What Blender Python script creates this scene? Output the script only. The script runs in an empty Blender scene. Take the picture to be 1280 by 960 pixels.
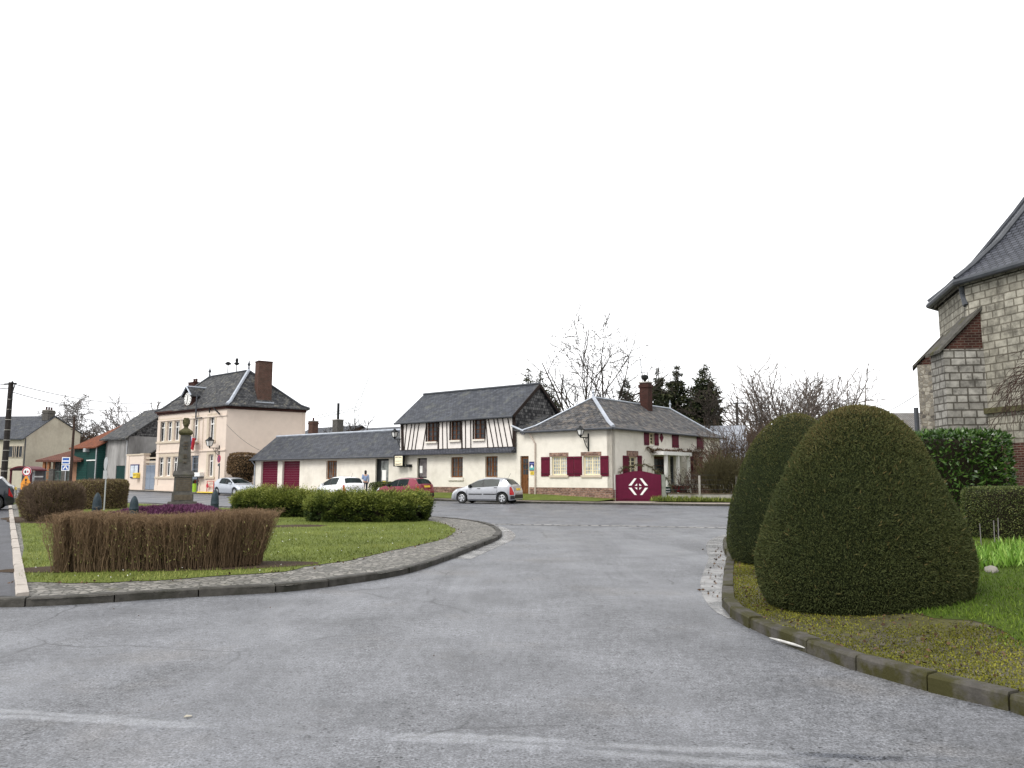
import bpy, bmesh, math, random
import numpy as np
from mathutils import Vector, Matrix, noise as mnoise

S = bpy.context.scene
C = S.collection
R = math.radians
# ------------------------------------------------------------------ camera, sky, sun, exposure
F_PX, EYE, PITCH = 975.0, 1.6, math.atan(117 / 975.0)
cam = bpy.data.cameras.new('camera')
cam.sensor_width = 36.0
cam.lens = 36.0 * F_PX / 1280.0
cam.clip_start, cam.clip_end = 0.1, 3000
camo = bpy.data.objects.new('camera', cam)
C.objects.link(camo)
camo.location = (0, 0, EYE)
camo.rotation_euler = (R(90) + PITCH, 0, 0)
S.camera = camo

SUN_EL, SUN_AZ = R(46), R(222)      # azimuth clockwise from +Y: behind and a little left of the camera
w = bpy.data.worlds.new('World')
S.world = w
w.use_nodes = True
nt = w.node_tree
nt.nodes.clear()
n_out = nt.nodes.new('ShaderNodeOutputWorld')
n_bg = nt.nodes.new('ShaderNodeBackground')
n_sky = nt.nodes.new('ShaderNodeTexSky')
n_sky.sky_type = 'NISHITA'
n_sky.sun_disc = False
n_sky.sun_elevation = SUN_EL
n_sky.sun_rotation = SUN_AZ
n_sky.dust_density = 4.0
n_hsv = nt.nodes.new('ShaderNodeHueSaturation')
n_hsv.inputs['Saturation'].default_value = 0.12
nt.links.new(n_sky.outputs[0], n_hsv.inputs['Color'])
n_tc = nt.nodes.new('ShaderNodeTexCoord')
n_map = nt.nodes.new('ShaderNodeMapping')
n_map.inputs['Scale'].default_value = (1.0, 1.0, 2.2)
n_noise = nt.nodes.new('ShaderNodeTexNoise')
n_noise.inputs['Scale'].default_value = 1.4
n_noise.inputs['Detail'].default_value = 1.5
n_noise.inputs['Roughness'].default_value = 0.55
n_cr = nt.nodes.new('ShaderNodeValToRGB')
n_cr.color_ramp.elements[0].position = 0.28
n_cr.color_ramp.elements[0].color = (5.9, 6.05, 6.3, 1)
n_cr.color_ramp.elements[1].position = 0.66
n_cr.color_ramp.elements[1].color = (11.6, 11.65, 11.8, 1)
n_mix = nt.nodes.new('ShaderNodeMixRGB')
n_mix.inputs[0].default_value = 0.9
nt.links.new(n_tc.outputs['Generated'], n_map.inputs['Vector'])
nt.links.new(n_map.outputs[0], n_noise.inputs['Vector'])
nt.links.new(n_noise.outputs['Fac'], n_cr.inputs[0])
nt.links.new(n_hsv.outputs[0], n_mix.inputs[1])
nt.links.new(n_cr.outputs[0], n_mix.inputs[2])
nt.links.new(n_mix.outputs[0], n_bg.inputs['Color'])
n_bg.inputs['Strength'].default_value = 0.1
nt.links.new(n_bg.outputs[0], n_out.inputs['Surface'])

sun = bpy.data.lights.new('sun', 'SUN')
sun.energy = 1.4
sun.angle = R(24)
sun.color = (1.0, 0.97, 0.92)
suno = bpy.data.objects.new('sun', sun)
C.objects.link(suno)
sd = Vector((math.sin(SUN_AZ) * math.cos(SUN_EL), math.cos(SUN_AZ) * math.cos(SUN_EL), math.sin(SUN_EL)))
suno.rotation_euler = sd.to_track_quat('Z', 'Y').to_euler()
suno.location = sd * 60
S.view_settings.view_transform = 'Standard'
S.view_settings.look = 'None'
S.view_settings.exposure = 0.66
S.view_settings.gamma = 1.0
S.view_settings.use_curve_mapping = False
S.render.engine = 'CYCLES'
S.cycles.max_bounces = 5
S.cycles.diffuse_bounces = 3
S.cycles.glossy_bounces = 2
S.cycles.use_denoising = True

# ------------------------------------------------------------------ small maths
rnd = random.Random(7)
NP = np.random.default_rng(11)
cp, sp = math.cos(PITCH), math.sin(PITCH)


def ray(px, py):
    a, b = (px - 640) / F_PX, (480 - py) / F_PX
    return Vector((a, cp - b * sp, sp + b * cp))


def P(px, py, Y):
    d = ray(px, py)
    t = Y / d.y
    return Vector((d.x * t, Y, EYE + d.z * t))


def clamp(t):
    return np.clip(t, 0, 1)


def zg(X, Y):
    return 0.15 * clamp((Y - 22) / 20) + 0.25 * clamp((Y - 72) / 18)


def G(px, py, off=0.0):
    d = ray(px, py)
    z = off
    for _ in range(12):
        t = (z - EYE) / d.z
        z = off + float(zg(d.x * t, d.y * t))
    return Vector((d.x * t, d.y * t, z))


def frame(x, y, ang, z=0.0):
    return Matrix.Translation((x, y, z)) @ Matrix.Rotation(ang, 4, 'Z')


def pick(T, px, py):
    Ti = T.inverted()
    o = Ti @ Vector((0, 0, EYE))
    d = Ti.to_3x3() @ ray(px, py)
    t = -o.y / d.y
    q = o + d * t
    return q.x, q.z


def hole(T, px0, py0, px1, py1):
    s0, s1 = pick(T, px0, py0)[0], pick(T, px1, py0)[0]
    m = (px0 + px1) / 2
    z1, z0 = pick(T, m, py0)[1], pick(T, m, py1)[1]
    return (s0, s1, z0, z1)


UA = math.atan2(-0.626, 0.78)
F0 = P(765.5, 597, 45)
STREET = frame(F0.x, F0.y, UA)            # x along the house fronts to the right, y into the houses
SIDE = frame(F0.x, F0.y, UA + R(90))      # the garden front of the corner house


def sw(s, w_, z=None):
    v = STREET @ Vector((s, w_, 0))
    v.z = float(zg(v.x, v.y)) if z is None else z
    return v


# ------------------------------------------------------------------ things and parts
ROOT = {}


def tag(o, label=None, cat=None, group=None, kind=None):
    if label: o['label'] = label
    if cat: o['category'] = cat
    if group: o['group'] = group
    if kind: o['kind'] = kind
    return o


def thing(name, label, cat, loc=(0, 0, 0), rz=0.0, group=None):
    o = bpy.data.objects.new(name, None)
    C.objects.link(o)
    o.empty_display_size = 0.3
    o.location = loc
    o.rotation_euler = (0, 0, rz)
    ROOT[o.name] = Matrix.Translation(loc) @ Matrix.Rotation(rz, 4, 'Z')
    return tag(o, label, cat, group)


def copy_tree(o, parent=None):
    c = o.copy()
    C.objects.link(c)
    c.parent = parent
    for ch in [x for x in o.children]:
        copy_tree(ch, c)
    return c


def root_matrix(o):
    while o.parent is not None:
        o = o.parent
    return ROOT.get(o.name, Matrix())


def metric_uv(me):
    uv = me.uv_layers.new(name='UVMap')
    nl = len(me.loops)
    if nl == 0: return
    co = np.empty(len(me.vertices) * 3); me.vertices.foreach_get('co', co); co = co.reshape(-1, 3)
    vi = np.empty(nl, dtype=np.int32); me.loops.foreach_get('vertex_index', vi)
    npoly = len(me.polygons)
    nor = np.empty(npoly * 3); me.polygons.foreach_get('normal', nor); nor = nor.reshape(-1, 3)
    tot = np.empty(npoly, dtype=np.int32); me.polygons.foreach_get('loop_total', tot)
    ln = np.repeat(nor, tot, axis=0)
    p = co[vi]
    h = np.hypot(ln[:, 0], ln[:, 1])
    flat = h < 0.15
    hx = np.where(flat, 1.0, -ln[:, 1] / np.maximum(h, 1e-6))
    hy = np.where(flat, 0.0, ln[:, 0] / np.maximum(h, 1e-6))
    u = p[:, 0] * hx + p[:, 1] * hy
    # v = n x u
    vx = -ln[:, 2] * hy; vy = ln[:, 2] * hx; vz = ln[:, 0] * hy - ln[:, 1] * hx
    v = np.where(flat, p[:, 1], p[:, 0] * vx + p[:, 1] * vy + p[:, 2] * vz)
    uv.data.foreach_set('uv', np.stack([u, v], 1).ravel())


def link_mesh(name, me, mats, parent=None, smooth=False):
    o = bpy.data.objects.new(name, me)
    C.objects.link(o)
    for m in (mats if isinstance(mats, (list, tuple)) else [mats]):
        me.materials.append(m)
    if smooth:
        me.polygons.foreach_set('use_smooth', np.ones(len(me.polygons), dtype=bool))
    if parent is not None:
        o.parent = parent
    return o


class MB:
    def __init__(self, T=None):
        self.T = T or Matrix()
        self.v, self.f, self.m = [], [], []

    def add(self, vs, fs, mi=0):
        b = len(self.v)
        for p in vs: self.v.append(self.T @ Vector(p))
        for q in fs:
            self.f.append([b + i for i in q]); self.m.append(mi)
        return self

    def box(self, x0, x1, y0, y1, z0, z1, mi=0):
        vs = [(x0, y0, z0), (x1, y0, z0), (x1, y1, z0), (x0, y1, z0), (x0, y0, z1), (x1, y0, z1), (x1, y1, z1), (x0, y1, z1)]
        return self.add(vs, [(0, 3, 2, 1), (4, 5, 6, 7), (0, 1, 5, 4), (1, 2, 6, 5), (2, 3, 7, 6), (3, 0, 4, 7)], mi)

    def hexa(self, vs, mi=0):
        return self.add(vs, [(0, 3, 2, 1), (4, 5, 6, 7), (0, 1, 5, 4), (1, 2, 6, 5), (2, 3, 7, 6), (3, 0, 4, 7)], mi)

    def bar(self, a, b, wx, wy=None, up=(0, 0, 1), mi=0):
        a, b = Vector(a), Vector(b)
        wy = wy or wx
        d = (b - a).normalized()
        u = d.cross(Vector(up))
        if u.length < 1e-4: u = d.cross(Vector((1, 0, 0)))
        u.normalize(); v = u.cross(d)
        vs = []
        for p in (a, b):
            for su, sv in ((-1, -1), (1, -1), (1, 1), (-1, 1)):
                vs.append(p + u * (su * wx / 2) + v * (sv * wy / 2))
        return self.hexa(vs, mi)

    def slab(self, pts, th=0.12, mi=0):
        n = len(pts)
        vs = [Vector(p) for p in pts] + [Vector(p) - Vector((0, 0, th)) for p in pts]
        fs = [tuple(range(n)), tuple(reversed(range(n, 2 * n)))]
        for i in range(n):
            j = (i + 1) % n
            fs.append((i, i + n, j + n, j))
        return self.add(vs, fs, mi)

    def prism(self, pts, y0, y1, mi=0):
        """polygon in (x,z) counter-clockwise seen from -y, extruded from y0 to y1"""
        n = len(pts)
        vs = [(x, y0, z) for x, z in pts] + [(x, y1, z) for x, z in pts]
        fs = [tuple(range(n)), tuple(reversed(range(n, 2 * n)))]
        for i in range(n):
            j = (i + 1) % n
            fs.append((i, i + n, j + n, j))
        return self.add(vs, fs, mi)

    def tube(self, pts, r, n=8, caps=True, mi=0):
        pts = [Vector(p) for p in pts]
        if not isinstance(r, (list, tuple)): r = [r] * len(pts)
        vs, fs = [], []
        pu = None
        for i, p in enumerate(pts):
            d = (pts[min(i + 1, len(pts) - 1)] - pts[max(i - 1, 0)]).normalized()
            u = pu - d * pu.dot(d) if pu is not None else d.cross(Vector((0, 0, 1)))
            if u.length < 1e-3: u = d.cross(Vector((1, 0, 0)))
            u.normalize(); pu = u
            v = d.cross(u)
            for k in range(n):
                a = 2 * math.pi * k / n
                vs.append(p + (u * math.cos(a) + v * math.sin(a)) * r[i])
        for i in range(len(pts) - 1):
            for k in range(n):
                k2 = (k + 1) % n
                fs.append((i * n + k, i * n + k2, (i + 1) * n + k2, (i + 1) * n + k))
        if caps:
            fs.append(tuple(reversed(range(n))))
            fs.append(tuple(range((len(pts) - 1) * n, len(pts) * n)))
        return self.add(vs, fs, mi)

    def lathe(self, prof, c=(0, 0, 0), n=16, axis='z', mi=0, caps=True):
        vs, fs = [], []
        c = Vector(c)
        for r_, h in prof:
            for k in range(n):
                a = 2 * math.pi * k / n
                if axis == 'z': q = Vector((r_ * math.cos(a), r_ * math.sin(a), h))
                else: q = Vector((r_ * math.sin(a), h, r_ * math.cos(a)))
                vs.append(c + q)
        for i in range(len(prof) - 1):
            for k in range(n):
                k2 = (k + 1) % n
                fs.append((i * n + k, i * n + k2, (i + 1) * n + k2, (i + 1) * n + k))
        if caps:
            fs.append(tuple(reversed(range(n))))
            fs.append(tuple(range((len(prof) - 1) * n, len(prof) * n)))
        return self.add(vs, fs, mi)

    def frustum(self, x, y, a0, b0, z0, a1, b1, z1, mi=0):
        vs = [(x - a0, y - b0, z0), (x + a0, y - b0, z0), (x + a0, y + b0, z0), (x - a0, y + b0, z0),
              (x - a1, y - b1, z1), (x + a1, y - b1, z1), (x + a1, y + b1, z1), (x - a1, y + b1, z1)]
        return self.hexa(vs, mi)

    def wall(self, x0, x1, z0, z1, holes=(), depth=0.16, back=0.3, mi=0):
        """front at y=0 with rectangular openings and their reveals, closed box behind"""
        xs = sorted({x0, x1, *[h[0] for h in holes], *[h[1] for h in holes]})
        zs = sorted({z0, z1, *[h[2] for h in holes], *[h[3] for h in holes]})
        for i in range(len(xs) - 1):
            for j in range(len(zs) - 1):
                cx, cz = (xs[i] + xs[i + 1]) / 2, (zs[j] + zs[j + 1]) / 2
                inside = any(h[0] < cx < h[1] and h[2] < cz < h[3] for h in holes)
                y = depth if inside else 0.0
                self.add([(xs[i], y, zs[j]), (xs[i + 1], y, zs[j]), (xs[i + 1], y, zs[j + 1]), (xs[i], y, zs[j + 1])], [(0, 1, 2, 3)], mi)
        for a, b, c, d in holes:
            e = depth
            self.add([(a, 0, c), (a, e, c), (a, e, d), (a, 0, d)], [(0, 1, 2, 3)], mi)
            self.add([(b, 0, c), (b, 0, d), (b, e, d), (b, e, c)], [(0, 1, 2, 3)], mi)
            self.add([(a, 0, d), (a, e, d), (b, e, d), (b, 0, d)], [(0, 1, 2, 3)], mi)
            self.add([(a, 0, c), (b, 0, c), (b, e, c), (a, e, c)], [(0, 1, 2, 3)], mi)
        self.add([(x0, back, z0), (x0, back, z1), (x1, back, z1), (x1, back, z0)], [(0, 1, 2, 3)], mi)
        self.add([(x0, 0, z0), (x0, 0, z1), (x0, back, z1), (x0, back, z0)], [(0, 1, 2, 3)], mi)
        self.add([(x1, 0, z0), (x1, back, z0), (x1, back, z1), (x1, 0, z1)], [(0, 1, 2, 3)], mi)
        self.add([(x0, 0, z1), (x1, 0, z1), (x1, back, z1), (x0, back, z1)], [(0, 1, 2, 3)], mi)
        return self

    def build(self, name, mats, parent=None, smooth=False, world_root=False):
        Ri = root_matrix(parent).inverted() if parent is not None else Matrix()
        me = bpy.data.meshes.new(name)
        me.from_pydata([Ri @ v for v in self.v], [], self.f)
        me.update()
        metric_uv(me)
        o = link_mesh(name, me, mats, parent, smooth)
        me.polygons.foreach_set('material_index', np.array(self.m, dtype=np.int32))
        return o

    def build_split(self, name, mats, parent=None, smooth=False):
        """one object for every connected piece"""
        par = list(range(len(self.v)))
        def find(i):
            while par[i] != i: par[i] = par[par[i]]; i = par[i]
            return i
        for q in self.f:
            for i in q[1:]: par[find(i)] = find(q[0])
        groups = {}
        for q, m_ in zip(self.f, self.m): groups.setdefault(find(q[0]), []).append((q, m_))
        out_ = []
        for g in groups.values():
            used = sorted({i for q, _ in g for i in q}); ix = {v: i for i, v in enumerate(used)}
            mb = MB(); mb.v = [self.v[i] for i in used]; mb.f = [[ix[i] for i in q] for q, _ in g]; mb.m = [m_ for _, m_ in g]
            out_.append(mb.build(name, mats, parent, smooth))
        return out_

    def solo(self, name, mats, label, cat, loc, group=None, smooth=False):
        """one-mesh thing with its origin at loc"""
        me = bpy.data.meshes.new(name)
        L = Vector(loc)
        me.from_pydata([v - L for v in self.v], [], self.f)
        me.update(); metric_uv(me)
        o = link_mesh(name, me, mats, None, smooth)
        me.polygons.foreach_set('material_index', np.array(self.m, dtype=np.int32))
        o.location = L
        return tag(o, label, cat, group)


def np_mesh(name, V, F, mats, parent=None, tint=None, smooth=False, loc=None):
    """V (n,3) world, F (m,k); tint (n,) becomes a point attribute"""
    V = np.asarray(V, dtype=np.float64); F = np.asarray(F, dtype=np.int32)
    if parent is not None:
        Ri = np.array(root_matrix(parent).inverted())
        V = V @ Ri[:3, :3].T + Ri[:3, 3]
    elif loc is not None:
        V = V - np.array(loc)
    m, k = F.shape
    me = bpy.data.meshes.new(name)
    me.vertices.add(len(V)); me.vertices.foreach_set('co', V.astype(np.float32).ravel())
    me.loops.add(m * k); me.loops.foreach_set('vertex_index', F.ravel())
    me.polygons.add(m); me.polygons.foreach_set('loop_start', (np.arange(m) * k).astype(np.int32))
    me.update(calc_edges=True)
    if tint is not None:
        at = me.attributes.new('tint', 'FLOAT', 'POINT')
        at.data.foreach_set('value', np.asarray(tint, dtype=np.float32))
    metric_uv(me)
    o = link_mesh(name, me, mats, parent, smooth)
    if loc is not None and parent is None: o.location = loc
    return o


def unit(a):
    return a / np.maximum(np.linalg.norm(a, axis=-1, keepdims=True), 1e-9)


def leaf_arrays(c, d, ln, wd, tint):
    """diamond leaves: centre of base c, direction d, length, width"""
    n = len(c)
    rv = unit(NP.normal(size=(n, 3)))
    s = unit(np.cross(d, rv))
    ln = np.broadcast_to(ln, (n,))[:, None]; wd = np.broadcast_to(wd, (n,))[:, None]
    mid = c + d * ln * 0.45
    V = np.stack([c, mid + s * wd / 2, c + d * ln, mid - s * wd / 2], 1).reshape(-1, 3)
    F = np.arange(n * 4).reshape(n, 4)
    return V, F, np.repeat(tint, 4)


def seg_tubes(segs, n=4):
    """segs (m,8): p0, p1, r0, r1"""
    segs = np.asarray(segs, dtype=np.float64)
    p0, p1, r0, r1 = segs[:, :3], segs[:, 3:6], segs[:, 6], segs[:, 7]
    d = unit(p1 - p0)
    ref = np.where(np.abs(d[:, 2:3]) > 0.9, np.array([[1.0, 0, 0]]), np.array([[0, 0, 1.0]]))
    u = unit(np.cross(d, ref)); v = np.cross(d, u)
    a = np.arange(n) * 2 * np.pi / n
    ring = u[:, None, :] * np.cos(a)[None, :, None] + v[:, None, :] * np.sin(a)[None, :, None]
    A = p0[:, None] + ring * r0[:, None, None]
    B = p1[:, None] + ring * r1[:, None, None]
    V = np.concatenate([A, B], 1).reshape(-1, 3)
    m = len(segs)
    k = np.arange(n); k2 = (k + 1) % n
    base = (np.arange(m) * 2 * n)[:, None]
    F = np.stack([base + k, base + k2, base + n + k2, base + n + k], 2).reshape(-1, 4)
    return V, F


def sample_faces(V, F, n):
    V = np.asarray(V); F = np.asarray(F)
    a, b, c_, d = (V[F[:, i]] for i in range(4))
    nr = np.cross(c_ - a, d - b)
    ar = np.linalg.norm(nr, axis=1)
    idx = NP.choice(len(F), n, p=ar / ar.sum())
    u, v = NP.random((n, 1)), NP.random((n, 1))
    p = (a[idx] * (1 - u) + b[idx] * u) * (1 - v) + (d[idx] * (1 - u) + c_[idx] * u) * v
    return p, unit(nr[idx])


def wob(Pn, seed, freq=1.0, octs=3):
    r_ = np.random.default_rng(seed)
    out = np.zeros(len(Pn))
    for o in range(octs):
        for _ in range(4):
            k = r_.normal(size=3) * freq * (2 ** o)
            out += np.sin(Pn @ k + r_.random() * 6.28) / (2 ** o) / 4
    return out


def loft(c, rings, a, b, ang, ex=2.0, nseg=64):
    """rings: list of (scale, z); superellipse plan with half axes a, b turned by ang"""
    t = np.arange(nseg) * 2 * np.pi / nseg
    x = np.sign(np.cos(t)) * np.abs(np.cos(t)) ** (2 / ex) * a
    y = np.sign(np.sin(t)) * np.abs(np.sin(t)) ** (2 / ex) * b
    ca, sa = math.cos(ang), math.sin(ang)
    V = []
    for s_, z in rings:
        V.append(np.stack([c[0] + (x * ca - y * sa) * s_, c[1] + (x * sa + y * ca) * s_, np.full(nseg, c[2] + z)], 1))
    V = np.concatenate(V)
    nr = len(rings)
    k = np.arange(nseg); k2 = (k + 1) % nseg
    F = np.concatenate([np.stack([i * nseg + k, i * nseg + k2, (i + 1) * nseg + k2, (i + 1) * nseg + k], 1) for i in range(nr - 1)])
    return V, F


def catmull(pts, step=0.3):
    pts = [np.array(p[:2], dtype=float) for p in pts]
    out = []
    ext = [2 * pts[0] - pts[1]] + pts + [2 * pts[-1] - pts[-2]]
    for i in range(1, len(ext) - 2):
        p0, p1, p2, p3 = ext[i - 1:i + 3]
        n = max(2, int(np.linalg.norm(p2 - p1) / step))
        for k in range(n):
            t = k / n
            out.append(0.5 * ((2 * p1) + (-p0 + p2) * t + (2 * p0 - 5 * p1 + 4 * p2 - p3) * t * t + (-p0 + 3 * p1 - 3 * p2 + p3) * t ** 3))
    out.append(pts[-1])
    return np.array(out)


def offset_path(path, dist):
    d = np.gradient(path, axis=0)
    d = d / np.maximum(np.linalg.norm(d, axis=1, keepdims=True), 1e-9)
    nrm = np.stack([-d[:, 1], d[:, 0]], 1)
    return path + nrm * dist


def in_poly(p, poly):
    poly = np.asarray(poly)
    x, y = p[:, 0], p[:, 1]
    ins = np.zeros(len(p), dtype=bool)
    j = len(poly) - 1
    for i in range(len(poly)):
        xi, yi = poly[i]; xj, yj = poly[j]
        hit = ((yi > y) != (yj > y)) & (x < (xj - xi) * (y - yi) / ((yj - yi) if yj != yi else 1e-9) + xi)
        ins ^= hit
        j = i
    return ins


def sheet(name, poly, off, mat, zf=zg, cuts_y=(22, 42, 72, 90), cuts_x=(), label=None, kind='structure', smooth=False):
    bm = bmesh.new()
    vs = [bm.verts.new((float(p[0]), float(p[1]), 0)) for p in poly]
    bm.faces.new(vs)
    bm.normal_update()
    for f in bm.faces:
        if f.normal.z < 0: f.normal_flip()
    bmesh.ops.triangulate(bm, faces=bm.faces[:])
    for y in cuts_y:
        bmesh.ops.bisect_plane(bm, geom=bm.verts[:] + bm.edges[:] + bm.faces[:], plane_co=(0, y, 0), plane_no=(0, 1, 0))
    for x in cuts_x:
        bmesh.ops.bisect_plane(bm, geom=bm.verts[:] + bm.edges[:] + bm.faces[:], plane_co=(x, 0, 0), plane_no=(1, 0, 0))
    co = np.array([v.co[:] for v in bm.verts])
    z = zf(co[:, 0], co[:, 1]) + off
    for v, zz in zip(bm.verts, z): v.co.z = float(zz)
    me = bpy.data.meshes.new(name)
    bm.to_mesh(me); bm.free(); me.update()
    metric_uv(me)
    o = link_mesh(name, me, mat, None, smooth)
    o['kind'] = kind
    return o
# ------------------------------------------------------------------ materials
def _new(name):
    m = bpy.data.materials.new(name)
    m.use_nodes = True
    t = m.node_tree
    b = t.nodes['Principled BSDF']
    return m, t, b


def _n(t, kind, **kw):
    n = t.nodes.new(kind)
    for k, v in kw.items():
        if k in n.inputs.keys() if hasattr(n.inputs, 'keys') else False: n.inputs[k].default_value = v
        else: setattr(n, k, v)
    return n


def _noise(t, vec, scale, detail=4, rough=0.6, dist=0.0):
    n = t.nodes.new('ShaderNodeTexNoise')
    n.inputs['Scale'].default_value = scale
    n.inputs['Detail'].default_value = detail
    n.inputs['Roughness'].default_value = rough
    n.inputs['Distortion'].default_value = dist
    t.links.new(vec, n.inputs['Vector'])
    return n.outputs['Fac']


def _ramp(t, fac, stops):
    n = t.nodes.new('ShaderNodeValToRGB')
    e = n.color_ramp.elements
    while len(e) < len(stops): e.new(0.5)
    for i, (p, c) in enumerate(stops):
        e[i].position = p
        e[i].color = (*c, 1) if not isinstance(c, (int, float)) else (c, c, c, 1)
    t.links.new(fac, n.inputs[0])
    return n.outputs[0]


def _mix(t, fac, a, b, mode='MIX'):
    n = t.nodes.new('ShaderNodeMixRGB')
    n.blend_type = mode
    for i, v in ((0, fac), (1, a), (2, b)):
        if isinstance(v, (int, float)): n.inputs[i].default_value = v if i == 0 else (v, v, v, 1)
        elif isinstance(v, tuple): n.inputs[i].default_value = (*v, 1)
        else: t.links.new(v, n.inputs[i])
    return n.outputs[0]


def _bump(t, b, h, strength=0.4, dist=0.02):
    n = t.nodes.new('ShaderNodeBump')
    n.inputs['Strength'].default_value = strength
    n.inputs['Distance'].default_value = dist
    t.links.new(h, n.inputs['Height'])
    t.links.new(n.outputs[0], b.inputs['Normal'])
    return n


def _sc(c, k): return tuple(min(1.0, x * k) for x in c)


def mat(name, col, rough=0.8, var=0.18, scale=6.0, bump=0.0, bscale=60.0, metal=0.0, dirt=None, dscale=0.7, damt=(0.5, 0.75), spec=0.18, stretch=None, coat=0):
    m, t, b = _new(name)
    tc = t.nodes.new('ShaderNodeTexCoord')
    vec = tc.outputs['Object']
    if stretch:
        mp = t.nodes.new('ShaderNodeMapping'); mp.inputs['Scale'].default_value = stretch
        t.links.new(vec, mp.inputs['Vector']); vec = mp.outputs[0]
    f = _noise(t, vec, scale)
    c = _ramp(t, f, [(0.3, _sc(col, 1 - var)), (0.7, _sc(col, 1 + var))])
    if dirt:
        g = _noise(t, vec, dscale, 6, 0.65)
        gm = _ramp(t, g, [(damt[0], 0.0), (damt[1], 1.0)])
        c = _mix(t, gm, c, dirt)
    t.links.new(c, b.inputs['Base Color'])
    b.inputs['Roughness'].default_value = rough
    b.inputs['Metallic'].default_value = metal
    b.inputs['Specular IOR Level'].default_value = spec
    if coat: b.inputs['Coat Weight'].default_value = coat
    if bump: _bump(t, b, _noise(t, tc.outputs['Object'], bscale, 5), bump)
    return m


def brick(name, c1, c2, mortar, bw=0.22, bh=0.07, ms=0.012, rough=0.85, var=0.35, bump=0.4, dirt=None, damt=(0.5, 0.7), dscale=0.8, offset=0.5, vscale=2.5, squash=1.0, sqf=2, dist=0.0, spec=0.12):
    m, t, b = _new(name)
    tc = t.nodes.new('ShaderNodeTexCoord')
    uv = tc.outputs['UV']
    if dist:
        dn = t.nodes.new('ShaderNodeTexNoise'); dn.inputs['Scale'].default_value = 3.0
        t.links.new(uv, dn.inputs['Vector'])
        uv = _mix(t, dist, uv, dn.outputs['Color'], 'ADD')
    br = t.nodes.new('ShaderNodeTexBrick')
    br.offset = offset
    br.squash = squash; br.squash_frequency = sqf
    br.inputs['Scale'].default_value = 1.0
    br.inputs['Brick Width'].default_value = bw
    br.inputs['Row Height'].default_value = bh
    br.inputs['Mortar Size'].default_value = ms
    br.inputs['Mortar Smooth'].default_value = 0.2
    br.inputs['Bias'].default_value = 0.0
    br.inputs['Color1'].default_value = (*c1, 1)
    br.inputs['Color2'].default_value = (*c2, 1)
    br.inputs['Mortar'].default_value = (*mortar, 1)
    t.links.new(uv, br.inputs['Vector'])
    f = _noise(t, tc.outputs['Object'], vscale, 6, 0.65)
    g = _ramp(t, f, [(0.3, 1 - var), (0.7, 1.0)])
    c = _mix(t, 1.0, br.outputs['Color'], g, 'MULTIPLY')
    if dirt:
        dm = _ramp(t, _noise(t, tc.outputs['Object'], dscale, 7, 0.7), [(damt[0], 0.0), (damt[1], 1.0)])
        c = _mix(t, dm, c, dirt)
    t.links.new(c, b.inputs['Base Color'])
    b.inputs['Roughness'].default_value = rough
    b.inputs['Specular IOR Level'].default_value = spec
    inv = t.nodes.new('ShaderNodeMath'); inv.operation = 'SUBTRACT'; inv.inputs[0].default_value = 1.0
    t.links.new(br.outputs['Fac'], inv.inputs[1])
    _bump(t, b, inv.outputs[0], bump, 0.015)
    return m


def leafmat(name, stops, rough=0.6, spec=0.3):
    m, t, b = _new(name)
    at = t.nodes.new('ShaderNodeAttribute'); at.attribute_name = 'tint'
    c = _ramp(t, at.outputs['Fac'], stops)
    t.links.new(c, b.inputs['Base Color'])
    b.inputs['Roughness'].default_value = rough
    b.inputs['Specular IOR Level'].default_value = spec
    return m


def plain(name, col, rough=0.5, metal=0.0, spec=0.5, coat=0.0, emit=None):
    m, t, b = _new(name)
    tc = t.nodes.new('ShaderNodeTexCoord')
    c = _ramp(t, _noise(t, tc.outputs['Object'], 9.0, 3), [(0.3, _sc(col, 0.93)), (0.7, _sc(col, 1.07))])
    t.links.new(c, b.inputs['Base Color'])
    b.inputs['Roughness'].default_value = rough
    b.inputs['Metallic'].default_value = metal
    b.inputs['Specular IOR Level'].default_value = spec
    b.inputs['Coat Weight'].default_value = coat
    b.inputs['Coat Roughness'].default_value = 0.05
    if emit:
        b.inputs['Emission Color'].default_value = (*emit[0], 1)
        b.inputs['Emission Strength'].default_value = emit[1]
    return m


def _seam(t, o, p, q, wid, rough_n):
    """soft band along the line p-q on the ground, ragged by noise"""
    dx, dy = q[0] - p[0], q[1] - p[1]
    L = math.hypot(dx, dy); n = (-dy / L, dx / L)
    d = n[0] * p[0] + n[1] * p[1]
    dt = t.nodes.new('ShaderNodeVectorMath'); dt.operation = 'DOT_PRODUCT'
    dt.inputs[1].default_value = (n[0], n[1], 0)
    t.links.new(o, dt.inputs[0])
    ad = t.nodes.new('ShaderNodeMath'); ad.operation = 'MULTIPLY_ADD'
    t.links.new(rough_n, ad.inputs[0]); ad.inputs[1].default_value = wid * 6
    ad.inputs[2].default_value = -d - wid * 3
    sm = t.nodes.new('ShaderNodeMath'); sm.operation = 'ADD'
    t.links.new(dt.outputs['Value'], sm.inputs[0]); t.links.new(ad.outputs[0], sm.inputs[1])
    ab = t.nodes.new('ShaderNodeMath'); ab.operation = 'ABSOLUTE'
    t.links.new(sm.outputs[0], ab.inputs[0])
    dv = t.nodes.new('ShaderNodeMath'); dv.operation = 'DIVIDE'; dv.inputs[1].default_value = wid * 2
    t.links.new(ab.outputs[0], dv.inputs[0])
    return _ramp(t, dv.outputs[0], [(0.25, 1.0), (1.0, 0.0)])


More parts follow.
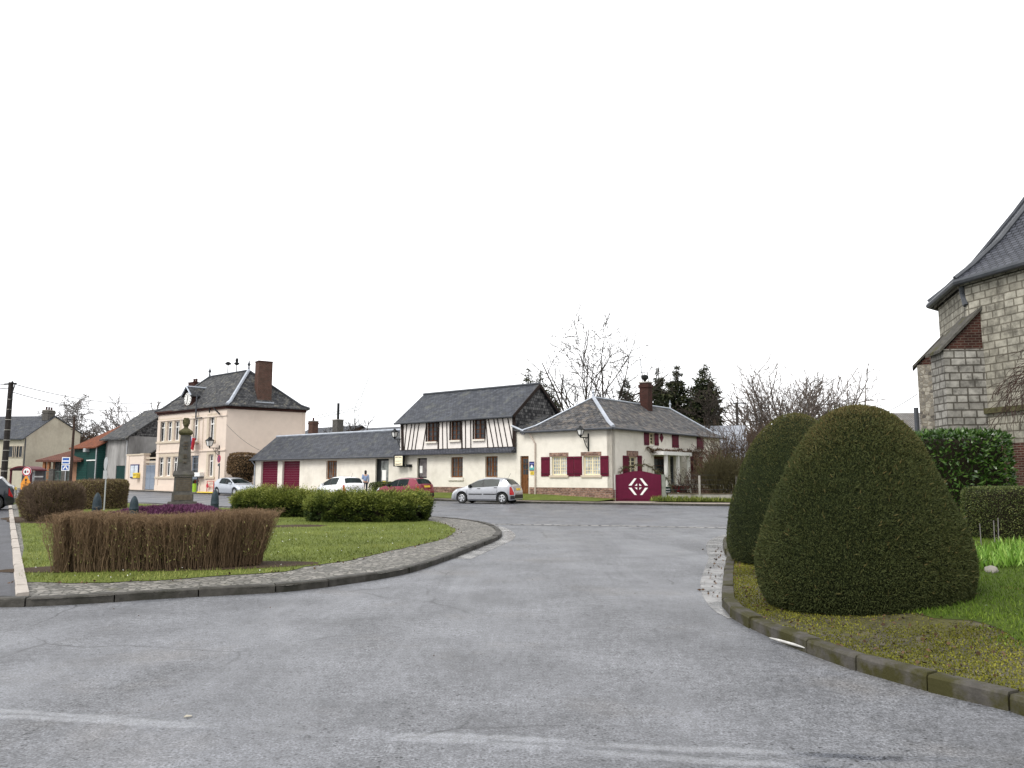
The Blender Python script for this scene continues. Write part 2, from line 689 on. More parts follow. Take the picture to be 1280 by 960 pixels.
def asphalt(name, col, streak=1.0, wet=0.5, rot=0.6, seams=()):
    m, t, b = _new(name)
    tc = t.nodes.new('ShaderNodeTexCoord')
    o = tc.outputs['Object']
    fine = _noise(t, o, 58, 5, 0.75)
    c = _ramp(t, fine, [(0.36, _sc(col, 0.08)), (0.44, _sc(col, 0.68)), (0.52, _sc(col, 1.08)), (0.63, _sc(col, 1.7))])
    cl = _noise(t, o, 13, 4, 0.7)
    c = _mix(t, 1.0, c, _ramp(t, cl, [(0.38, 0.7), (0.6, 1.22)]), 'MULTIPLY')
    mid = _noise(t, o, 0.8, 7, 0.68)
    c = _mix(t, 1.0, c, _ramp(t, mid, [(0.32, 0.62), (0.68, 1.28)]), 'MULTIPLY')
    vo = t.nodes.new('ShaderNodeTexVoronoi'); vo.inputs['Scale'].default_value = 17
    t.links.new(o, vo.inputs['Vector'])
    spot = _ramp(t, vo.outputs['Distance'], [(0.15, 1.0), (0.22, 0.0)])
    pick_ = _ramp(t, _noise(t, o, 2.2, 5), [(0.40, 0.0), (0.56, 0.95)])
    c = _mix(t, _mix(t, 1.0, spot, pick_, 'MULTIPLY'), c, (0.012, 0.012, 0.013))
    silt = _ramp(t, _noise(t, o, 0.5, 6, 0.62), [(0.55, 0.0), (0.74, 0.5)])
    c = _mix(t, silt, c, _mix(t, 1.0, c, (1.0, 0.86, 0.68), 'MULTIPLY'))
    mp = t.nodes.new('ShaderNodeMapping'); mp.inputs['Rotation'].default_value = (0, 0, rot); mp.inputs['Scale'].default_value = (0.75, 0.13, 1)
    t.links.new(o, mp.inputs['Vector'])
    ws = _noise(t, mp.outputs[0], 1.2, 6, 0.6, 0.6)
    wet_f = _ramp(t, ws, [(0.36, 0.0), (0.72, 0.8)])
    # grains stand proud of the water film
    grain = _ramp(t, cl, [(0.35, 1.0), (0.7, 0.6)])
    wet_f = _mix(t, 1.0, wet_f, grain, 'MULTIPLY')
    for p, q, wd in seams:
        sm = _seam(t, o, p, q, wd, _noise(t, o, 1.1, 4))
        sm = _mix(t, 1.0, sm, _ramp(t, _noise(t, o, 0.9, 4), [(0.32, 0.25), (0.5, 1.0)]), 'MULTIPLY')
        wet_f = _mix(t, 1.0, wet_f, sm, 'LIGHTEN')
    # cracks
    vc = t.nodes.new('ShaderNodeTexVoronoi'); vc.feature = 'DISTANCE_TO_EDGE'; vc.inputs['Scale'].default_value = 0.32
    dn = t.nodes.new('ShaderNodeTexNoise'); dn.inputs['Scale'].default_value = 1.3; dn.inputs['Detail'].default_value = 7
    t.links.new(o, dn.inputs['Vector'])
    t.links.new(_mix(t, 0.35, o, dn.outputs['Color'], 'ADD'), vc.inputs['Vector'])
    cr = _ramp(t, vc.outputs['Distance'], [(0.0, 1.0), (0.006, 0.0)])
    crm = _ramp(t, _noise(t, o, 0.35, 3), [(0.5, 0.0), (0.58, 0.8)])
    c = _mix(t, _mix(t, 1.0, cr, crm, 'MULTIPLY'), c, (0.02, 0.02, 0.021))
    c = _mix(t, wet_f, c, _mix(t, 1.0, c, (0.78, 0.80, 0.86), 'MULTIPLY'))
    t.links.new(c, b.inputs['Base Color'])
    t.links.new(_ramp(t, wet_f, [(0.0, 0.64), (1.0, 0.64 - 0.56 * wet)]), b.inputs['Roughness'])
    b.inputs['Specular IOR Level'].default_value = 0.5
    bn = _bump(t, b, fine, 0.3, 0.004)
    t.links.new(_ramp(t, wet_f, [(0.0, 0.30), (1.0, 0.1)]), bn.inputs['Strength'])
    return m


def cobble(name, c1, c2, joint, moss=None, scale=7.5, mossamt=(0.5, 0.62)):
    m, t, b = _new(name)
    tc = t.nodes.new('ShaderNodeTexCoord')
    o = tc.outputs['Object']
    v1 = t.nodes.new('ShaderNodeTexVoronoi'); v1.inputs['Scale'].default_value = scale; v1.inputs['Randomness'].default_value = 0.75
    v2 = t.nodes.new('ShaderNodeTexVoronoi'); v2.feature = 'DISTANCE_TO_EDGE'; v2.inputs['Scale'].default_value = scale; v2.inputs['Randomness'].default_value = 0.75
    for v in (v1, v2): t.links.new(o, v.inputs['Vector'])
    c = _ramp(t, v1.outputs['Color'], [(0.15, c1), (0.85, c2)])
    c = _mix(t, 1.0, c, _ramp(t, _noise(t, o, 30, 4), [(0.3, 0.7), (0.7, 1.15)]), 'MULTIPLY')
    e = _ramp(t, v2.outputs['Distance'], [(0.03, 0.0), (0.1, 1.0)])
    c = _mix(t, e, joint, c)
    if moss:
        g = _ramp(t, _noise(t, o, 1.6, 7, 0.68), [(mossamt[0], 0.0), (mossamt[1], 1.0)])
        gc = _ramp(t, _noise(t, o, 22, 4), [(0.3, _sc(moss, 0.5)), (0.7, _sc(moss, 1.35))])
        c = _mix(t, g, c, gc)
    t.links.new(c, b.inputs['Base Color'])
    b.inputs['Roughness'].default_value = 0.7
    _bump(t, b, e, 0.6, 0.02)
    return m


def lawnmat(name, a, b_, soil, patch=0.66):
    m, t, b = _new(name)
    tc = t.nodes.new('ShaderNodeTexCoord')
    o = tc.outputs['Object']
    c = _ramp(t, _noise(t, o, 28, 4, 0.75), [(0.3, a), (0.68, b_)])
    c = _mix(t, 1.0, c, _ramp(t, _noise(t, o, 0.8, 5), [(0.3, 0.75), (0.7, 1.2)]), 'MULTIPLY')
    g = _ramp(t, _noise(t, o, 1.3, 6, 0.7), [(patch, 0.0), (patch + 0.1, 1.0)])
    c = _mix(t, g, c, soil)
    t.links.new(c, b.inputs['Base Color'])
    b.inputs['Roughness'].default_value = 0.9
    b.inputs['Specular IOR Level'].default_value = 0.15
    _bump(t, b, _noise(t, o, 40, 4), 0.6, 0.03)
    return m


def glassmat(name, col=(0.02, 0.024, 0.028), rough=0.06, spec=0.4):
    m, t, b = _new(name)
    tc = t.nodes.new('ShaderNodeTexCoord')
    c = _ramp(t, _noise(t, tc.outputs['Object'], 2.2, 3), [(0.35, _sc(col, 0.5)), (0.7, _sc(col, 2.0))])
    t.links.new(c, b.inputs['Base Color'])
    b.inputs['Roughness'].default_value = rough
    b.inputs['IOR'].default_value = 1.5
    b.inputs['Specular IOR Level'].default_value = spec
    return m


xy2 = lambda v: (v.x, v.y)
CREAM = mat('cream_render', (0.74, 0.70, 0.62), 0.85, 0.05, 3, 0.15, 90, dirt=(0.52, 0.48, 0.41), dscale=0.8, damt=(0.5, 0.9))
PINKISH = mat('peach_render', (0.68, 0.575, 0.49), 0.85, 0.04, 2, 0.1, 90, dirt=(0.52, 0.43, 0.36), dscale=0.4, damt=(0.58, 0.95))
STONETRIM = mat('stone_trim', (0.55, 0.47, 0.37), 0.8, 0.08, 5)
OLDCREAM = mat('old_cream_render', (0.50, 0.46, 0.37), 0.9, 0.08, 3, 0.1, 60, dirt=(0.33, 0.29, 0.23), dscale=0.35, damt=(0.45, 0.8))
GREYWALL = mat('grey_cement', (0.34, 0.33, 0.32), 0.9, 0.15, 2.5, 0.15, 50, dirt=(0.15, 0.145, 0.14), dscale=0.5, damt=(0.45, 0.7), stretch=(1, 1, 0.3))
SLATE = brick('slate_roof', (0.060, 0.065, 0.078), (0.105, 0.112, 0.13), (0.02, 0.021, 0.025), 0.26, 0.2, 0.012, 0.55, 0.45, 0.5, dirt=(0.125, 0.128, 0.112), damt=(0.52, 0.78), dscale=1.6)
SLATE_OLD = brick('old_slate_roof', (0.052, 0.054, 0.06), (0.135, 0.136, 0.14), (0.012, 0.012, 0.012), 0.30, 0.2, 0.016, 0.65, 0.55, 0.6, dirt=(0.17, 0.16, 0.13), damt=(0.54, 0.68), dscale=2.2)
SLATE_MAIN = brick('tiled_slate_roof', (0.066, 0.067, 0.073), (0.16, 0.158, 0.16), (0.014, 0.013, 0.013), 0.34, 0.22, 0.02, 0.7, 0.5, 0.6, dirt=(0.2, 0.17, 0.14), damt=(0.5, 0.7), dscale=2.6)
SLATE_NEW = brick('new_slate_roof', (0.06, 0.064, 0.08), (0.105, 0.11, 0.13), (0.012, 0.013, 0.016), 0.26, 0.16, 0.02, 0.45, 0.25, 0.5)
SLATE_HUNG = brick('hung_slates', (0.035, 0.035, 0.038), (0.24, 0.235, 0.23), (0.018, 0.018, 0.02), 0.22, 0.2, 0.014, 0.65, 0.5, 0.5, vscale=5)
REDTILE = brick('red_tile_roof', (0.30, 0.105, 0.052), (0.2, 0.075, 0.045), (0.07, 0.03, 0.022), 0.2, 0.15, 0.015, 0.85, 0.4, 0.6)
BROWNTILE = brick('brown_tile_roof', (0.2, 0.09, 0.065), (0.15, 0.07, 0.055), (0.06, 0.035, 0.03), 0.24, 0.2, 0.016, 0.85, 0.3, 0.5)
BRICK = brick('red_brick', (0.33, 0.135, 0.095), (0.22, 0.085, 0.062), (0.33, 0.28, 0.24), 0.22, 0.07, 0.012)
BRICK_PINK = brick('pink_brick', (0.46, 0.27, 0.20), (0.17, 0.085, 0.065), (0.34, 0.28, 0.235), 0.23, 0.1, 0.014, var=0.6, vscale=9)
BRICK_DARK = brick('dark_brick', (0.085, 0.03, 0.024), (0.05, 0.02, 0.018), (0.07, 0.05, 0.042), 0.22, 0.07, 0.012)
BRICK_OLD = brick('old_brick', (0.105, 0.036, 0.026), (0.055, 0.022, 0.018), (0.16, 0.125, 0.1), 0.23, 0.075, 0.014, dirt=(0.075, 0.055, 0.042), damt=(0.55, 0.75))
ASHLAR = brick('grey_ashlar', (0.48, 0.46, 0.42), (0.33, 0.315, 0.285), (0.14, 0.128, 0.11), 0.46, 0.24, 0.026, 0.9, 0.6, 0.8, dirt=(0.075, 0.07, 0.062), damt=(0.54, 0.72), dscale=2.2, squash=0.75, sqf=3, dist=0.03, vscale=3.5)
ASHLAR_Y = brick('yellow_ashlar', (0.54, 0.51, 0.43), (0.40, 0.375, 0.31), (0.22, 0.2, 0.16), 0.44, 0.24, 0.024, 0.9, 0.6, 0.8, dirt=(0.13, 0.12, 0.10), damt=(0.5, 0.66), dscale=1.8, squash=0.75, sqf=3, dist=0.03, vscale=3)
FLINT = cobble('flint_rubble', (0.09, 0.08, 0.07), (0.42, 0.39, 0.33), (0.24, 0.21, 0.165), scale=8)
BOARD_GREEN = brick('green_boards', (0.012, 0.055, 0.048), (0.016, 0.065, 0.056), (0.005, 0.02, 0.018), 3.0, 0.2, 0.018, 0.6, 0.25, 0.6)
GREEN_DARK = mat('dark_green_paint', (0.008, 0.035, 0.032), 0.6, 0.2, 5)
MAROON = mat('maroon_paint', (0.105, 0.007, 0.024), 0.5, 0.15, 5, 0.05, 40)
BURGUNDY = mat('burgundy_gate_paint', (0.095, 0.005, 0.026), 0.45, 0.1, 4)
TIMBER = mat('black_brown_timber', (0.024, 0.016, 0.013), 0.75, 0.35, 9, 0.2, 60)
WOOD = mat('varnished_wood', (0.15, 0.062, 0.022), 0.5, 0.3, 12, 0.1, 80)
WOOD_DARK = mat('dark_wood', (0.085, 0.034, 0.017), 0.6, 0.3, 12)
WHITE = mat('white_paint', (0.8, 0.79, 0.76), 0.5, 0.04, 4)
IVORY = mat('ivory_paint', (0.72, 0.64, 0.44), 0.6, 0.05, 4)
ZINC = mat('zinc', (0.42, 0.45, 0.5), 0.45, 0.15, 3, metal=0.25)
ZINC_DARK = mat('dark_zinc', (0.07, 0.075, 0.085), 0.45, 0.2, 3)
BLACKM = mat('black_metal', (0.012, 0.013, 0.014), 0.45, 0.2, 8)
IRON = mat('painted_iron', (0.03, 0.045, 0.055), 0.5, 0.25, 9, 0.1, 60)
GALV = mat('galvanised_steel', (0.42, 0.43, 0.44), 0.5, 0.1, 5, metal=0.4)
GREYBLUE = mat('grey_blue_metal', (0.22, 0.26, 0.32), 0.5, 0.1, 5)
GLASS = glassmat('window_glass')
GLASS_CURTAIN = glassmat('curtained_glass', (0.07, 0.072, 0.072), 0.08)  # greyer pane colour, for curtains behind the glass
GLASS_PALE = glassmat('pale_glass', (0.34, 0.36, 0.37), 0.15)
CARGLASS = glassmat('car_glass', (0.010, 0.016, 0.016), 0.04, 0.10)
LAMPGLASS = plain('lamp_glass', (0.7, 0.7, 0.68), 0.25)
CONCRETE = mat('concrete', (0.36, 0.34, 0.31), 0.85, 0.15, 5, 0.2, 50, dirt=(0.16, 0.15, 0.12), dscale=1.2, damt=(0.5, 0.75))
MONSTONE = mat('weathered_monument_stone', (0.098, 0.092, 0.084), 0.85, 0.3, 6, 0.3, 40, dirt=(0.10, 0.095, 0.06), dscale=2.2, damt=(0.55, 0.75))
MOSSY = mat('mossy_stone', (0.085, 0.078, 0.04), 0.9, 0.4, 9, 0.4, 40)
MONPANEL = mat('carved_panel_stone', (0.11, 0.09, 0.068), 0.85, 0.25, 8, 0.2, 60)
KERBSTONE = mat('kerb_stone', (0.06, 0.056, 0.049), 0.6, 0.35, 7, 0.4, 35, dirt=(0.03, 0.029, 0.022), dscale=2.4, damt=(0.45, 0.66))
KERBMOSS = mat('mossy_kerb_stone', (0.08, 0.074, 0.065), 0.75, 0.3, 7, 0.4, 30, dirt=(0.045, 0.042, 0.014), dscale=3.2, damt=(0.42, 0.58))
KERBNEW = mat('pale_kerb_concrete', (0.40, 0.36, 0.32), 0.8, 0.12, 6, 0.1, 60)
BRICK_HAUNCH = brick('haunch_brick', (0.085, 0.032, 0.024), (0.045, 0.02, 0.017), (0.12, 0.09, 0.072), 0.23, 0.085, 0.014, var=0.5)
ROAD = asphalt('worn_asphalt', (0.143, 0.146, 0.156), wet=0.88, rot=-0.12, seams=[(xy2(G(70, 899)), xy2(G(330, 911)), 0.045), (xy2(G(330, 911)), xy2(G(640, 933)), 0.045)])
ROAD2 = asphalt('main_road_asphalt', (0.130, 0.133, 0.145), wet=0.88, rot=0.9)
ROADDARK = asphalt('fresh_asphalt', (0.05, 0.051, 0.06), wet=0.25)
PATHM = mat('gravel_path', (0.30, 0.26, 0.22), 0.85, 0.25, 14, 0.3, 60)
COBBLE = cobble('cobble_setts', (0.10, 0.095, 0.085), (0.29, 0.27, 0.24), (0.06, 0.058, 0.045), moss=(0.13, 0.125, 0.06), scale=9, mossamt=(0.6, 0.78))
COBBLEMOSS = cobble('mossy_setts', (0.05, 0.043, 0.032), (0.115, 0.097, 0.073), (0.028, 0.024, 0.014), moss=(0.075, 0.07, 0.016), scale=6, mossamt=(0.40, 0.60))
GUTTER = mat('wet_concrete_gutter', (0.27, 0.265, 0.26), 0.25, 0.25, 3, 0.15, 50, dirt=(0.10, 0.10, 0.10), dscale=1.8, damt=(0.42, 0.58))
LAWN = lawnmat('lawn', (0.06, 0.085, 0.014), (0.17, 0.20, 0.045), (0.12, 0.085, 0.045))
LAWN2 = lawnmat('dark_green_lawn', (0.035, 0.062, 0.01), (0.09, 0.125, 0.02), (0.1, 0.08, 0.02), 0.62)  # verge grass, darker and greener than the island lawn
SOIL = mat('brown_soil', (0.055, 0.036, 0.022), 0.95, 0.4, 18, 0.6, 40)
FIELD = lawnmat('field_ground', (0.05, 0.07, 0.02), (0.1, 0.12, 0.04), (0.12, 0.1, 0.06))
BARK = mat('dark_bark', (0.045, 0.037, 0.03), 0.9, 0.3, 8)
BARK_GREY = mat('grey_twigs', (0.15, 0.125, 0.11), 0.9, 0.25, 4)
BARK_BROWN = mat('brown_twigs', (0.085, 0.06, 0.045), 0.9, 0.3, 4)
PALEBARK = mat('pale_birch_twigs', (0.2, 0.185, 0.18), 0.9, 0.2, 4)
STEMS = leafmat('hedge_stems', [(0.0, (0.075, 0.050, 0.028)), (0.55, (0.20, 0.132, 0.075)), (1.0, (0.36, 0.235, 0.13))], 0.8)
HEDGELEAF = leafmat('hedge_leaves', [(0.0, (0.13, 0.13, 0.03)), (1.0, (0.38, 0.37, 0.13))], 0.6)
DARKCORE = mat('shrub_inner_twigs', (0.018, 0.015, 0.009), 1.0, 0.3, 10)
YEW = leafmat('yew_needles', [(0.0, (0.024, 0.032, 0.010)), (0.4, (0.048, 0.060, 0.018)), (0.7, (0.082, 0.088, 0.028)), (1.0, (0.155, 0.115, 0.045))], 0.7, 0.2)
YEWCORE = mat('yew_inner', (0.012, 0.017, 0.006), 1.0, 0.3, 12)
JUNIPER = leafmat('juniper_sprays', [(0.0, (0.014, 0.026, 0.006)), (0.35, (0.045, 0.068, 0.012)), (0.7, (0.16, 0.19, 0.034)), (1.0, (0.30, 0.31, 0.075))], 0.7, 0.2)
LAUREL = leafmat('laurel_leaves', [(0.0, (0.018, 0.045, 0.008)), (0.6, (0.045, 0.10, 0.016)), (1.0, (0.11, 0.19, 0.04))], 0.3, 0.5)
BOXLEAF = leafmat('box_leaves', [(0.0, (0.028, 0.042, 0.010)), (0.6, (0.07, 0.092, 0.022)), (1.0, (0.17, 0.18, 0.055))], 0.6, 0.3)
BROWNLEAF = leafmat('beech_leaves', [(0.0, (0.06, 0.042, 0.025)), (0.5, (0.18, 0.12, 0.068)), (0.75, (0.2, 0.17, 0.06)), (1.0, (0.38, 0.31, 0.15))], 0.8)
HEATHER = leafmat('heather', [(0.0, (0.055, 0.018, 0.04)), (0.6, (0.17, 0.05, 0.12)), (1.0, (0.34, 0.16, 0.28))], 0.8)
CONIFER = leafmat('conifer_foliage', [(0.0, (0.012, 0.018, 0.009)), (0.6, (0.03, 0.038, 0.017)), (1.0, (0.075, 0.075, 0.035))], 0.8, 0.15)
BULB = leafmat('bulb_leaves', [(0.0, (0.06, 0.13, 0.012)), (0.6, (0.15, 0.29, 0.035)), (1.0, (0.38, 0.52, 0.13))], 0.5)
GRASSL = leafmat('grass_blades', [(0.0, (0.06, 0.082, 0.014)), (0.5, (0.14, 0.17, 0.034)), (1.0, (0.31, 0.32, 0.10))], 0.8, 0.15)
GRASSR = leafmat('dark_green_grass_blades', [(0.0, (0.04, 0.075, 0.008)), (0.5, (0.085, 0.14, 0.015)), (1.0, (0.17, 0.23, 0.035))], 0.8, 0.15)  # blades of the verge grass, a deeper green than on the island
MOSSL = leafmat('moss_tufts', [(0.0, (0.045, 0.038, 0.010)), (0.6, (0.115, 0.118, 0.018)), (1.0, (0.25, 0.24, 0.042))], 0.9, 0.1)
PETAL = plain('daisy_petals', (0.75, 0.75, 0.7), 0.7)
VINE = mat('vine_wood', (0.13, 0.085, 0.055), 0.9, 0.3, 6)
PLASTIC = plain('black_plastic', (0.012, 0.012, 0.013), 0.55)
TYRE = plain('tyre_rubber', (0.012, 0.012, 0.012), 0.8)
ALLOY = plain('alloy', (0.55, 0.56, 0.58), 0.3, 0.7)
TAIL = plain('tail_lamp_red', (0.35, 0.01, 0.012), 0.15)
HEADL = plain('head_lamp_clear', (0.62, 0.65, 0.68), 0.08)
PLATE_Y = plain('yellow_plate', (0.72, 0.5, 0.05), 0.5)
PLATE_W = plain('white_plate', (0.75, 0.75, 0.73), 0.5)
SIGN_BLUE = plain('sign_blue', (0.02, 0.10, 0.36), 0.4)
SIGN_NAVY = plain('sign_navy', (0.015, 0.02, 0.12), 0.4)
SIGN_RED = plain('sign_red', (0.45, 0.012, 0.03), 0.4)
SIGN_WHITE = plain('sign_white', (0.78, 0.78, 0.78), 0.4)
SIGN_BLACK = plain('sign_black', (0.012, 0.012, 0.013), 0.5)
SIGN_ORANGE = plain('sign_orange', (0.75, 0.28, 0.02), 0.5)
SIGN_YELLOW = plain('sign_yellow', (0.75, 0.55, 0.06), 0.5)
SIGN_TEAL = plain('sign_teal', (0.1, 0.4, 0.38), 0.5)
LITSIGN = plain('lit_sign_face', (0.62, 0.57, 0.42), 0.4, emit=((1.0, 0.88, 0.6), 0.22))
LIME = plain('lime_plastic', (0.32, 0.55, 0.03), 0.5)
SKIN = plain('skin', (0.5, 0.3, 0.22), 0.6)
HAIR = plain('dark_hair', (0.014, 0.009, 0.007), 0.6)
JACKET = mat('blue_jacket_cloth', (0.25, 0.33, 0.5), 0.9, 0.2, 12)
JEANS = mat('dark_trousers', (0.05, 0.055, 0.07), 0.9, 0.2, 12)
LINEW = mat('worn_white_road_paint', (0.62, 0.61, 0.59), 0.7, 0.15, 9)


def carpaint(name, col, metal=0.3, rough=0.32):
    return plain(name, col, rough, metal, 0.5, 0.6)
# ------------------------------------------------------------------ ground, roads, kerbs
def xy(p): return np.array([p[0], p[1]])


def circ_poly(cx, cy, rx, ry, n=40, seed=1, amt=0.12, ang=0.0):
    r_ = np.random.default_rng(seed)
    ph = r_.random(5) * 6.28
    out = []
    for k in range(n):
        a = 2 * math.pi * k / n
        q = 1 + amt * sum(math.sin((i + 2) * a + ph[i]) / (i + 1) for i in range(5))
        x, y = rx * q * math.cos(a), ry * q * math.sin(a)
        out.append((cx + x * math.cos(ang) - y * math.sin(ang), cy + x * math.sin(ang) + y * math.cos(ang)))
    return out


sheet('ground', [(-700, -60), (700, -60), (700, 900), (-700, 900)], -0.05, FIELD)
sheet('side_road', [(-70, -12), (60, -12), (60, 75), (-70, 75)], 0.0, ROAD)

far_kerb = catmull([sw(-78, -1.2), sw(-60, -1.2), sw(-42, -1.2), sw(-33, -1.9), sw(-26, -3.1), sw(-18, -3.3), (-3.5, 48.2), (1.8, 44.0), (5.2, 42.4), (8.05, 41.3), (11.3, 40.2), (20, 39), (40, 39.5), (75, 42)], 0.8)
near_line = [sw(-78, -17.5), sw(-40, -17.5), (-12.0, 36.4), (-3.4, 30.0), (0.2, 26.6), (6.3, 24.9), (9, 25.2), (13, 28.3), (18, 32.5), (26, 34.5), (40, 35), (75, 36)]
near_line = [xy(p) for p in near_line]
sheet('main_road', list(near_line) + list(far_kerb[::-1]), 0.004, ROAD2)


def kerb(name, path, width, h, m, stone=1.0, seed=3, zf=zg, gap=0.008, inside=1):
    """row of kerb stones along path, stones on the left of the direction of travel"""
    r_ = random.Random(seed)
    path = np.asarray(path)
    d = np.concatenate([[0], np.cumsum(np.linalg.norm(np.diff(path, axis=0), axis=1))])
    mb = MB()
    s = 0.0
    while s < d[-1] - 0.05:
        L = stone * (0.85 + 0.3 * r_.random())
        e = min(d[-1], s + L)
        ns = max(2, int((e - s) / 0.35) + 1)
        dz = r_.uniform(-0.012, 0.012); dw = r_.uniform(-0.010, 0.010)
        t = np.linspace(s + gap, e - gap, ns)
        X = np.interp(t, d, path[:, 0]); Y = np.interp(t, d, path[:, 1])
        tx = np.interp(t + 0.05, d, path[:, 0]) - np.interp(t - 0.05, d, path[:, 0])
        ty = np.interp(t + 0.05, d, path[:, 1]) - np.interp(t - 0.05, d, path[:, 1])
        l_ = np.maximum(np.hypot(tx, ty), 1e-6)
        nx, ny = -ty / l_ * inside, tx / l_ * inside
        prof = [(0.0 + dw, -0.06), (0.004 + dw, h - 0.02 + dz), (0.022 + dw, h + dz), (width - 0.01, h + dz), (width, -0.06)]
        vs, fs = [], []
        for k in range(ns):
            z0 = float(zf(X[k], Y[k]))
            for o_, z_ in prof: vs.append((X[k] + nx[k] * o_, Y[k] + ny[k] * o_, z0 + z_ + r_.uniform(-0.006, 0.006)))
        n = len(prof)
        for k in range(ns - 1):
            for j in range(n - 1):
                q = (k * n + j, (k + 1) * n + j, (k + 1) * n + j + 1, k * n + j + 1)
                fs.append(q if inside > 0 else q[::-1])
        fs.append(tuple(range(n))); fs.append(tuple(reversed(range((ns - 1) * n, ns * n))))
        mb.add(vs, fs)
        s = e
    o = mb.build(name, m)
    o['kind'] = 'structure'
    return o


# --- traffic island
front = [(-42.0, 9.4), (-20.0, 9.4), (-11.0, 9.42), G(-90, 761), G(-30, 759.4), G(38, 758.7), G(120, 754.5), G(197, 749), G(280, 744.5), G(360, 740), G(430, 731), G(500, 719.5), G(553, 703), G(601, 684), G(622, 675), G(627, 668), G(616, 660), G(592, 654), G(560, 650.3), G(538, 648.8)]
front = catmull(front, 0.35)
L0, L1 = G(20, 745, 0.1), G(11, 640, 0.1)
bd = (L1 - L0).normalized()
L2 = L0 + bd * 47
back = catmull([front[-1], (-9.5, 34.5), (-20.5, 42.8), xy(L2)], 1.2)
kerb('island_kerb', front, 0.17, 0.11, KERBSTONE, 0.95, 5)
kerb('island_back_kerb', back, 0.15, 0.11, KERBSTONE, 1.2, 6)
island_poly = [xy(L0)] + [p for p in front if p[0] > L0.x] + list(back)
sheet('cobbled_paving', island_poly, 0.092, COBBLE)
inner = [G(25, 727, 0.1), G(70, 728, 0.1), G(112, 728.5, 0.1), G(197, 725, 0.1), G(281, 719, 0.1), G(360, 714, 0.1), G(384, 708, 0.1), G(443, 699, 0.1), G(488, 688, 0.1), G(547, 675.5, 0.1), G(565, 668, 0.1), G(569, 662, 0.1), G(556, 655, 0.1), G(540, 651.5, 0.1)]
inner = catmull(inner, 0.25)
_j = np.random.default_rng(5).normal(size=inner.shape) * 0.025
inner = inner + _j
bk = offset_path(back, 0.7)
nb = np.array([-(-bd.y), -bd.x])  # to the right of the border line
lft = [xy(L2) + np.array([bd.y, -bd.x]) * 0.5, xy(L0 + bd * 20) + np.array([bd.y, -bd.x]) * 0.3, xy(L0 + bd * 8) + np.array([bd.y, -bd.x]) * 0.22]
lawn_poly = list(inner) + [p for p in bk[2:-1]] + lft
LAWN_Z = 0.1
sheet('lawn', lawn_poly, LAWN_Z, LAWN)
park = [xy(L0), xy(L2), xy(L2 + Vector((-25, 12, 0))), np.array([-75, 30]), np.array([-42, front[0][1]])] + [p for p in front if p[0] < L0.x]
sheet('parking', park, 0.095, ROADDARK)
kerb('parking_border', [xy(L0), xy(L0 + bd * 12), xy(L0 + bd * 25), xy(L2)], 0.15, 0.125, KERBNEW, 1.0, 8, inside=-1)
# seam between the two layers of parking asphalt
sheet('parking_patch', [xy(L0 + Vector((-0.05, 0, 0))), xy(L0 + bd * 3.6 + Vector((-.06, 0, 0))), xy(L0 + bd * 3.6) + np.array([-9, 0.3]), xy(L0) + np.array([-7.0, 0.05])], 0.1, ROADDARK)
for k in range(4):
    a = L0 + bd * (8.5 + 5.0 * k) + Vector((-0.7, 0.1, 0))
    sheet('parking_bay_line', [xy(a), xy(a) + np.array([-4.6, 0.35]), xy(a) + np.array([-4.6, 0.47]), xy(a) + np.array([0, 0.12])], 0.1, LINEW)
# soil
SOILS = []
def soil(name, poly, off, m):
    SOILS.append(np.asarray(poly)); return sheet(name, poly, off, m)


soil('hedge_soil', circ_poly(-5.85, 13.55, 2.55, 0.72, 60, 4, 0.1, R(8)), LAWN_Z + 0.004, SOIL)
soil('bare_soil', circ_poly(*G(372, 657.5, 0.1)[:2], 0.95, 0.55, 40, 9, 0.15), LAWN_Z + 0.004, SOIL)
soil('shrub_soil', circ_poly(*G(88, 648, 0.1)[:2], 2.2, 2.6, 40, 19, 0.12), LAWN_Z + 0.004, SOIL)

# --- strip of setts across the junction and concrete channels
def ribbon(name, path, width, off, m):
    path = np.asarray(path)
    a = offset_path(path, width / 2); b = offset_path(path, -width / 2)
    return sheet(name, list(b) + list(a[::-1]), off, m)


SETTS = brick('pale_setts', (0.50, 0.48, 0.46), (0.34, 0.33, 0.32), (0.06, 0.06, 0.06), 0.34, 0.34, 0.05, 0.45, 0.3, 0.5)
ribbon('setts_strip', catmull([G(612, 655.5), G(690, 656.5), G(800, 658), G(940, 661)], 0.5), 0.34, 0.008, SETTS)
chan = offset_path(front, -0.2)
ribbon('island_channel', [p for p in chan if p[1] > 15.5 and p[0] > -2.5][:-6], 0.36, 0.004, GUTTER)

# --- right-hand verge with the topiary
rk = [(3.75, 3.0), G(1330, 884, 0.12), G(1280, 871, 0.12), G(1136, 839, 0.12), G(1051, 815, 0.12), G(1008, 800, 0.12), G(944, 775, 0.12), G(906, 753, 0.12), G(902.5, 735, 0.12), G(903.5, 719, 0.12), G(906, 705, 0.12), G(909, 690, 0.12), (4.55, 17.0), (5.5, 20.4), (7.2, 23.4), (10, 25.9), (13.5, 28.8), (18, 32.6)]
rk = catmull([xy(p) for p in rk], 0.35)
RK = rk


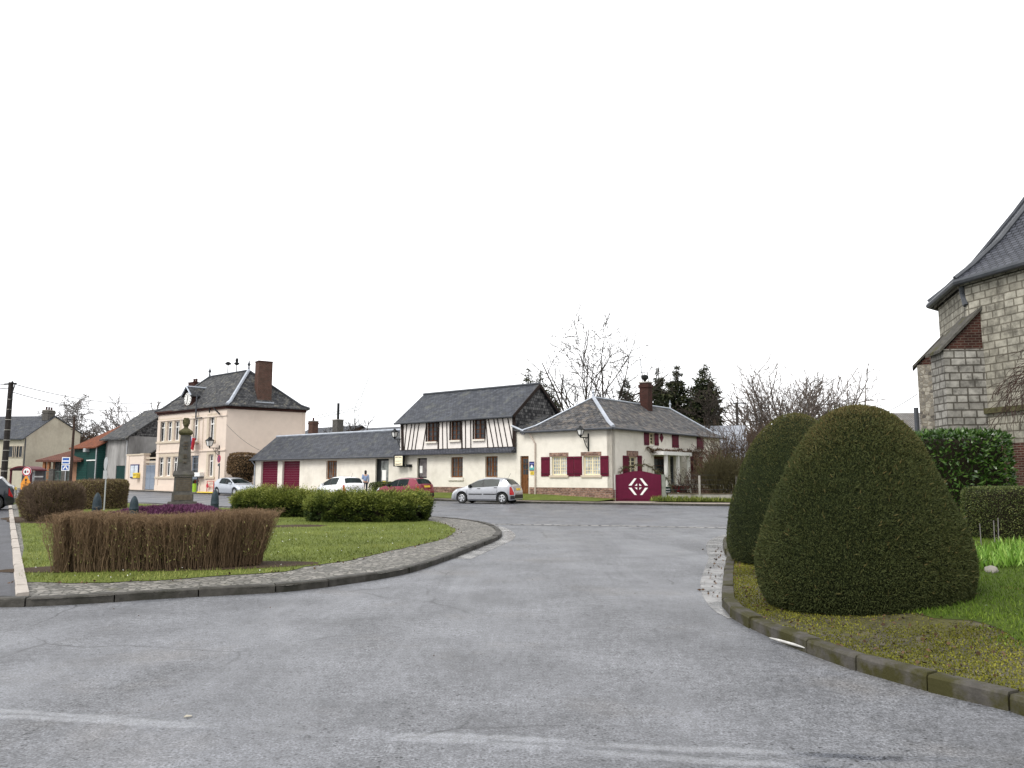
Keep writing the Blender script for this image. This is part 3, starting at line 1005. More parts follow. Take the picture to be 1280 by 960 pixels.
def zr(X, Y):
    X = np.atleast_1d(np.asarray(X, dtype=float)); Y = np.atleast_1d(np.asarray(Y, dtype=float))
    if len(X) > 15000:
        return np.concatenate([zr(X[i:i + 15000], Y[i:i + 15000]) for i in range(0, len(X), 15000)])
    p = np.stack([X, Y], 1)
    A, B = RK[:-1], RK[1:]
    AB = B - A
    t = np.clip(((p[:, None] - A) * AB).sum(2) / (AB ** 2).sum(1), 0, 1)
    q = A + t[:, :, None] * AB
    D = np.linalg.norm(p[:, None] - q, axis=2).min(1)
    return 0.105 + 0.065 * np.clip(D - 0.6, 0, 9.0)


kerb('verge_kerb', rk, 0.16, 0.12, KERBMOSS, 0.62, 15, inside=-1)
ri = offset_path(rk, -0.155)
verge = list(ri) + [np.array([30, 40]), np.array([60, 36]), np.array([60, 2]), np.array([3.95, 2.0])]
cy = [k * 0.7 for k in range(4, 56)]
cx = [k * 0.7 for k in range(3, 36)]
sheet('verge_paving', verge, 0.0, COBBLEMOSS, zr, cy, cx, smooth=True)
edge = catmull([(5.4, 2.5), (5.0, 5.2), G(1280, 797, 0.2), G(1200, 776, 0.2), G(1136, 762, 0.2), (4.6, 9.9), (4.75, 12.0), (5.3, 15.0), (6.1, 18.0), (7.5, 21.5), (11, 24.5), (15, 27.5), (22, 33)], 0.3)
_w = np.linspace(0, 60, len(edge)); edge = edge + np.random.default_rng(6).normal(size=edge.shape) * 0.04 + np.stack([0.10 * np.sin(_w * 1.7) + 0.06 * np.sin(_w * 4.1), 0.08 * np.cos(_w * 2.3)], 1)
verge_lawn = list(edge) + [np.array([58, 34]), np.array([58, 2.5])]
sheet('verge_lawn', verge_lawn, 0.004, LAWN2, zr, cy, cx, smooth=True)
# wet concrete channel beside the far half of the verge kerb
i0 = int(np.argmin(np.hypot(rk[:, 0] - 2.55, rk[:, 1] - 9.0)))
i1 = int(np.argmin(np.hypot(rk[:, 0] - 5.5, rk[:, 1] - 20.4)))
seg = rk[i0:i1 + 6]
wd = np.interp(np.arange(len(seg)), [0, 4, 8, len(seg)], [0.05, 0.26, 0.34, 0.4])[:, None]
dd = np.gradient(seg, axis=0); dd /= np.linalg.norm(dd, axis=1, keepdims=True)
lo = seg + np.stack([-dd[:, 1], dd[:, 0]], 1) * wd
sheet('concrete_channel', list(lo) + list(seg[::-1]), 0.004, GUTTER)

# --- far pavement, grass verge, gardens
kerb('far_kerb', far_kerb, 0.15, 0.12, KERBSTONE, 1.1, 25, inside=1)
pa = offset_path(far_kerb, 0.145)


def loc_w(X, Y):
    v = (np.asarray(Y) - F0.y) * 0.78 + (np.asarray(X) - F0.x) * 0.626
    s = (np.asarray(X) - F0.x) * 0.78 - (np.asarray(Y) - F0.y) * 0.626
    return s, v


def zv(X, Y):
    """verge: rises from the pavement to the house wall"""
    s, v = loc_w(X, Y)
    up = 0.24 * clamp((v + 2.3) / 2.3) * clamp((-s + 1.0) / 6.0) + 0.10 * clamp((v + 2.0) / 2.0)
    return zg(X, Y) + 0.115 + up * clamp((s + 22) / 3)


sheet('far_pavement', list(pa) + [np.array([75, 75]), np.array([-60, 110]), xy(sw(-78, 6))], 0.115, PATHM)
vpoly = [sw(-19, -2.05), sw(-10, -2.05), sw(-4, -2.0), sw(0.0, -1.6), sw(0.3, 0.1), sw(-19, 0.1)]
sheet('verge_grass', [xy(p) for p in vpoly], 0.006, LAWN, zv, [40 + k * 0.6 for k in range(40)], [-12 + k * 0.8 for k in range(26)])
GARD_Z = 0.42
sheet('garden_ground', [xy(sw(0.4, 0.4)), np.array([7.6, 44.8]), np.array([11.5, 43.9]), np.array([30, 43]), np.array([60, 45]), np.array([80, 140]), np.array([-10, 120])], 0.25, LAWN)
bankp = [np.array([7.9, 43.35]), np.array([11.5, 42.4]), np.array([16, 41.6]), np.array([16, 43.5]), np.array([8.1, 44.7])]
sheet('bank_grass', bankp, 0.13, LAWN, lambda X, Y: zg(X, Y) + 0.16 * clamp((Y - 42.2) / 1.6), [42 + .3 * k for k in range(10)])
sheet('road_edge_line', [xy(sw(-57, -4.2)), xy(sw(-46, -4.2)), xy(sw(-46, -4.35)), xy(sw(-57, -4.35))], 0.01, LINEW)
sheet('stop_line', [xy(sw(-66, -3.2)), xy(sw(-58, -3.2)), xy(sw(-58, -3.45)), xy(sw(-66, -3.45))], 0.01, LINEW)
# ------------------------------------------------------------------ vegetation
def grass(name, poly, n, zf, off, m, h=(0.03, 0.075), wd=0.012, label=None):
    poly = np.asarray([p[:2] for p in poly])
    lo, hi = poly.min(0), poly.max(0)
    p = NP.random((n * 3, 2)) * (hi - lo) + lo
    p = p[in_poly(p, poly)]
    # nearer blades are the ones that show
    w_ = 1.0 / np.maximum(np.hypot(p[:, 0], p[:, 1]), 6) ** 1.6
    keep = NP.random(len(p)) < w_ / w_.max() * 1.4
    p = p[keep][:n]
    for sp_ in SOILS: p = p[~in_poly(p, sp_)]
    z = zf(p[:, 0], p[:, 1]) + off
    c = np.column_stack([p, z])
    d = unit(np.column_stack([NP.normal(size=(len(p), 2)) * 0.55, np.ones(len(p))]))
    hh = NP.uniform(h[0], h[1], len(p))
    s = unit(np.column_stack([NP.normal(size=(len(p), 2)), np.zeros(len(p))])) * wd / 2
    V = np.stack([c - s, c + s, c + d * hh[:, None]], 1).reshape(-1, 3)
    F = np.arange(len(p) * 3).reshape(-1, 3)
    patch = wob(np.column_stack([p, np.zeros(len(p))]), 3, 0.8)
    t = np.clip(NP.random(len(p)) * 0.6 + 0.18 + patch * 0.42, 0, 1)
    o = np_mesh(name, V, F, m, tint=np.repeat(t, 3))
    o['kind'] = 'stuff'
    tag(o, label, 'grass')
    return o


grass('grass_blades', lawn_poly, 130000, zg, LAWN_Z, GRASSL, label='short yellow green grass covering the traffic island')
near_l = [p for p in verge_lawn if True]
grass('grass_blades', [np.array([4.4, 3.2])] + [p for p in edge if p[1] < 19] + [np.array([16, 19]), np.array([16, 3])], 110000, zr, 0.01, GRASSR, (0.025, 0.07), 0.010, label='short dark green grass on the verge beside the topiary')


# ragged fringe where the verge grass creeps over the moss
_e = edge[(edge[:, 1] < 17)]
_e = _e[NP.integers(0, len(_e), 9000)] + NP.normal(size=(9000, 2)) * np.array([0.16, 0.14])
_cl = wob(np.column_stack([_e, _e[:, 0] * 0]), 51, 3.0) > -0.1
_e = _e[_cl]
_d = unit(np.column_stack([NP.normal(size=(len(_e), 2)) * 0.6, np.ones(len(_e))]))
V, F, t = leaf_arrays(np.column_stack([_e, zr(_e[:, 0], _e[:, 1]) + 0.005]), _d, NP.uniform(0.02, 0.06, len(_e)), 0.009, NP.random(len(_e)))
o = np_mesh('grass_fringe', V, F, GRASSR, tint=t); o['kind'] = 'stuff'; tag(o, 'ragged grass creeping over the mossy setts at the lawn edge', 'grass')


def scatter_pts(poly, n, zf, off):
    poly = np.asarray([p[:2] for p in poly]); lo, hi = poly.min(0), poly.max(0)
    p = NP.random((n * 4, 2)) * (hi - lo) + lo
    p = p[in_poly(p, poly)][:n]
    return np.column_stack([p, zf(p[:, 0], p[:, 1]) + off])


def specks(name, pts, size, m, label, cat):
    d = unit(np.column_stack([NP.normal(size=(len(pts), 2)), NP.random(len(pts)) * 0.4]))
    V, F, t = leaf_arrays(pts, d, NP.uniform(0.6, 1.2, len(pts)) * size, NP.uniform(0.5, 0.9, len(pts)) * size, NP.random(len(pts)))
    o = np_mesh(name, V, F, m, tint=t)
    o['kind'] = 'stuff'
    tag(o, label, cat)


specks('daisies', scatter_pts([p for p in lawn_poly if p[1] < 26], 170, zg, LAWN_Z + 0.04), 0.028, PETAL, 'tiny white daisies dotted over the island lawn', 'daisies')
specks('daisies', scatter_pts([p for p in edge if p[1] < 16] + [np.array([13, 16]), np.array([13, 4])], 60, zr, 0.06), 0.03, PETAL, 'a few white daisies in the grass behind the round topiary', 'daisies')
LITTER = leafmat('leaf_litter', [(0.0, (0.03, 0.018, 0.01)), (1.0, (0.13, 0.075, 0.04))], 0.9)
# moss tufts on the verge setts
mp_ = [p for p in ri if p[1] < 20] + [p for p in edge[::-1] if p[1] < 20]
mp_ = [np.array(p) for p in mp_]
pts = scatter_pts(mp_, 90000, zr, 0.0)
keepm = wob(pts, 21, 2.2) + NP.normal(size=len(pts)) * 0.3 > -0.5
pts = pts[keepm]
d_ = unit(NP.normal(size=(len(pts), 3)) * 0.8 + np.array([0, 0, 1]))
V, F, t = leaf_arrays(pts, d_, NP.uniform(0.008, 0.026, len(pts)), NP.uniform(0.008, 0.018, len(pts)), np.clip(NP.random(len(pts)) * .6 + wob(pts, 5, 1.5) * .3 + .25, 0, 1))
o = np_mesh('moss', V, F, MOSSL, tint=t); o['kind'] = 'stuff'; tag(o, 'yellow green moss over the old setts behind the verge kerb', 'moss')
lit = scatter_pts(mp_, 700, zr, 0.012)
specks('leaf_litter', lit, 0.045, LITTER, 'brown leaf litter on the mossy setts of the verge', 'leaf litter')
gl = seg[:: 1][4:26]
lp = np.concatenate([gl + NP.normal(size=gl.shape) * 0.09 for _ in range(5)])
lp = np.column_stack([lp[:, 0] - 0.14, lp[:, 1], np.full(len(lp), 0.012)])
specks('fallen_leaves', lp[:60], 0.05, LITTER, 'dead wet leaves lying in the pale concrete channel', 'leaves')
rp = np.column_stack([NP.uniform(-5, 4.5, 60), NP.uniform(3, 20, 60), np.full(60, 0.006)])
specks('road_grit', rp[rp[:, 0] < 2.4], 0.018, LITTER, 'specks of dark grit scattered over the asphalt road', 'grit')
kp = inner[:: 2]
ep = np.concatenate([kp + NP.normal(size=kp.shape) * 0.1 for _ in range(5)])
specks('edge_litter', np.column_stack([ep, zg(ep[:, 0], ep[:, 1]) + 0.104]), 0.05, LITTER, 'brown dead leaves along the edge of the island lawn', 'leaf litter')


def shrub(name, label, cat, c, rings, a, b, ang, ex, n_leaf, ln, wd, leaf, core, up=0.3, out=0.8, jit=0.8, wamp=0.03, wfreq=2.0, seed=1, inset=0.93, tintf=None, group=None, nseg=72, deform=None):
    t = thing(name, label, cat, c, 0, group)
    V, F = loft(c, rings, a, b, ang, ex, nseg)
    if deform is not None: V = deform(V)
    cc = np.array([c[0], c[1], 0])
    hd = V - cc; hd[:, 2] = 0
    V = V + unit(hd) * (wob(V, seed, wfreq) * wamp)[:, None] + np.array([0, 0, 1]) * (wob(V, seed + 9, wfreq) * wamp * 0.6)[:, None]
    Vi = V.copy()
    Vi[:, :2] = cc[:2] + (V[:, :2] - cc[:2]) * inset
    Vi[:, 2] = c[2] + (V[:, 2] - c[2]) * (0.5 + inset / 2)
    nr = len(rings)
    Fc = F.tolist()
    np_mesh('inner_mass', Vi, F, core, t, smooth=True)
    p, nm = sample_faces(V, F, n_leaf)
    p = p + nm * NP.uniform(-0.6, 0.25, (n_leaf, 1)) * ln * 0.6
    d = unit(nm * out + NP.normal(size=(n_leaf, 3)) * jit + np.array([0, 0, up]))
    tt = tintf(p, nm) if tintf else NP.random(n_leaf)
    Lv, Lf, Lt = leaf_arrays(p, d, ln * NP.uniform(0.6, 1.3, n_leaf), wd * NP.uniform(0.7, 1.3, n_leaf), np.clip(tt, 0, 1))
    np_mesh('foliage', Lv, Lf, leaf, t, tint=Lt)
    return t, V, F


def yew(label, c, a, b, ang, H, n_leaf, seed, prof):
    rings = [(1e-3 if s_ <= 0 else s_, z * H) for s_, z in prof]

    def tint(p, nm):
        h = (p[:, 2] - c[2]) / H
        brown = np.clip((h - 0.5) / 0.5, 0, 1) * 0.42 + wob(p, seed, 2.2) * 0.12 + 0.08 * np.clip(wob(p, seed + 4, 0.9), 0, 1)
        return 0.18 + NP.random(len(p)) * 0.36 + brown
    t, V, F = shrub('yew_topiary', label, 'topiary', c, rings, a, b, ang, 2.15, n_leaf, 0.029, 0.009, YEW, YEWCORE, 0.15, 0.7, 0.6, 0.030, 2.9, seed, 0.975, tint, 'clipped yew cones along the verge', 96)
    if n_leaf < 30000: return t
    n2 = n_leaf // 60
    p, nm = sample_faces(V, F, n2)
    d = unit(nm * 0.6 + NP.normal(size=(n2, 3)) * 0.4 + np.array([0, 0, 0.6]))
    Lv, Lf, Lt = leaf_arrays(p - nm * 0.01, d, NP.uniform(0.05, 0.10, n2), NP.uniform(0.008, 0.014, n2), np.clip(NP.random(n2) * 0.6 + 0.35, 0, 1))
    np_mesh('stray_shoots', Lv, Lf, YEW, t, tint=Lt)
    return t


PROF = [(0.90, 0.0), (0.96, 0.05), (0.985, 0.10), (1.0, 0.16), (0.995, 0.24), (0.965, 0.32), (0.915, 0.41), (0.845, 0.51), (0.76, 0.61), (0.665, 0.71), (0.555, 0.81), (0.44, 0.89), (0.315, 0.95), (0.19, 0.985), (0.07, 0.998), (0.0, 1.0)]
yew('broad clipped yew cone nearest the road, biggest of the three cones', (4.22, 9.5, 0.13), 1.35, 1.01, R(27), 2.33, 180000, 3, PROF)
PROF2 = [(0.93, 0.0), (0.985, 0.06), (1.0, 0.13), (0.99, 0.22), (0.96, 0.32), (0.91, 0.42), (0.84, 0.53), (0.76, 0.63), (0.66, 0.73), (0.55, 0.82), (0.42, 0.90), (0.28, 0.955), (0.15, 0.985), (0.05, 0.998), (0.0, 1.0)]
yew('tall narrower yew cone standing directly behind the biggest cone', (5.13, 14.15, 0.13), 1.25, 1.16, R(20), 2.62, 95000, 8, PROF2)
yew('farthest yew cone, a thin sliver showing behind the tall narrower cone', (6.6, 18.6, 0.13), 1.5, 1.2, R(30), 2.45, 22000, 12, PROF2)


# --- brown clipped hedge made of upright stems
def stem_hedge():
    t = thing('bare_stem_hedge', 'clipped brown hedge of bare upright stems at the front of the island', 'hedge', (-5.85, 13.5, 0.1))
    n = 3800
    u = NP.random(n); side = NP.random(n)
    ctr = np.array([[-7.38, 12.95], [-6.8, 12.98], [-5.9, 13.2], [-5.0, 13.55], [-4.4, 13.95]])
    xs = np.interp(u, np.linspace(0, 1, 5), ctr[:, 0]); ys = np.interp(u, np.linspace(0, 1, 5), ctr[:, 1])
    off = NP.uniform(-0.33, 0.33, n)
    p0 = np.column_stack([xs + off * -0.22, ys + off, np.full(n, 0.1) + NP.uniform(-0.01, 0.03, n)])
    # thin spot near the left end
    keep = ~((u > 0.10) & (u < 0.17) & (NP.random(n) < 0.72))
    p0, u, off = p0[keep], u[keep], off[keep]; n = len(p0)
    top = 0.865 + 0.035 * np.sin(u * 9) + NP.normal(size=n) * 0.035
    lean = np.column_stack([NP.normal(size=n) * 0.10 + (u - 0.5) * 0.28 * (u > 0.75), off * 0.28 + NP.normal(size=n) * 0.07])
    segs = []
    K = 5
    pts = [p0]
    for k in range(1, K + 1):
        f = k / K
        q = p0.copy()
        q[:, :2] += lean * f ** 1.2 + NP.normal(size=(n, 2)) * 0.014
        q[:, 2] = 0.1 + top * f
        pts.append(q)
    r0 = NP.uniform(0.0028, 0.0065, n)
    tints = []
    tn = NP.random(n)
    for k in range(K):
        ra = r0 * (1 - 0.14 * k); rb = r0 * (1 - 0.14 * (k + 1))
        segs.append(np.column_stack([pts[k], pts[k + 1], ra, rb])); tints.append(tn * 0.55 + 0.06 * k)
    # side twigs, thicker together towards the clipped top
    for k, m_ in ((1, 2), (2, 3), (3, 4), (4, 5)):
        for _ in range(m_):
            f = NP.random((n, 1))
            a = pts[k] * (1 - f) + pts[k + 1] * f
            L = NP.uniform(0.06, 0.17, (n, 1))
            d = unit(np.column_stack([NP.normal(size=n) * 0.55, NP.normal(size=n) * 0.55, NP.uniform(0.7, 1.4, n)]))
            e = a + d * L
            e[:, 2] = np.minimum(e[:, 2], 0.1 + top + 0.01)
            segs.append(np.column_stack([a, e, np.full(n, 0.0028), np.full(n, 0.0016)])); tints.append(NP.random(n) * 0.5 + 0.1 + 0.06 * k)
    V, F = seg_tubes(np.concatenate(segs), 3)
    np_mesh('stems', V, F, STEMS, t, tint=np.clip(np.repeat(np.concatenate(tints), 6), 0, 1))
    nl = 11000
    i = NP.integers(0, n, nl); f = NP.uniform(0.15, 0.85, nl)
    c = p0[i].copy(); c[:, :2] += lean[i] * f[:, None] + NP.normal(size=(nl, 2)) * 0.03; c[:, 2] = 0.1 + top[i] * f
    grp = wob(c, 44, 2.5) > -0.1
    c = c[grp]
    d = unit(NP.normal(size=(len(c), 3)) * 0.5 + np.array([0, 0, 0.9]))
    V, F, tt = leaf_arrays(c, d, NP.uniform(0.02, 0.05, len(c)), NP.uniform(0.008, 0.016, len(c)), NP.random(len(c)))
    np_mesh('leaves', V, F, HEDGELEAF, t, tint=tt)


stem_hedge()


def box_rings(H, rnd_=0.12, flare=0.0):
    return [(0.94 - flare, 0.0), (0.98 - flare * .6, H * 0.15), (1.0, H * 0.45), (1.0, H * 0.7), (0.985, H - rnd_), (0.95, H - rnd_ * 0.45), (0.88, H - rnd_ * 0.12), (0.7, H), (0.35, H + 0.005), (1e-3, H + 0.005)]


def spray_shrub(name, label, cat, c, H, a, b, ang, n_tuft, seed, group):
    """juniper clipped at the sides, layered sprays over the top"""
    r_ = np.random.default_rng(seed)
    t = thing(name, label, cat, c, 0, group)
    rings = [(0.93, 0.0), (0.97, H * 0.12), (0.99, H * 0.4), (0.98, H * 0.62), (0.95, H * 0.74), (0.89, H * 0.83), (0.78, H * 0.9), (0.6, H * 0.95), (0.36, H * 0.98), (0.18, H * 0.99), (1e-3, H * 0.99)]
    V, F = loft(c, rings, a, b, ang, 3.0, 80)
    k = clamp((V[:, 2] - c[2]) / H * 2 - 1)
    V[:, 2] += k * wob(V * np.array([1, 1, 0]), seed, 1.5, 3) * 0.2
    cc = np.array([c[0], c[1], 0.0])
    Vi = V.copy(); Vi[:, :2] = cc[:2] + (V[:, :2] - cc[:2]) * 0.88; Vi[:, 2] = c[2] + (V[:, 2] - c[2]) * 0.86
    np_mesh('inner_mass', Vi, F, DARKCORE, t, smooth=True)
    p, nm = sample_faces(V, F, n_tuft)
    rad = p - cc; rad[:, 2] = 0; rad = unit(rad)
    top = clamp(nm[:, 2])[:, None]
    d = unit(nm * 0.45 + rad * (0.3 + 0.75 * top) + r_.normal(size=p.shape) * 0.35 + np.array([0, 0, 0.08]))
    m = 110
    L = (0.18 + 0.24 * top) * r_.uniform(0.6, 1.3, (n_tuft, 1))
    u = r_.random((n_tuft, m)) ** 0.8
    side = unit(np.cross(d, np.array([[0, 0, 1.0]]))); upv = np.cross(side, d)
    sp_ = r_.normal(size=(n_tuft, m)) * 0.42; su_ = r_.normal(size=(n_tuft, m)) * 0.16
    pos = (p - d * 0.09)[:, None] + d[:, None] * (u[..., None] * L[:, None]) + side[:, None] * (sp_ * u * L)[..., None] + upv[:, None] * (su_ * (0.3 + u) * L)[..., None]
    ld = unit(d[:, None] + side[:, None] * sp_[..., None] * 1.6 + upv[:, None] * su_[..., None] + r_.normal(size=(n_tuft, m, 3)) * 0.28)
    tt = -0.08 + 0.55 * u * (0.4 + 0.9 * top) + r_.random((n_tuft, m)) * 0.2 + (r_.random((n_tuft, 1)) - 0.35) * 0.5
    n = n_tuft * m
    Lv, Lf, Lt = leaf_arrays(pos.reshape(-1, 3), ld.reshape(-1, 3), r_.uniform(0.05, 0.11, n), r_.uniform(0.016, 0.03, n), np.clip(tt.reshape(-1), 0, 1))
    np_mesh('foliage', Lv, Lf, JUNIPER, t, tint=Lt)
    return t


gj = 'clipped juniper hedges on the island'
cR = G(460, 650, 0.1); cL = G(345, 643, 0.1)
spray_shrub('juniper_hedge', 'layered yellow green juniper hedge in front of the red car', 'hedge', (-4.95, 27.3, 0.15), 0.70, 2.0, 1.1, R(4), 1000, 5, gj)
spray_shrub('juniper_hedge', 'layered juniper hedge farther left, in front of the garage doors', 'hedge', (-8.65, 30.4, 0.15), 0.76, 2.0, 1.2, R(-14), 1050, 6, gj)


def leafy(name, label, c, H, a, b, ang, n, ln, wd, leaf, seed, core=DARKCORE, ex=3.0, rings=None, group=None, wamp=0.06, up=0.3, out=0.6, jit=0.9, tintf=None, inset=0.86):
    return shrub(name, label, 'hedge' if 'hedge' in name else 'shrub', c, rings or box_rings(H, 0.16), a, b, ang, ex, n, ln, wd, leaf, core, up, out, jit, wamp, 2.0, seed, inset, tintf, group, 64)


# brown hedge behind, on the left of the island
p_ = G(62, 641, 0.1)
bh1, _, _ = leafy('brown_hedge', 'rounded brown and olive hedge growing beside the slate grey car', (-15.85, 27.2, 0.12), 1.28, 0.86, 0.9, R(-35), 26000, 0.075, 0.022, BROWNLEAF, 31, wamp=0.14, inset=0.84, ex=2.4, rings=[(0.7, 0.0), (0.86, 0.15), (0.98, 0.4), (1.02, 0.7), (0.98, 0.95), (0.88, 1.12), (0.7, 1.22), (0.4, 1.28), (1e-3, 1.28)])
bh2, _, _ = leafy('brown_hedge', 'flat topped brown hedge behind the pole with the sign seen edge on', (-18.85, 36.0, 0.2), 1.25, 1.12, 0.9, R(-15), 22000, 0.08, 0.024, BROWNLEAF, 33, wamp=0.08)
leafy('box_hedge', 'clipped olive box hedge beside the church at the right edge', (10.72, 15.9, float(zr(10, 15.6)[0]) - 0.02), 0.98, 1.45, 0.75, R(3), 36000, 0.036, 0.016, BOXLEAF, 41, ex=5, wamp=0.025, inset=0.95, rings=box_rings(0.98, 0.08))
leafy('laurel_bush', 'glossy green laurel bush below the church buttress', (12.05, 21.3, 0.6), 2.15, 1.2, 1.1, R(10), 6500, 0.15, 0.055, LAUREL, 42, ex=2.8, wamp=0.1, up=0.35, out=0.9, jit=0.7, inset=0.86, tintf=lambda p, nm: NP.random(len(p)) ** 1.2)
leafy('low_hedge', 'low dark hedge between the white car and the annex wall', (-8.4, 53.6, 0.25), 1.0, 1.7, 0.45, UA, 7000, 0.09, 0.04, BOXLEAF, 43, ex=5, wamp=0.03)
# rounded brown shrub by the garage wall
leafy('beech_shrub', 'round topped brown clipped shrub beside the left garage door', (*P(303, 597, 68.2)[:2], 0.2), 3.2, 1.45, 1.0, UA, 11000, 0.13, 0.06, leafmat('copper_beech', [(0.0, (0.05, 0.032, 0.018)), (0.6, (0.16, 0.10, 0.05)), (1.0, (0.27, 0.17, 0.08))], 0.8), 45, wamp=0.06, rings=[(0.55, 0.0), (0.6, 1.0), (0.62, 1.6), (0.98, 1.9), (1.0, 2.6), (0.96, 3.1), (0.85, 3.4), (0.5, 3.5), (1e-3, 3.5)])

TWIG = mat('hedge_twigs', (0.14, 0.10, 0.07), .9, .3, 5)
def add_twigs(o, c, H, a, b, ang, n, seed, ex=2.6):
    """thin bare shoots that break the outline of a loose hedge"""
    V, F = loft(c, [(0.8, 0.1), (0.98, H * .35), (1.0, H * .7), (0.9, H * .9), (0.6, H), (0.2, H)], a, b, ang, ex, 48)
    p, nm = sample_faces(V, F, n)
    d = unit(nm * .55 + NP.normal(size=(n, 3)) * .35 + np.array([0, 0, .75]))
    L = NP.uniform(.12, .34, (n, 1))
    mid = p + d * L * .3 + NP.normal(size=(n, 3)) * .015
    e_ = p + d * L * .62
    q = p - d * L * .5
    sg = np.concatenate([np.column_stack([q, mid, np.full(n, .007), np.full(n, .0055)]), np.column_stack([mid, e_, np.full(n, .0055), np.full(n, .003)])])
    V, F = seg_tubes(sg, 3)
    np_mesh('twigs', V, F, TWIG, o)


add_twigs(bh1, (-15.85, 27.2, 0.12), 1.22, 0.86, 0.9, R(-35), 3800, 1)
add_twigs(bh2, (-18.85, 36.0, 0.2), 1.2, 1.12, 0.9, R(-15), 2600, 2)

# heather round the monument
hp = []
hb = G(236, 634, 0.12)
n = 16000
a_ = NP.random(n) * 6.283; rr = np.sqrt(NP.random(n))
hx = -13.7 + np.cos(a_) * rr * 2.5; hy = 31.8 + np.sin(a_) * rr * 1.0
hz = 0.2 + np.clip(0.30 * (1 - rr ** 2) + 0.11 * wob(np.column_stack([hx, hy, hx * 0]), 77, 2.4), 0.02, 1)
c_ = np.column_stack([hx, hy, hz])
d_ = unit(NP.normal(size=(n, 3)) * 0.6 + np.array([0, 0, 1]))
V, F, t_ = leaf_arrays(c_ - np.array([0, 0, 0.12]), d_, NP.uniform(0.08, 0.2, n), NP.uniform(0.02, 0.04, n), np.clip(NP.random(n) * 0.8 + 0.2 * wob(c_, 3, 2), 0, 1))
o = np_mesh('heather', V, F, HEATHER, tint=t_); o['kind'] = 'stuff'; tag(o, 'purple heather around the foot of the war memorial', 'heather')

# bulb leaves in the churchyard bed, on the lawn by the box hedge
n = 5200
bx = NP.uniform(6.7, 11.5, n); by = 11.3 + NP.uniform(0, 2.1, n) + (bx - 7) * 0.12
clump = wob(np.column_stack([bx, by, bx * 0]), 15, 2.0) > -0.35
bx, by = bx[clump], by[clump]; n = len(bx)
bz = zr(bx, by)
d_ = unit(np.column_stack([NP.normal(size=(n, 2)) * 0.45, np.ones(n)]))
V, F, t_ = leaf_arrays(np.column_stack([bx, by, bz]), d_, NP.uniform(0.14, 0.3, n), NP.uniform(0.02, 0.034, n), np.clip(NP.normal(size=n) * 0.25 + 0.55, 0, 1))
o = np_mesh('bulb_leaves', V, F, BULB, tint=t_); o['kind'] = 'stuff'; tag(o, 'bright green bulb leaves growing in front of the box hedge', 'plants')
n = 200
gx = NP.uniform(7.6, 16, 2600); gy = 42.9 - (gx - 7.6) * 0.13 + NP.uniform(-0.25, 0.5, 2600)
gz = zg(gx, gy) + 0.16
d_ = unit(np.column_stack([NP.normal(size=(2600, 2)) * 0.5, np.ones(2600)]))
V, F, t_ = leaf_arrays(np.column_stack([gx, gy, gz]), d_, NP.uniform(0.12, 0.42, 2600) * np.clip(1.2 - (gx - 7.6) / 9, 0.4, 1), NP.uniform(0.03, 0.06, 2600), NP.random(2600) * 0.8)
o = np_mesh('flower_bed', V, F, GRASSL, tint=t_); o['kind'] = 'stuff'; tag(o, 'green plants growing along the foot of the garden wall', 'plants')

STONE_PALE = mat('pale_field_stone', (0.27, 0.25, 0.22), 0.9, 0.2, 8, 0.4, 30)
def stone(label, x, y, r_, seed):
    me = bpy.data.meshes.new('edging_stone')
    bm = bmesh.new()
    bmesh.ops.create_icosphere(bm, subdivisions=3, radius=1)
    for v in bm.verts:
        k = 1 + 0.22 * mnoise.noise(v.co * 1.7 + Vector((seed, seed * 2, 0)))
        v.co = Vector((v.co.x * r_ * 1.5 * k, v.co.y * r_ * k, v.co.z * r_ * 0.75 * k))
    bm.to_mesh(me); bm.free(); metric_uv(me)
    o = link_mesh('edging_stone', me, STONE_PALE, None, True)
    o.location = (x, y, float(zr(x, y)[0]) + r_ * 0.35)
    o.rotation_euler = (0, 0, seed)
    tag(o, label, 'stone', 'stones edging the flower bed')


stone('pale edging stone next to the biggest yew cone', 6.62, 11.0, 0.085, 1.1)
stone('darker small stone in the middle of the bed edging', 7.35, 10.9, 0.08, 2.3)
stone('pale edging stone at the right end of the flower bed', 8.0, 10.85, 0.09, 3.7)


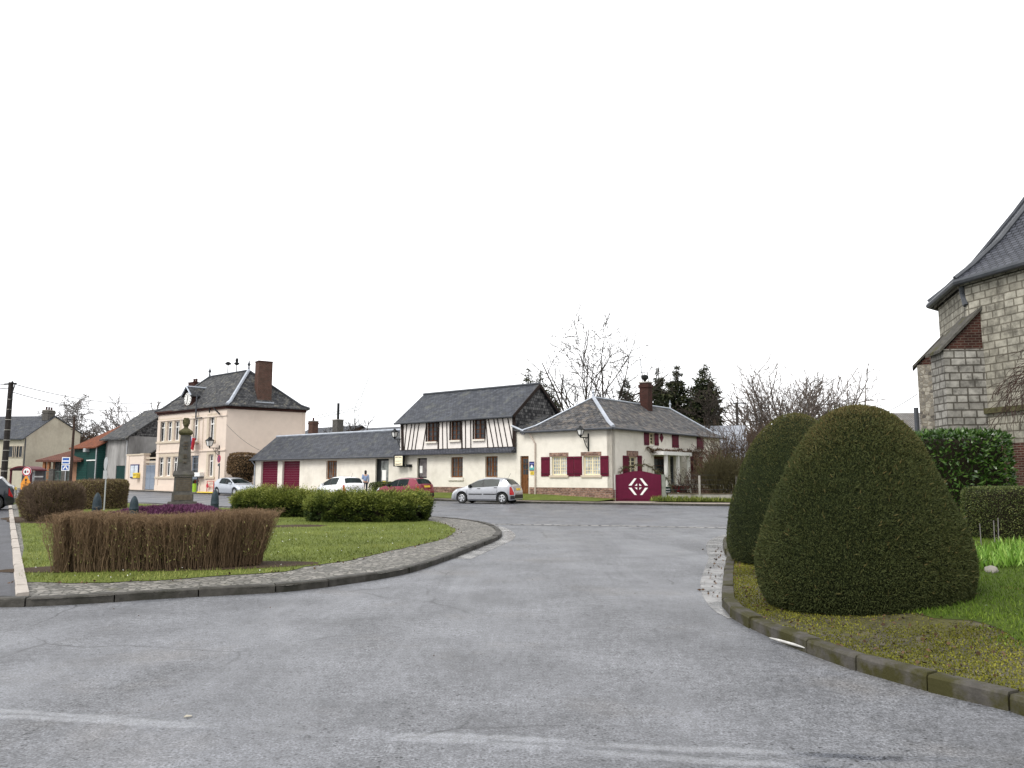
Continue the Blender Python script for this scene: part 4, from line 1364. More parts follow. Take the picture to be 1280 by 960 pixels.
# --- trees
def grow(r_, p, d, L, rad, lev, cfg, segs):
    """recursive bare branch; cfg: per level (steps, wiggle, lift, n_children, child_angle, child_len, start)"""
    st, wig, lift, nch, ang, cl, start = cfg[min(lev, len(cfg) - 1)]
    q = np.array(p, dtype=float); d = np.array(d, dtype=float)
    pts = [q.copy()]; ds = [d.copy()]
    for k in range(st):
        d = d + r_.normal(size=3) * wig; d[2] += lift
        d /= np.linalg.norm(d)
        q = q + d * L / st
        pts.append(q.copy()); ds.append(d.copy())
    tip = 0.14 if lev == 0 else 0.4
    rs = [rad * (1 - (1 - tip) * k / st) for k in range(st + 1)]
    for k in range(st):
        segs[min(lev, 1)].append([*pts[k], *pts[k + 1], rs[k], rs[k + 1]])
    if lev + 1 >= len(cfg): return
    for c in range(nch):
        f = start + (1 - start) * (c + r_.random()) / nch
        x = min(f * st, st - 1e-3); k = int(x); u = x - k
        b = pts[k] * (1 - u) + pts[k + 1] * u
        az = c * 2.4 + r_.random() * 1.2
        dd = ds[k]
        ref = np.array([1.0, 0, 0]) if abs(dd[2]) > 0.7 else np.array([0, 0, 1.0])
        s1 = np.cross(dd, ref); s1 /= np.linalg.norm(s1); s2 = np.cross(dd, s1)
        a = ang * (0.75 + 0.5 * r_.random())
        nd = dd * math.cos(a) + (s1 * math.cos(az) + s2 * math.sin(az)) * math.sin(a)
        grow(r_, b, nd, L * cl * (1.15 - 0.55 * f) * (0.75 + 0.5 * r_.random()), max(rs[k] * 0.62, 0.004), lev + 1, cfg, segs)


def bare_tree(name, label, base, H, rad, cfg, seed, m, lean=(0, 0, 1), group=None, minr=0.012, limbs=()):
    r_ = np.random.default_rng(seed)
    t = thing(name, label, 'tree', base, 0, group)
    segs = [[], []]
    l_ = np.array(lean, dtype=float); l_ /= np.linalg.norm(l_)
    grow(r_, base, l_, H, rad, 0, cfg, segs)
    for bb, dd, LL, rr_ in limbs:
        grow(r_, np.array(base) + np.array(bb), np.array(dd) / np.linalg.norm(dd), LL, rr_, 1, cfg, segs)
    for nm_, sg, n in (('trunk', segs[0], 7), ('crown', segs[1], 3)):
        if not sg: continue
        a = np.array(sg); a[:, 6:] = np.maximum(a[:, 6:], minr)
        V, F = seg_tubes(a, n)
        np_mesh(nm_, V, F, m, t)
    return t


BIG = [(9, 0.05, 0.03, 11, R(48), 0.6, 0.2), (6, 0.09, 0.06, 6, R(42), 0.45, 0.25), (4, 0.16, 0.05, 4, R(42), 0.5, 0.2), (3, 0.2, 0.05, 0, 0, 0, 0)]
ROUND = [(4, 0.08, 0.02, 15, R(40), 0.85, 0.2), (6, 0.09, 0.07, 10, R(36), 0.45, 0.2), (4, 0.14, 0.06, 7, R(36), 0.5, 0.1), (3, 0.2, 0.04, 0, 0, 0, 0)]
BIRCH = [(9, 0.04, 0.03, 16, R(38), 0.30, 0.25), (6, 0.10, 0.06, 9, R(42), 0.45, 0.15), (5, 0.16, -0.12, 6, R(50), 0.6, 0.1), (4, 0.2, -0.22, 0, 0, 0, 0)]


def base_at(px, Y, z=0.3):
    v = P(px, 597, Y); return (v.x, Y, z)


gb = 'tall bare trees behind the corner house'
b1 = base_at(736, 62); b2 = base_at(755, 64)
bare_tree('bare_tree', 'tall bare tree with forked trunk leaning left above the slate hip roof', b1, 10.9, 0.19, BIG, 4, BARK, (-0.04, 0, 1), gb, 0.02, limbs=[((-0.2, 0, 3.2), (-0.45, 0.1, 1), 8.0, 0.12)])
bare_tree('bare_tree', 'bare tree with spreading right hand branches next to the brick chimney', b2, 10.9, 0.22, BIG, 9, BARK, (0.03, 0, 1), gb, 0.02, limbs=[((0.1, 0, 4.5), (0.75, 0.1, 1), 7.0, 0.10), ((0.1, 0, 5.5), (0.6, -0.2, 1), 6.0, 0.09)])
gr_ = 'bare trees behind the yew cones'
bare_tree('bare_tree', 'wide round bare tree left of the top of the tall yew cone', base_at(975, 76), 5.9, 0.3, [(4, 0.08, 0.02, 20, R(46), 1.5, 0.1)] + ROUND[1:], 21, BARK_GREY, (0, 0, 1), gr_, 0.024)
bare_tree('bare_tree', 'thin bare tree showing between the tops of the two yew cones', base_at(1028, 74), 5.2, 0.26, [(4, 0.08, 0.02, 16, R(42), 1.5, 0.1)] + ROUND[1:], 22, BARK_GREY, (0, 0, 1), gr_, 0.022)
bare_tree('bare_tree', 'slim leaning bare tree rising above the biggest yew cone', base_at(1080, 60), 9.6, 0.12, [(8, 0.07, 0.03, 7, R(42), 0.25, 0.6), (5, 0.1, 0.06, 4, R(40), 0.5, 0.2), (3, 0.2, 0, 0, 0, 0, 0)], 24, BARK_GREY, (-0.06, 0, 1), gr_, 0.014)
bare_tree('bare_tree', 'dark bare limb crossing the pale tree behind the biggest yew cone', base_at(1062, 66), 7.6, 0.14, [(8, 0.07, 0.02, 9, R(42), 0.3, 0.45), (5, 0.12, 0.04, 5, R(40), 0.5, 0.2), (3, 0.2, 0, 0, 0, 0, 0)], 26, BARK, (-0.18, 0, 1), gr_, 0.014)
bare_tree('bare_tree', 'brushy bare tree standing behind the utility pole by the far blue roof', base_at(944, 70), 3.0, 0.18, [(4, 0.08, 0.02, 16, R(40), 1.3, 0.1)] + ROUND[1:], 28, BARK_BROWN, (0, 0, 1), gr_, 0.014)
gbi = 'bare birches behind the houses on the left'
for lab, px, H, sd in (('shortest pale birch, beyond the chimney of the cream gable', 48, 10.0, 31), ('tall pale birch directly behind the apex of the cream gable', 70, 12.8, 32), ('weeping pale birch behind the thin utility pole', 93, 12.6, 33), ('low bare birch between the cream gable and the red roof', 118, 9.0, 34)):
    bare_tree('birch_tree', lab, base_at(px, 128, 0.4), H, 0.22, BIRCH, sd, PALEBARK, (0, 0, 1), gbi, 0.038)
bare_tree('bare_tree', 'small bare tree above the grey barn roof', base_at(166, 118, 0.4), 7.5, 0.2, [(4, 0.08, 0.02, 14, R(46), 1.2, 0.15)] + ROUND[1:], 36, PALEBARK, (0, 0, 1), None, 0.036)
for k, (px, lab) in enumerate(((101, 'dense brown bare tree just right of the cream gable'), (122, 'dense brown bare tree above the red tiled roof'))):
    bare_tree('bare_tree', lab, base_at(px, 118, 0.4), 5.6, 0.2, [(4, 0.08, 0.02, 20, R(44), 0.8, 0.15)] + ROUND[1:], 61 + k, BARK_BROWN, (0, 0, 1), 'dense trees behind the red roof', 0.035)
bare_tree('bare_tree', 'gnarled bare tree behind the slate annex roof', base_at(456, 84, 0.4), 5.6, 0.26, [(5, 0.14, 0.0, 12, R(48), 0.75, 0.35), (5, 0.16, 0.06, 8, R(45), 0.45, 0.2), (4, 0.2, 0.05, 5, R(42), 0.5, 0.1), (3, 0.2, 0.04, 0, 0, 0, 0)], 41, BARK, (-0.05, 0, 1), None, 0.02)


def conifer(label, px, Y, top_py, wpx, seed, group, n=4200, irregular=0.25):
    base = base_at(px, Y)
    H = P(px, top_py, Y).z - base[2]
    Rm = wpx * Y / 975.0 / 2
    r_ = np.random.default_rng(seed)
    t = thing('conifer_tree', label, 'tree', base, 0, group)
    mb = MB(); mb.tube([base, (base[0], base[1], base[2] + H * 0.5), (base[0], base[1], base[2] + H * 0.97)], [0.22, 0.13, 0.02], 7)
    mb.build('trunk', BARK, t)
    nb_ = int(H * 16)
    hb = (r_.random(nb_) ** 0.85) * 0.97
    az = r_.random(nb_) * 6.283
    Rb = Rm * (1 - hb) ** 0.8 * (1 - irregular + 2 * irregular * r_.random(nb_)) + 0.04
    cs, ds, tn = [], [], []
    per = max(6, n // nb_)
    for i in range(nb_):
        m = max(5, int(per * (0.3 + Rb[i] / Rm * 1.4)))
        f = r_.random(m) ** 0.7
        dirv = np.array([math.cos(az[i]), math.sin(az[i]), 0])
        z = base[2] + H * hb[i] - f * Rb[i] * 0.30 + f ** 2 * Rb[i] * 0.22
        p = np.column_stack([base[0] + dirv[0] * f * Rb[i], base[1] + dirv[1] * f * Rb[i], z]) + r_.normal(size=(m, 3)) * np.array([0.16, 0.16, 0.10]) * (0.35 + 0.65 * min(1, Rb[i]))
        cs.append(p); ds.append(unit(dirv * 0.6 + r_.normal(size=(m, 3)) * 0.55 + np.array([0, 0, -0.25])))
        tn.append(r_.random(m))
    c = np.concatenate(cs); d = np.concatenate(ds)
    sz = np.clip((base[2] + H - c[:, 2]) / 2.5, 0.4, 1)
    V, F, tt = leaf_arrays(c, d, NP.uniform(0.25, 0.55, len(c)) * sz, NP.uniform(0.10, 0.2, len(c)) * sz, np.concatenate(tn))
    np_mesh('crown', V, F, CONIFER, t, tint=tt)
    return t


gc = 'dark conifers behind the corner house'
conifer('pointed dark conifer above the right end of the timbered house roof', 661, 72, 456, 46, 51, gc)
conifer('second dark conifer, just right of the timbered house ridge', 676, 72, 459, 52, 52, gc)
conifer('dark conifer leaning over the slate hung gable', 690, 70, 476, 64, 53, gc)
conifer('short broad conifer left of the brick chimney', 783, 68, 468, 66, 54, gc, 7000)
conifer('slender conifer just right of the brick chimney', 826, 72, 455, 50, 55, gc, 8000)
conifer('tall conifer in the middle of the row right of the chimney', 849, 74, 451, 60, 56, gc, 9000)
conifer('widest dark conifer at the right end of the row', 884, 72, 450, 84, 57, gc, 13000, 0.35)
conifer('low conifer filling the gap behind the house roof', 866, 76, 480, 74, 58, gc, 8000)
conifer('low dark conifer between the chimney and the slender conifer', 812, 76, 484, 46, 59, gc, 5000)
conifer('bushy conifer between the slender and the tall conifer', 838, 77, 474, 54, 60, gc, 6000)
bare_tree('bare_tree', 'ivy clad bare tree rising out of the widest conifer', base_at(886, 69), 7.6, 0.22, [(6, 0.06, 0.02, 12, R(45), 0.55, 0.5), (5, 0.14, 0.05, 8, R(45), 0.45, 0.2), (4, 0.2, 0.02, 4, R(45), 0.5, 0.1), (3, 0.25, 0, 0, 0, 0, 0)], 71, BARK, (0, 0, 1), None, 0.03)


# bare garden bushes right of the house
def twig_bush(label, c, H, W, n, seed, m=BARK_BROWN, group=None, minr=0.008, cat='bush'):
    r_ = np.random.default_rng(seed)
    segs = [[], []]
    for i in range(n):
        a = r_.random() * 6.283; rr_ = math.sqrt(r_.random()) * W * 0.55
        b = np.array(c) + np.array([math.cos(a) * rr_, math.sin(a) * rr_ * 0.6, 0])
        d = np.array([math.cos(a) * 0.45 * rr_ / W, math.sin(a) * 0.3, 1.0]); d /= np.linalg.norm(d)
        grow(r_, b, d, H * r_.uniform(0.65, 1.05), 0.018, 1, [None, (5, 0.09, 0.03, 6, R(30), 0.45, 0.25), (4, 0.14, 0.04, 3, R(32), 0.5, 0.2), (3, 0.2, 0, 0, 0, 0, 0)], segs)
    a = np.array(segs[1]); a[:, 6:] = np.maximum(a[:, 6:], minr)
    V, F = seg_tubes(a, 3)
    return tag(np_mesh('bare_bush', V, F, m, loc=c), label, cat, group)


gbb = 'bare bushes in the garden behind the low wall'
def gbase(px, Y): v = P(px, 597, Y); return (v.x, Y, float(zg(v.x, Y)) + 0.25)
OLIVE = mat('olive_twigs', (0.075, 0.065, 0.032), 0.9, 0.3, 4)
twig_bush('dense clipped olive bush next to the tall yew cone, right of the house', gbase(906, 44.6), 2.25, 1.6, 120, 81, OLIVE, gbb)
twig_bush('brown bare bush below the blue roofed house', gbase(898, 52), 3.2, 2.2, 70, 82, BARK_BROWN, gbb)
twig_bush('reddish bare bush at the corner of the house', gbase(889, 47), 2.4, 0.9, 26, 83, mat('reddish_twigs', (0.10, 0.05, 0.035), 0.9, 0.3, 4), gbb)
twig_bush('low bare rose bush in front of the window with red shutters', gbase(864, 45.6), 1.5, 0.9, 16, 84, BARK_BROWN, gbb, 0.009)
twig_bush('tangled bare shrub between the mailbox and the rose bush', gbase(848, 45.9), 0.95, 0.9, 18, 85, BARK, gbb, 0.009)
twig_bush('bare bush hiding the far end of the garden, nearest the cones', gbase(936, 50), 4.2, 3.0, 80, 86, BARK_BROWN, gbb, 0.01)
# ------------------------------------------------------------------ buildings
def window(parent, T, h, d, fm, gm, nx=2, nz=3, fw=0.07, bar=0.03, name='window', mid=True):
    """casement window set d behind the wall face; nx leaves, nz rows of panes"""
    a, b, c, e = h
    mb = MB(T)
    y0, y1 = d - 0.075, d - 0.012
    mb.box(a, a + fw, y0, y1, c, e); mb.box(b - fw, b, y0, y1, c, e)
    mb.box(a + fw, b - fw, y0, y1, c, c + fw); mb.box(a + fw, b - fw, y0, y1, e - fw, e)
    xs = [a + fw + (b - a - 2 * fw) * k / nx for k in range(1, nx)]
    for k, x in enumerate(xs):
        wdt = fw * 0.75 if (mid and nx % 2 == 0 and k == nx // 2 - 1) else bar / 2
        mb.box(x - wdt, x + wdt, y0 + 0.012, y1 - 0.002, c + fw, e - fw)
    for k in range(1, nz):
        z = c + fw + (e - c - 2 * fw) * k / nz
        mb.box(a + fw, b - fw, y0 + 0.022, y1 - 0.004, z - bar / 2, z + bar / 2)
    f = mb.build(name, fm, parent)
    MB(T).box(a + fw * .5, b - fw * .5, d - 0.028, d - 0.006, c + fw * .5, e - fw * .5).build('pane', gm, f)
    return f


def door(parent, T, h, d, dm, gm=None, glass_from=0.5, name='door'):
    a, b, c, e = h
    mb = MB(T)
    mb.box(a, a + 0.07, d - 0.09, d - 0.01, c, e); mb.box(b - 0.07, b, d - 0.09, d - 0.01, c, e); mb.box(a + .07, b - .07, d - 0.09, d - 0.01, e - 0.07, e)
    mb.box(a + 0.07, b - 0.07, d - 0.06, d - 0.012, c, e - 0.07)
    zc = c + (e - c) * glass_from
    for k in range(2):
        x0 = a + 0.14 + k * (b - a - 0.28 + 0.04) / 2; x1 = x0 + (b - a - 0.28 - 0.04) / 2
        mb.box(x0, x1, d - 0.072, d - 0.058, c + 0.15, zc - 0.1)
    f = mb.build(name, dm, parent)
    if gm:
        g = MB(T)
        for i in range(2):
            for j in range(3):
                x0 = a + 0.13 + i * (b - a - 0.26) / 2 + 0.02; x1 = x0 + (b - a - 0.26) / 2 - 0.04
                z0 = zc + j * (e - 0.15 - zc) / 3 + 0.02; z1 = z0 + (e - 0.15 - zc) / 3 - 0.04
                g.box(x0, x1, d - 0.075, d - 0.05, z0, z1)
        g.build('pane', gm, f)
    hd = MB(T); hd.lathe([(0.0, -0.05), (0.025, -0.04), (0.03, -0.02), (0.012, 0.0), (0.012, 0.05)], (b - 0.13, d - 0.1, c + 1.0), 8, 'y'); hd.build('handle', BLACKM, f)
    return f


def shutter(parent, T, a, b, c, e, y=-0.045, m=MAROON, lab=None):
    mb = MB(T)
    n = max(3, int((b - a) / 0.13))
    for k in range(n):
        x0 = a + (b - a) * k / n; x1 = a + (b - a) * (k + 1) / n
        mb.box(x0 + 0.003, x1 - 0.003, y, y + 0.03, c, e)
    for f in (0.1, 0.86):
        z = c + (e - c) * f
        mb.box(a + 0.02, b - 0.02, y - 0.022, y, z, z + 0.09)
    o = mb.build('shutter', m, parent)
    hb = MB(T)
    for f in (0.1, 0.86):
        z = c + (e - c) * f + 0.03
        hb.box(a + 0.03, b - 0.03, y - 0.03, y - 0.021, z, z + 0.025)
    hb.build_split('hinge', BLACKM, o)
    return o


def gutter(parent, a, b, r_=0.07, m=ZINC_DARK):
    mb = MB(); mb.tube([a, b], r_, 8); return mb.build('gutter', m, parent)


def downpipe(parent, T, x, z0, z1, m, r_=0.045, y=-0.07, kink=None):
    pts = [(x, y, z0), (x, y, z1)]
    if kink: pts += [(x + kink[0], y + kink[1], z1 + kink[2])]
    mb = MB(T); mb.tube(pts, r_, 8)
    for z in np.arange(z0 + 0.4, z1, 1.2): mb.lathe([(r_ + .012, -0.02), (r_ + .012, 0.02)], (x, y, float(z)), 8)
    return mb.build('downpipe', m, parent)


def chimney(parent, c, a, b, z0, z1, m, ang=UA, pots=1, cap=CONCRETE, band=True):
    T = frame(c[0], c[1], ang)
    mb = MB(T); mb.box(-a, a, -b, b, z0, z1)
    if band: mb.box(-a - .06, a + .06, -b - .06, b + .06, z1 - 0.32, z1 - 0.12)
    o = mb.build('chimney', m, parent)
    mb = MB(T); mb.box(-a - .05, a + .05, -b - .05, b + .05, z1 + 0.002, z1 + 0.08); mb.build('cap', cap, o)
    if pots:
        mb = MB(T)
        for k in range(pots):
            x = (k - (pots - 1) / 2) * 0.45
            mb.lathe([(0.12, z1 + .08), (0.1, z1 + 0.4), (0.13, z1 + 0.42), (0.13, z1 + 0.47)], (x, 0, 0), 10)
        mb.build('chimney_pot', BRICK_DARK, o)
    return o


zb = lambda T, px, py: pick(T, px, py)[1]
# ============ the corner house: cream walls, hipped slate roof, maroon shutters
E1 = zb(STREET, 765, 534.5)                     # eave height
sL = pick(STREET, 659, 560)[0]                  # left end of the hipped wing
sD = pick(STREET, 644, 560)[0]                  # end of the door bay
WLEN = pick(SIDE, 900, 560)[0]                  # length of the garden front
WD = -sL                                        # width of the wing
house = thing('corner_house', 'cream corner house with hipped slate roof, maroon shutters and burgundy gate', 'house', sw(-3, 3, 0.2), UA)
hw1 = hole(STREET, 689.5, 570.6, 708.5, 594); hw2 = hole(STREET, 729, 569.8, 749.5, 593.8); hd1 = hole(STREET, 650.3, 570, 660.8, 614)
zpl = zb(STREET, 720, 609.5)
mb = MB(STREET); mb.wall(sD, 0, 0.0, E1, [hw1, hw2, (hd1[0], hd1[1], 0.42, hd1[3])], 0.2, 0.34)
sg1 = hole(SIDE, 785, 571, 796, 592); sg2 = hole(SIDE, 866, 571, 872.5, 598); su1 = hole(SIDE, 811, 541.3, 818, 555.5)
spd = hole(SIDE, 817.5, 570.5, 833, 613); spe = hole(SIDE, 837.5, 570.5, 843, 613)
mb.T = SIDE
mb.wall(0, WLEN, 0.0, E1, [sg1, sg2, su1, (spd[0], spd[1], 0.45, spd[3]), (spe[0], spe[1], 0.45, spe[3])], 0.2, 0.34)
mb.T = STREET
mb.box(sL, -0.4, WLEN - 0.3, WLEN, 0, E1); mb.box(sL, sL + 0.3, 0.34, WLEN - 0.3, 0, E1)
mb.build('wall', CREAM, house)
mb = MB(STREET); mb.box(hd1[1] + 0.06, 0.025, -0.025, 0.02, 0.0, zpl); mb.box(0.003, 0.026, 0.02, WLEN, 0.0, zpl * 0.9)
mb.build('brick_plinth', BRICK_PINK, house)
# roof: ridge and two hips, slight bell at the eaves
rp = P(738, 497.5, 49.3); hip0 = -(STREET.inverted() @ rp).x; hy0 = (STREET.inverted() @ rp).y
zr_ = rp.z; ov = 0.28
mx = -WD / 2
e = [(-WD - ov, -ov, E1), (ov, -ov, E1), (ov, WLEN + ov, E1), (-WD - ov, WLEN + ov, E1)]
r0_, r1_ = (mx, hy0, zr_), (mx, WLEN - 1.6, zr_ - 0.02)
def lerp(a, b, t): return tuple(a[i] * (1 - t) + b[i] * t for i in range(3))
def bell(p, q, t=0.2, drop=0.12):
    m = lerp(p, q, t); return (m[0], m[1], m[2] - drop)
b0, b1, b2, b3 = bell(e[0], r0_), bell(e[1], r0_), bell(e[2], r1_), bell(e[3], r1_)
mb = MB(STREET)
for q in ((e[0], e[1], b1, b0), (b0, b1, r0_), (e[1], e[2], b2, b1), (b1, b2, r1_, r0_), (e[2], e[3], b3, b2), (b2, b3, r1_), (e[3], e[0], b0, b3), (b3, b0, r0_, r1_)):
    mb.slab(q, 0.1)
roof = mb.build('roof', SLATE_MAIN, house)
mb = MB(STREET); up = Vector((0, 0, 0.05))
for pth in ((e[0], b0, r0_), (e[1], b1, r0_), (e[2], b2, r1_), (e[3], b3, r1_)):
    mb.tube([Vector(p) + up for p in pth], 0.12 if pth[0] is e[1] else 0.06, 6)
mb.tube([Vector(r0_) + up, Vector(r1_) + up], 0.06, 6)
mb.build('ridge_capping', ZINC, roof)
mb = MB(STREET)
for q in (r0_, r1_): mb.lathe([(0.06, 0), (0.05, 0.2), (0.11, 0.28), (0.04, 0.38), (0.005, 0.6)], (q[0], q[1], q[2] + 0.08), 8)
mb.build_split('finial', ZINC, roof)
gutter(house, STREET @ Vector((-WD - ov, -ov - .06, E1 - .06)), STREET @ Vector((ov, -ov - .06, E1 - .06)))
gutter(house, STREET @ Vector((ov + .06, -ov, E1 - .06)), STREET @ Vector((ov + .06, WLEN + ov, E1 - .06)))
downpipe(house, STREET, pick(STREET, 669.8, 580)[0], 0.35, E1 - 0.75, mat('pinkish_pipe', (0.5, 0.42, 0.36), 0.6, 0.05), 0.05, -0.08, (-0.35, -0.12, 0.6))
chp = P(807.5, 500, 53.8)
chimney(house, chp, 0.33, 0.3, zr_ - 0.9, P(807, 479, 53.8).z, BRICK_DARK, UA, 0)
for h in (hw1, hw2):
    window(house, STREET, h, 0.19, IVORY, GLASS_PALE, 6, 5, 0.07, 0.035)
    mb = MB(STREET); mb.box(h[0] - 0.16, h[1] + 0.12, -0.02, 0.03, h[3] + 0.004, h[3] + 0.23); mb.build('lintel', BRICK_PINK, house)
    mb = MB(STREET); mb.box(h[0] - 0.14, h[1] + 0.14, -0.09, 0.15, h[2] - 0.14, h[2] - 0.004); mb.build('sill', STONETRIM, house)
zt, z0 = zb(STREET, 715, 570.6), zb(STREET, 715, 595.4)
for a, b in ((676.7, 687.6), (709, 717.5), (717.9, 727.8), (750.6, 761)):
    shutter(house, STREET, pick(STREET, a, 580)[0], pick(STREET, b, 580)[0], z0, zt)
door(house, STREET, (hd1[0], hd1[1], 0.52, hd1[3]), 0.19, WOOD, GLASS, 0.52)
mb = MB(STREET); mb.box(hd1[0] - 0.05, hd1[1] + 0.05, -0.32, 0.16, 0.2, 0.515); mb.build('doorstep', CONCRETE, house)
# low link roof between the hip and the slate hung gable
mb = MB(STREET)
zl = zb(STREET, 660, 540)
mb.slab([(sD - 0.05, -0.2, zl + 0.25), (sL - 0.05, -0.2, zl), (sL - 0.05, 2.4, zl + 1.15), (sD - 0.05, 2.4, zl + 1.15)], 0.1)
mb.build('link_roof', SLATE_OLD, house)
mb = MB(STREET); mb.tube([(sD - 0.1, -0.22, zl + 0.42), (sL - 0.1, -0.26, zl + 0.06)], 0.07, 6); mb.build('verge_capping', ZINC, house)
# garden front
window(house, SIDE, sg1, 0.19, IVORY, GLASS_CURTAIN, 2, 4, 0.07, 0.035)
window(house, SIDE, sg2, 0.19, IVORY, GLASS_CURTAIN, 2, 4, 0.07, 0.035)
window(house, SIDE, su1, 0.19, IVORY, GLASS, 2, 3, 0.07, 0.035)
for h, k in ((sg1, 0.22), (sg2, 0.22)):
    mb = MB(SIDE); mb.box(h[0] - 0.16, h[1] + 0.16, -0.02, 0.03, h[3] + 0.004, h[3] + 0.35); mb.build('lintel', BRICK_PINK, house)
for a, b, t_, u_ in ((778, 785, 569.5, 593), (796.2, 801.5, 569.5, 593), (805, 811, 540.8, 556.3), (818, 823, 541.5, 557), (840, 848, 543.6, 559.6), (871, 879, 546, 562), (861, 865.8, 570.8, 599), (872.7, 877.2, 571, 599)):
    zz1, zz0 = zb(SIDE, (a + b) / 2, t_), zb(SIDE, (a + b) / 2, u_)
    shutter(house, SIDE, pick(SIDE, a, 560)[0], pick(SIDE, b, 560)[0], zz0, zz1)
pa0, pa1 = pick(SIDE, 815, 568)[0], pick(SIDE, 851, 568)[0]
zpo = zb(SIDE, 832, 569.5)
mb = MB(SIDE); mb.box(pa0, pa1, -0.8, 0.0, zpo, zpo + 0.22); mb.build('porch_canopy', WHITE, house)
mb = MB(SIDE)
for px in (821, 836, 849.5): x = pick(SIDE, px, 590)[0]; mb.box(x - 0.09, x + 0.09, -0.74, -0.56, 0.4, zpo)
mb.build_split('porch_post', WHITE, house)
door(house, SIDE, (spd[0], spd[1], 0.5, spd[3]), 0.19, WOOD_DARK, GLASS, 0.4)
door(house, SIDE, (spe[0], spe[1], 0.5, spe[3]), 0.19, ZINC_DARK, GLASS, 0.4)
x = pick(SIDE, 826.5, 547)[0]; z = zb(SIDE, 826.5, 547)
mb = MB(SIDE); mb.prism([(x, z - .3), (x + .24, z), (x, z + .3), (x - .24, z)], -0.05, -0.01); mb.build('wall_ornament', MAROON, house)

# ============ half timbered house
tl = pick(STREET, 501.5, 545)[0]; tr = sD
E2 = 0.5 * (zb(STREET, 502, 528) + zb(STREET, 642, 519.5))
ZJ = 0.5 * (zb(STREET, 505, 565) + zb(STREET, 641, 560.5)); ZJ0 = 0.5 * (zb(STREET, 505, 569.5) + zb(STREET, 641, 565.5))
tim = thing('timbered_house', 'half timbered house with slate roof, leaning black timbers and brick plinth', 'house', sw((tl + tr) / 2, 2.5, 0.2), UA)
lw = [hole(STREET, 521.5, 572.5, 533.8, 597.6), hole(STREET, 563.5, 571.3, 578.6, 596.8), hole(STREET, 606.5, 570.3, 622, 596.3)]
uw = [hole(STREET, 535.5, 527.5, 547.3, 552), hole(STREET, 565, 526, 576.5, 550.2), hole(STREET, 594, 524, 607, 549)]
mb = MB(STREET); mb.wall(tl, tr - 0.003, 0.0, ZJ0 + 0.1, lw, 0.22, 0.4)
mb.box(tl, tl + 0.3, 0.4, 4.9, 0, E2); mb.box(tr - 0.3, tr - 0.003, 0.4, 4.9, 0, E2 + .2); mb.box(tl, tr, 4.9, 5.1, 0, E2)
mb.build('lower_wall', CREAM, tim)
FU = STREET @ Matrix.Translation((0, -0.1, 0))
mb = MB(FU); mb.wall(tl, tr, ZJ0 + .1, E2 - 0.02, [(u[0], u[1], u[2], u[3]) for u in uw], 0.16, 0.4); mb.build('upper_wall', mat('white_infill', (0.74, 0.70, 0.66), 0.85, 0.06, 3), tim)
zpt = zb(STREET, 545, 608.5)
mb = MB(STREET); mb.box(tl, hd1[0] - 0.06, -0.025, 0.02, 0.0, zpt); mb.build('brick_plinth', BRICK_PINK, tim)
mb = MB(STREET); mb.hexa([(tl - .1, -0.55, ZJ0), (tr + .12, -0.55, ZJ0), (tr + .12, 0.0, ZJ0 - 0.02), (tl - .1, 0.0, ZJ0 - 0.02), (tl - .1, -0.50, ZJ0 + .08), (tr + .12, -0.50, ZJ0 + .08), (tr + .12, -0.1, ZJ + .12), (tl - .1, -0.1, ZJ + .12)])
mb.build('jetty_skirt', SLATE_NEW, tim)
mb = MB(FU)
zb0, zb1 = ZJ + 0.1, E2 - 0.02
def tpost(pxt, pxb, wdt=0.11, zt=None, zbm=None):
    a = pick(FU, pxt, 527)[0]; b = pick(FU, pxb, 558)[0]
    mb.hexa([(b - wdt / 2, -0.035, zbm or zb0), (b + wdt / 2, -0.035, zbm or zb0), (b + wdt / 2, -0.002, zbm or zb0), (b - wdt / 2, -0.002, zbm or zb0),
             (a - wdt / 2, -0.035, zt or zb1), (a + wdt / 2, -0.035, zt or zb1), (a + wdt / 2, -0.002, zt or zb1), (a - wdt / 2, -0.002, zt or zb1)])
f8 = lambda x: 500 + x / 8
for t_, b_ in ((72, 45), (122, 78), (155, 118), (196, 152), (272, 228), (425, 430), (468, 475), (655, 658), (708, 710), (615, 622), (857, 880), (880, 940), (970, 1030), (1022, 1080), (1075, 1135), (936, 985), (390, 384)):
    tpost(f8(t_), f8(b_), 0.065 if t_ not in (390, 615) else 0.12)
for px in (503, 642.5): tpost(px, px + 0.6, 0.26)
mb.box(tl, tr, -0.04, -0.003, ZJ + 0.0, ZJ + 0.13); mb.box(tl, tr, -0.042, -0.003, E2 - 0.16, E2 - 0.02)
mb.build('timber_frame', TIMBER, tim)
mb = MB(FU)
for u in uw:
    mb.box(u[0] - 0.1, u[0], -0.05, 0.01, u[2] - 0.02, u[3]); mb.box(u[1], u[1] + 0.1, -0.05, 0.01, u[2] - 0.02, u[3])
mb.build_split('window_surround', TIMBER, tim)
for u in uw:
    window(tim, FU, (u[0], u[1], u[2], u[3]), 0.15, WOOD_DARK, GLASS, 2, 4, 0.08, 0.035)
    q = MB(FU); q.box(u[0] - 0.08, u[1] + 0.08, -0.14, 0.1, u[2] - 0.12, u[2] - 0.004); q.build('sill', CREAM, tim)
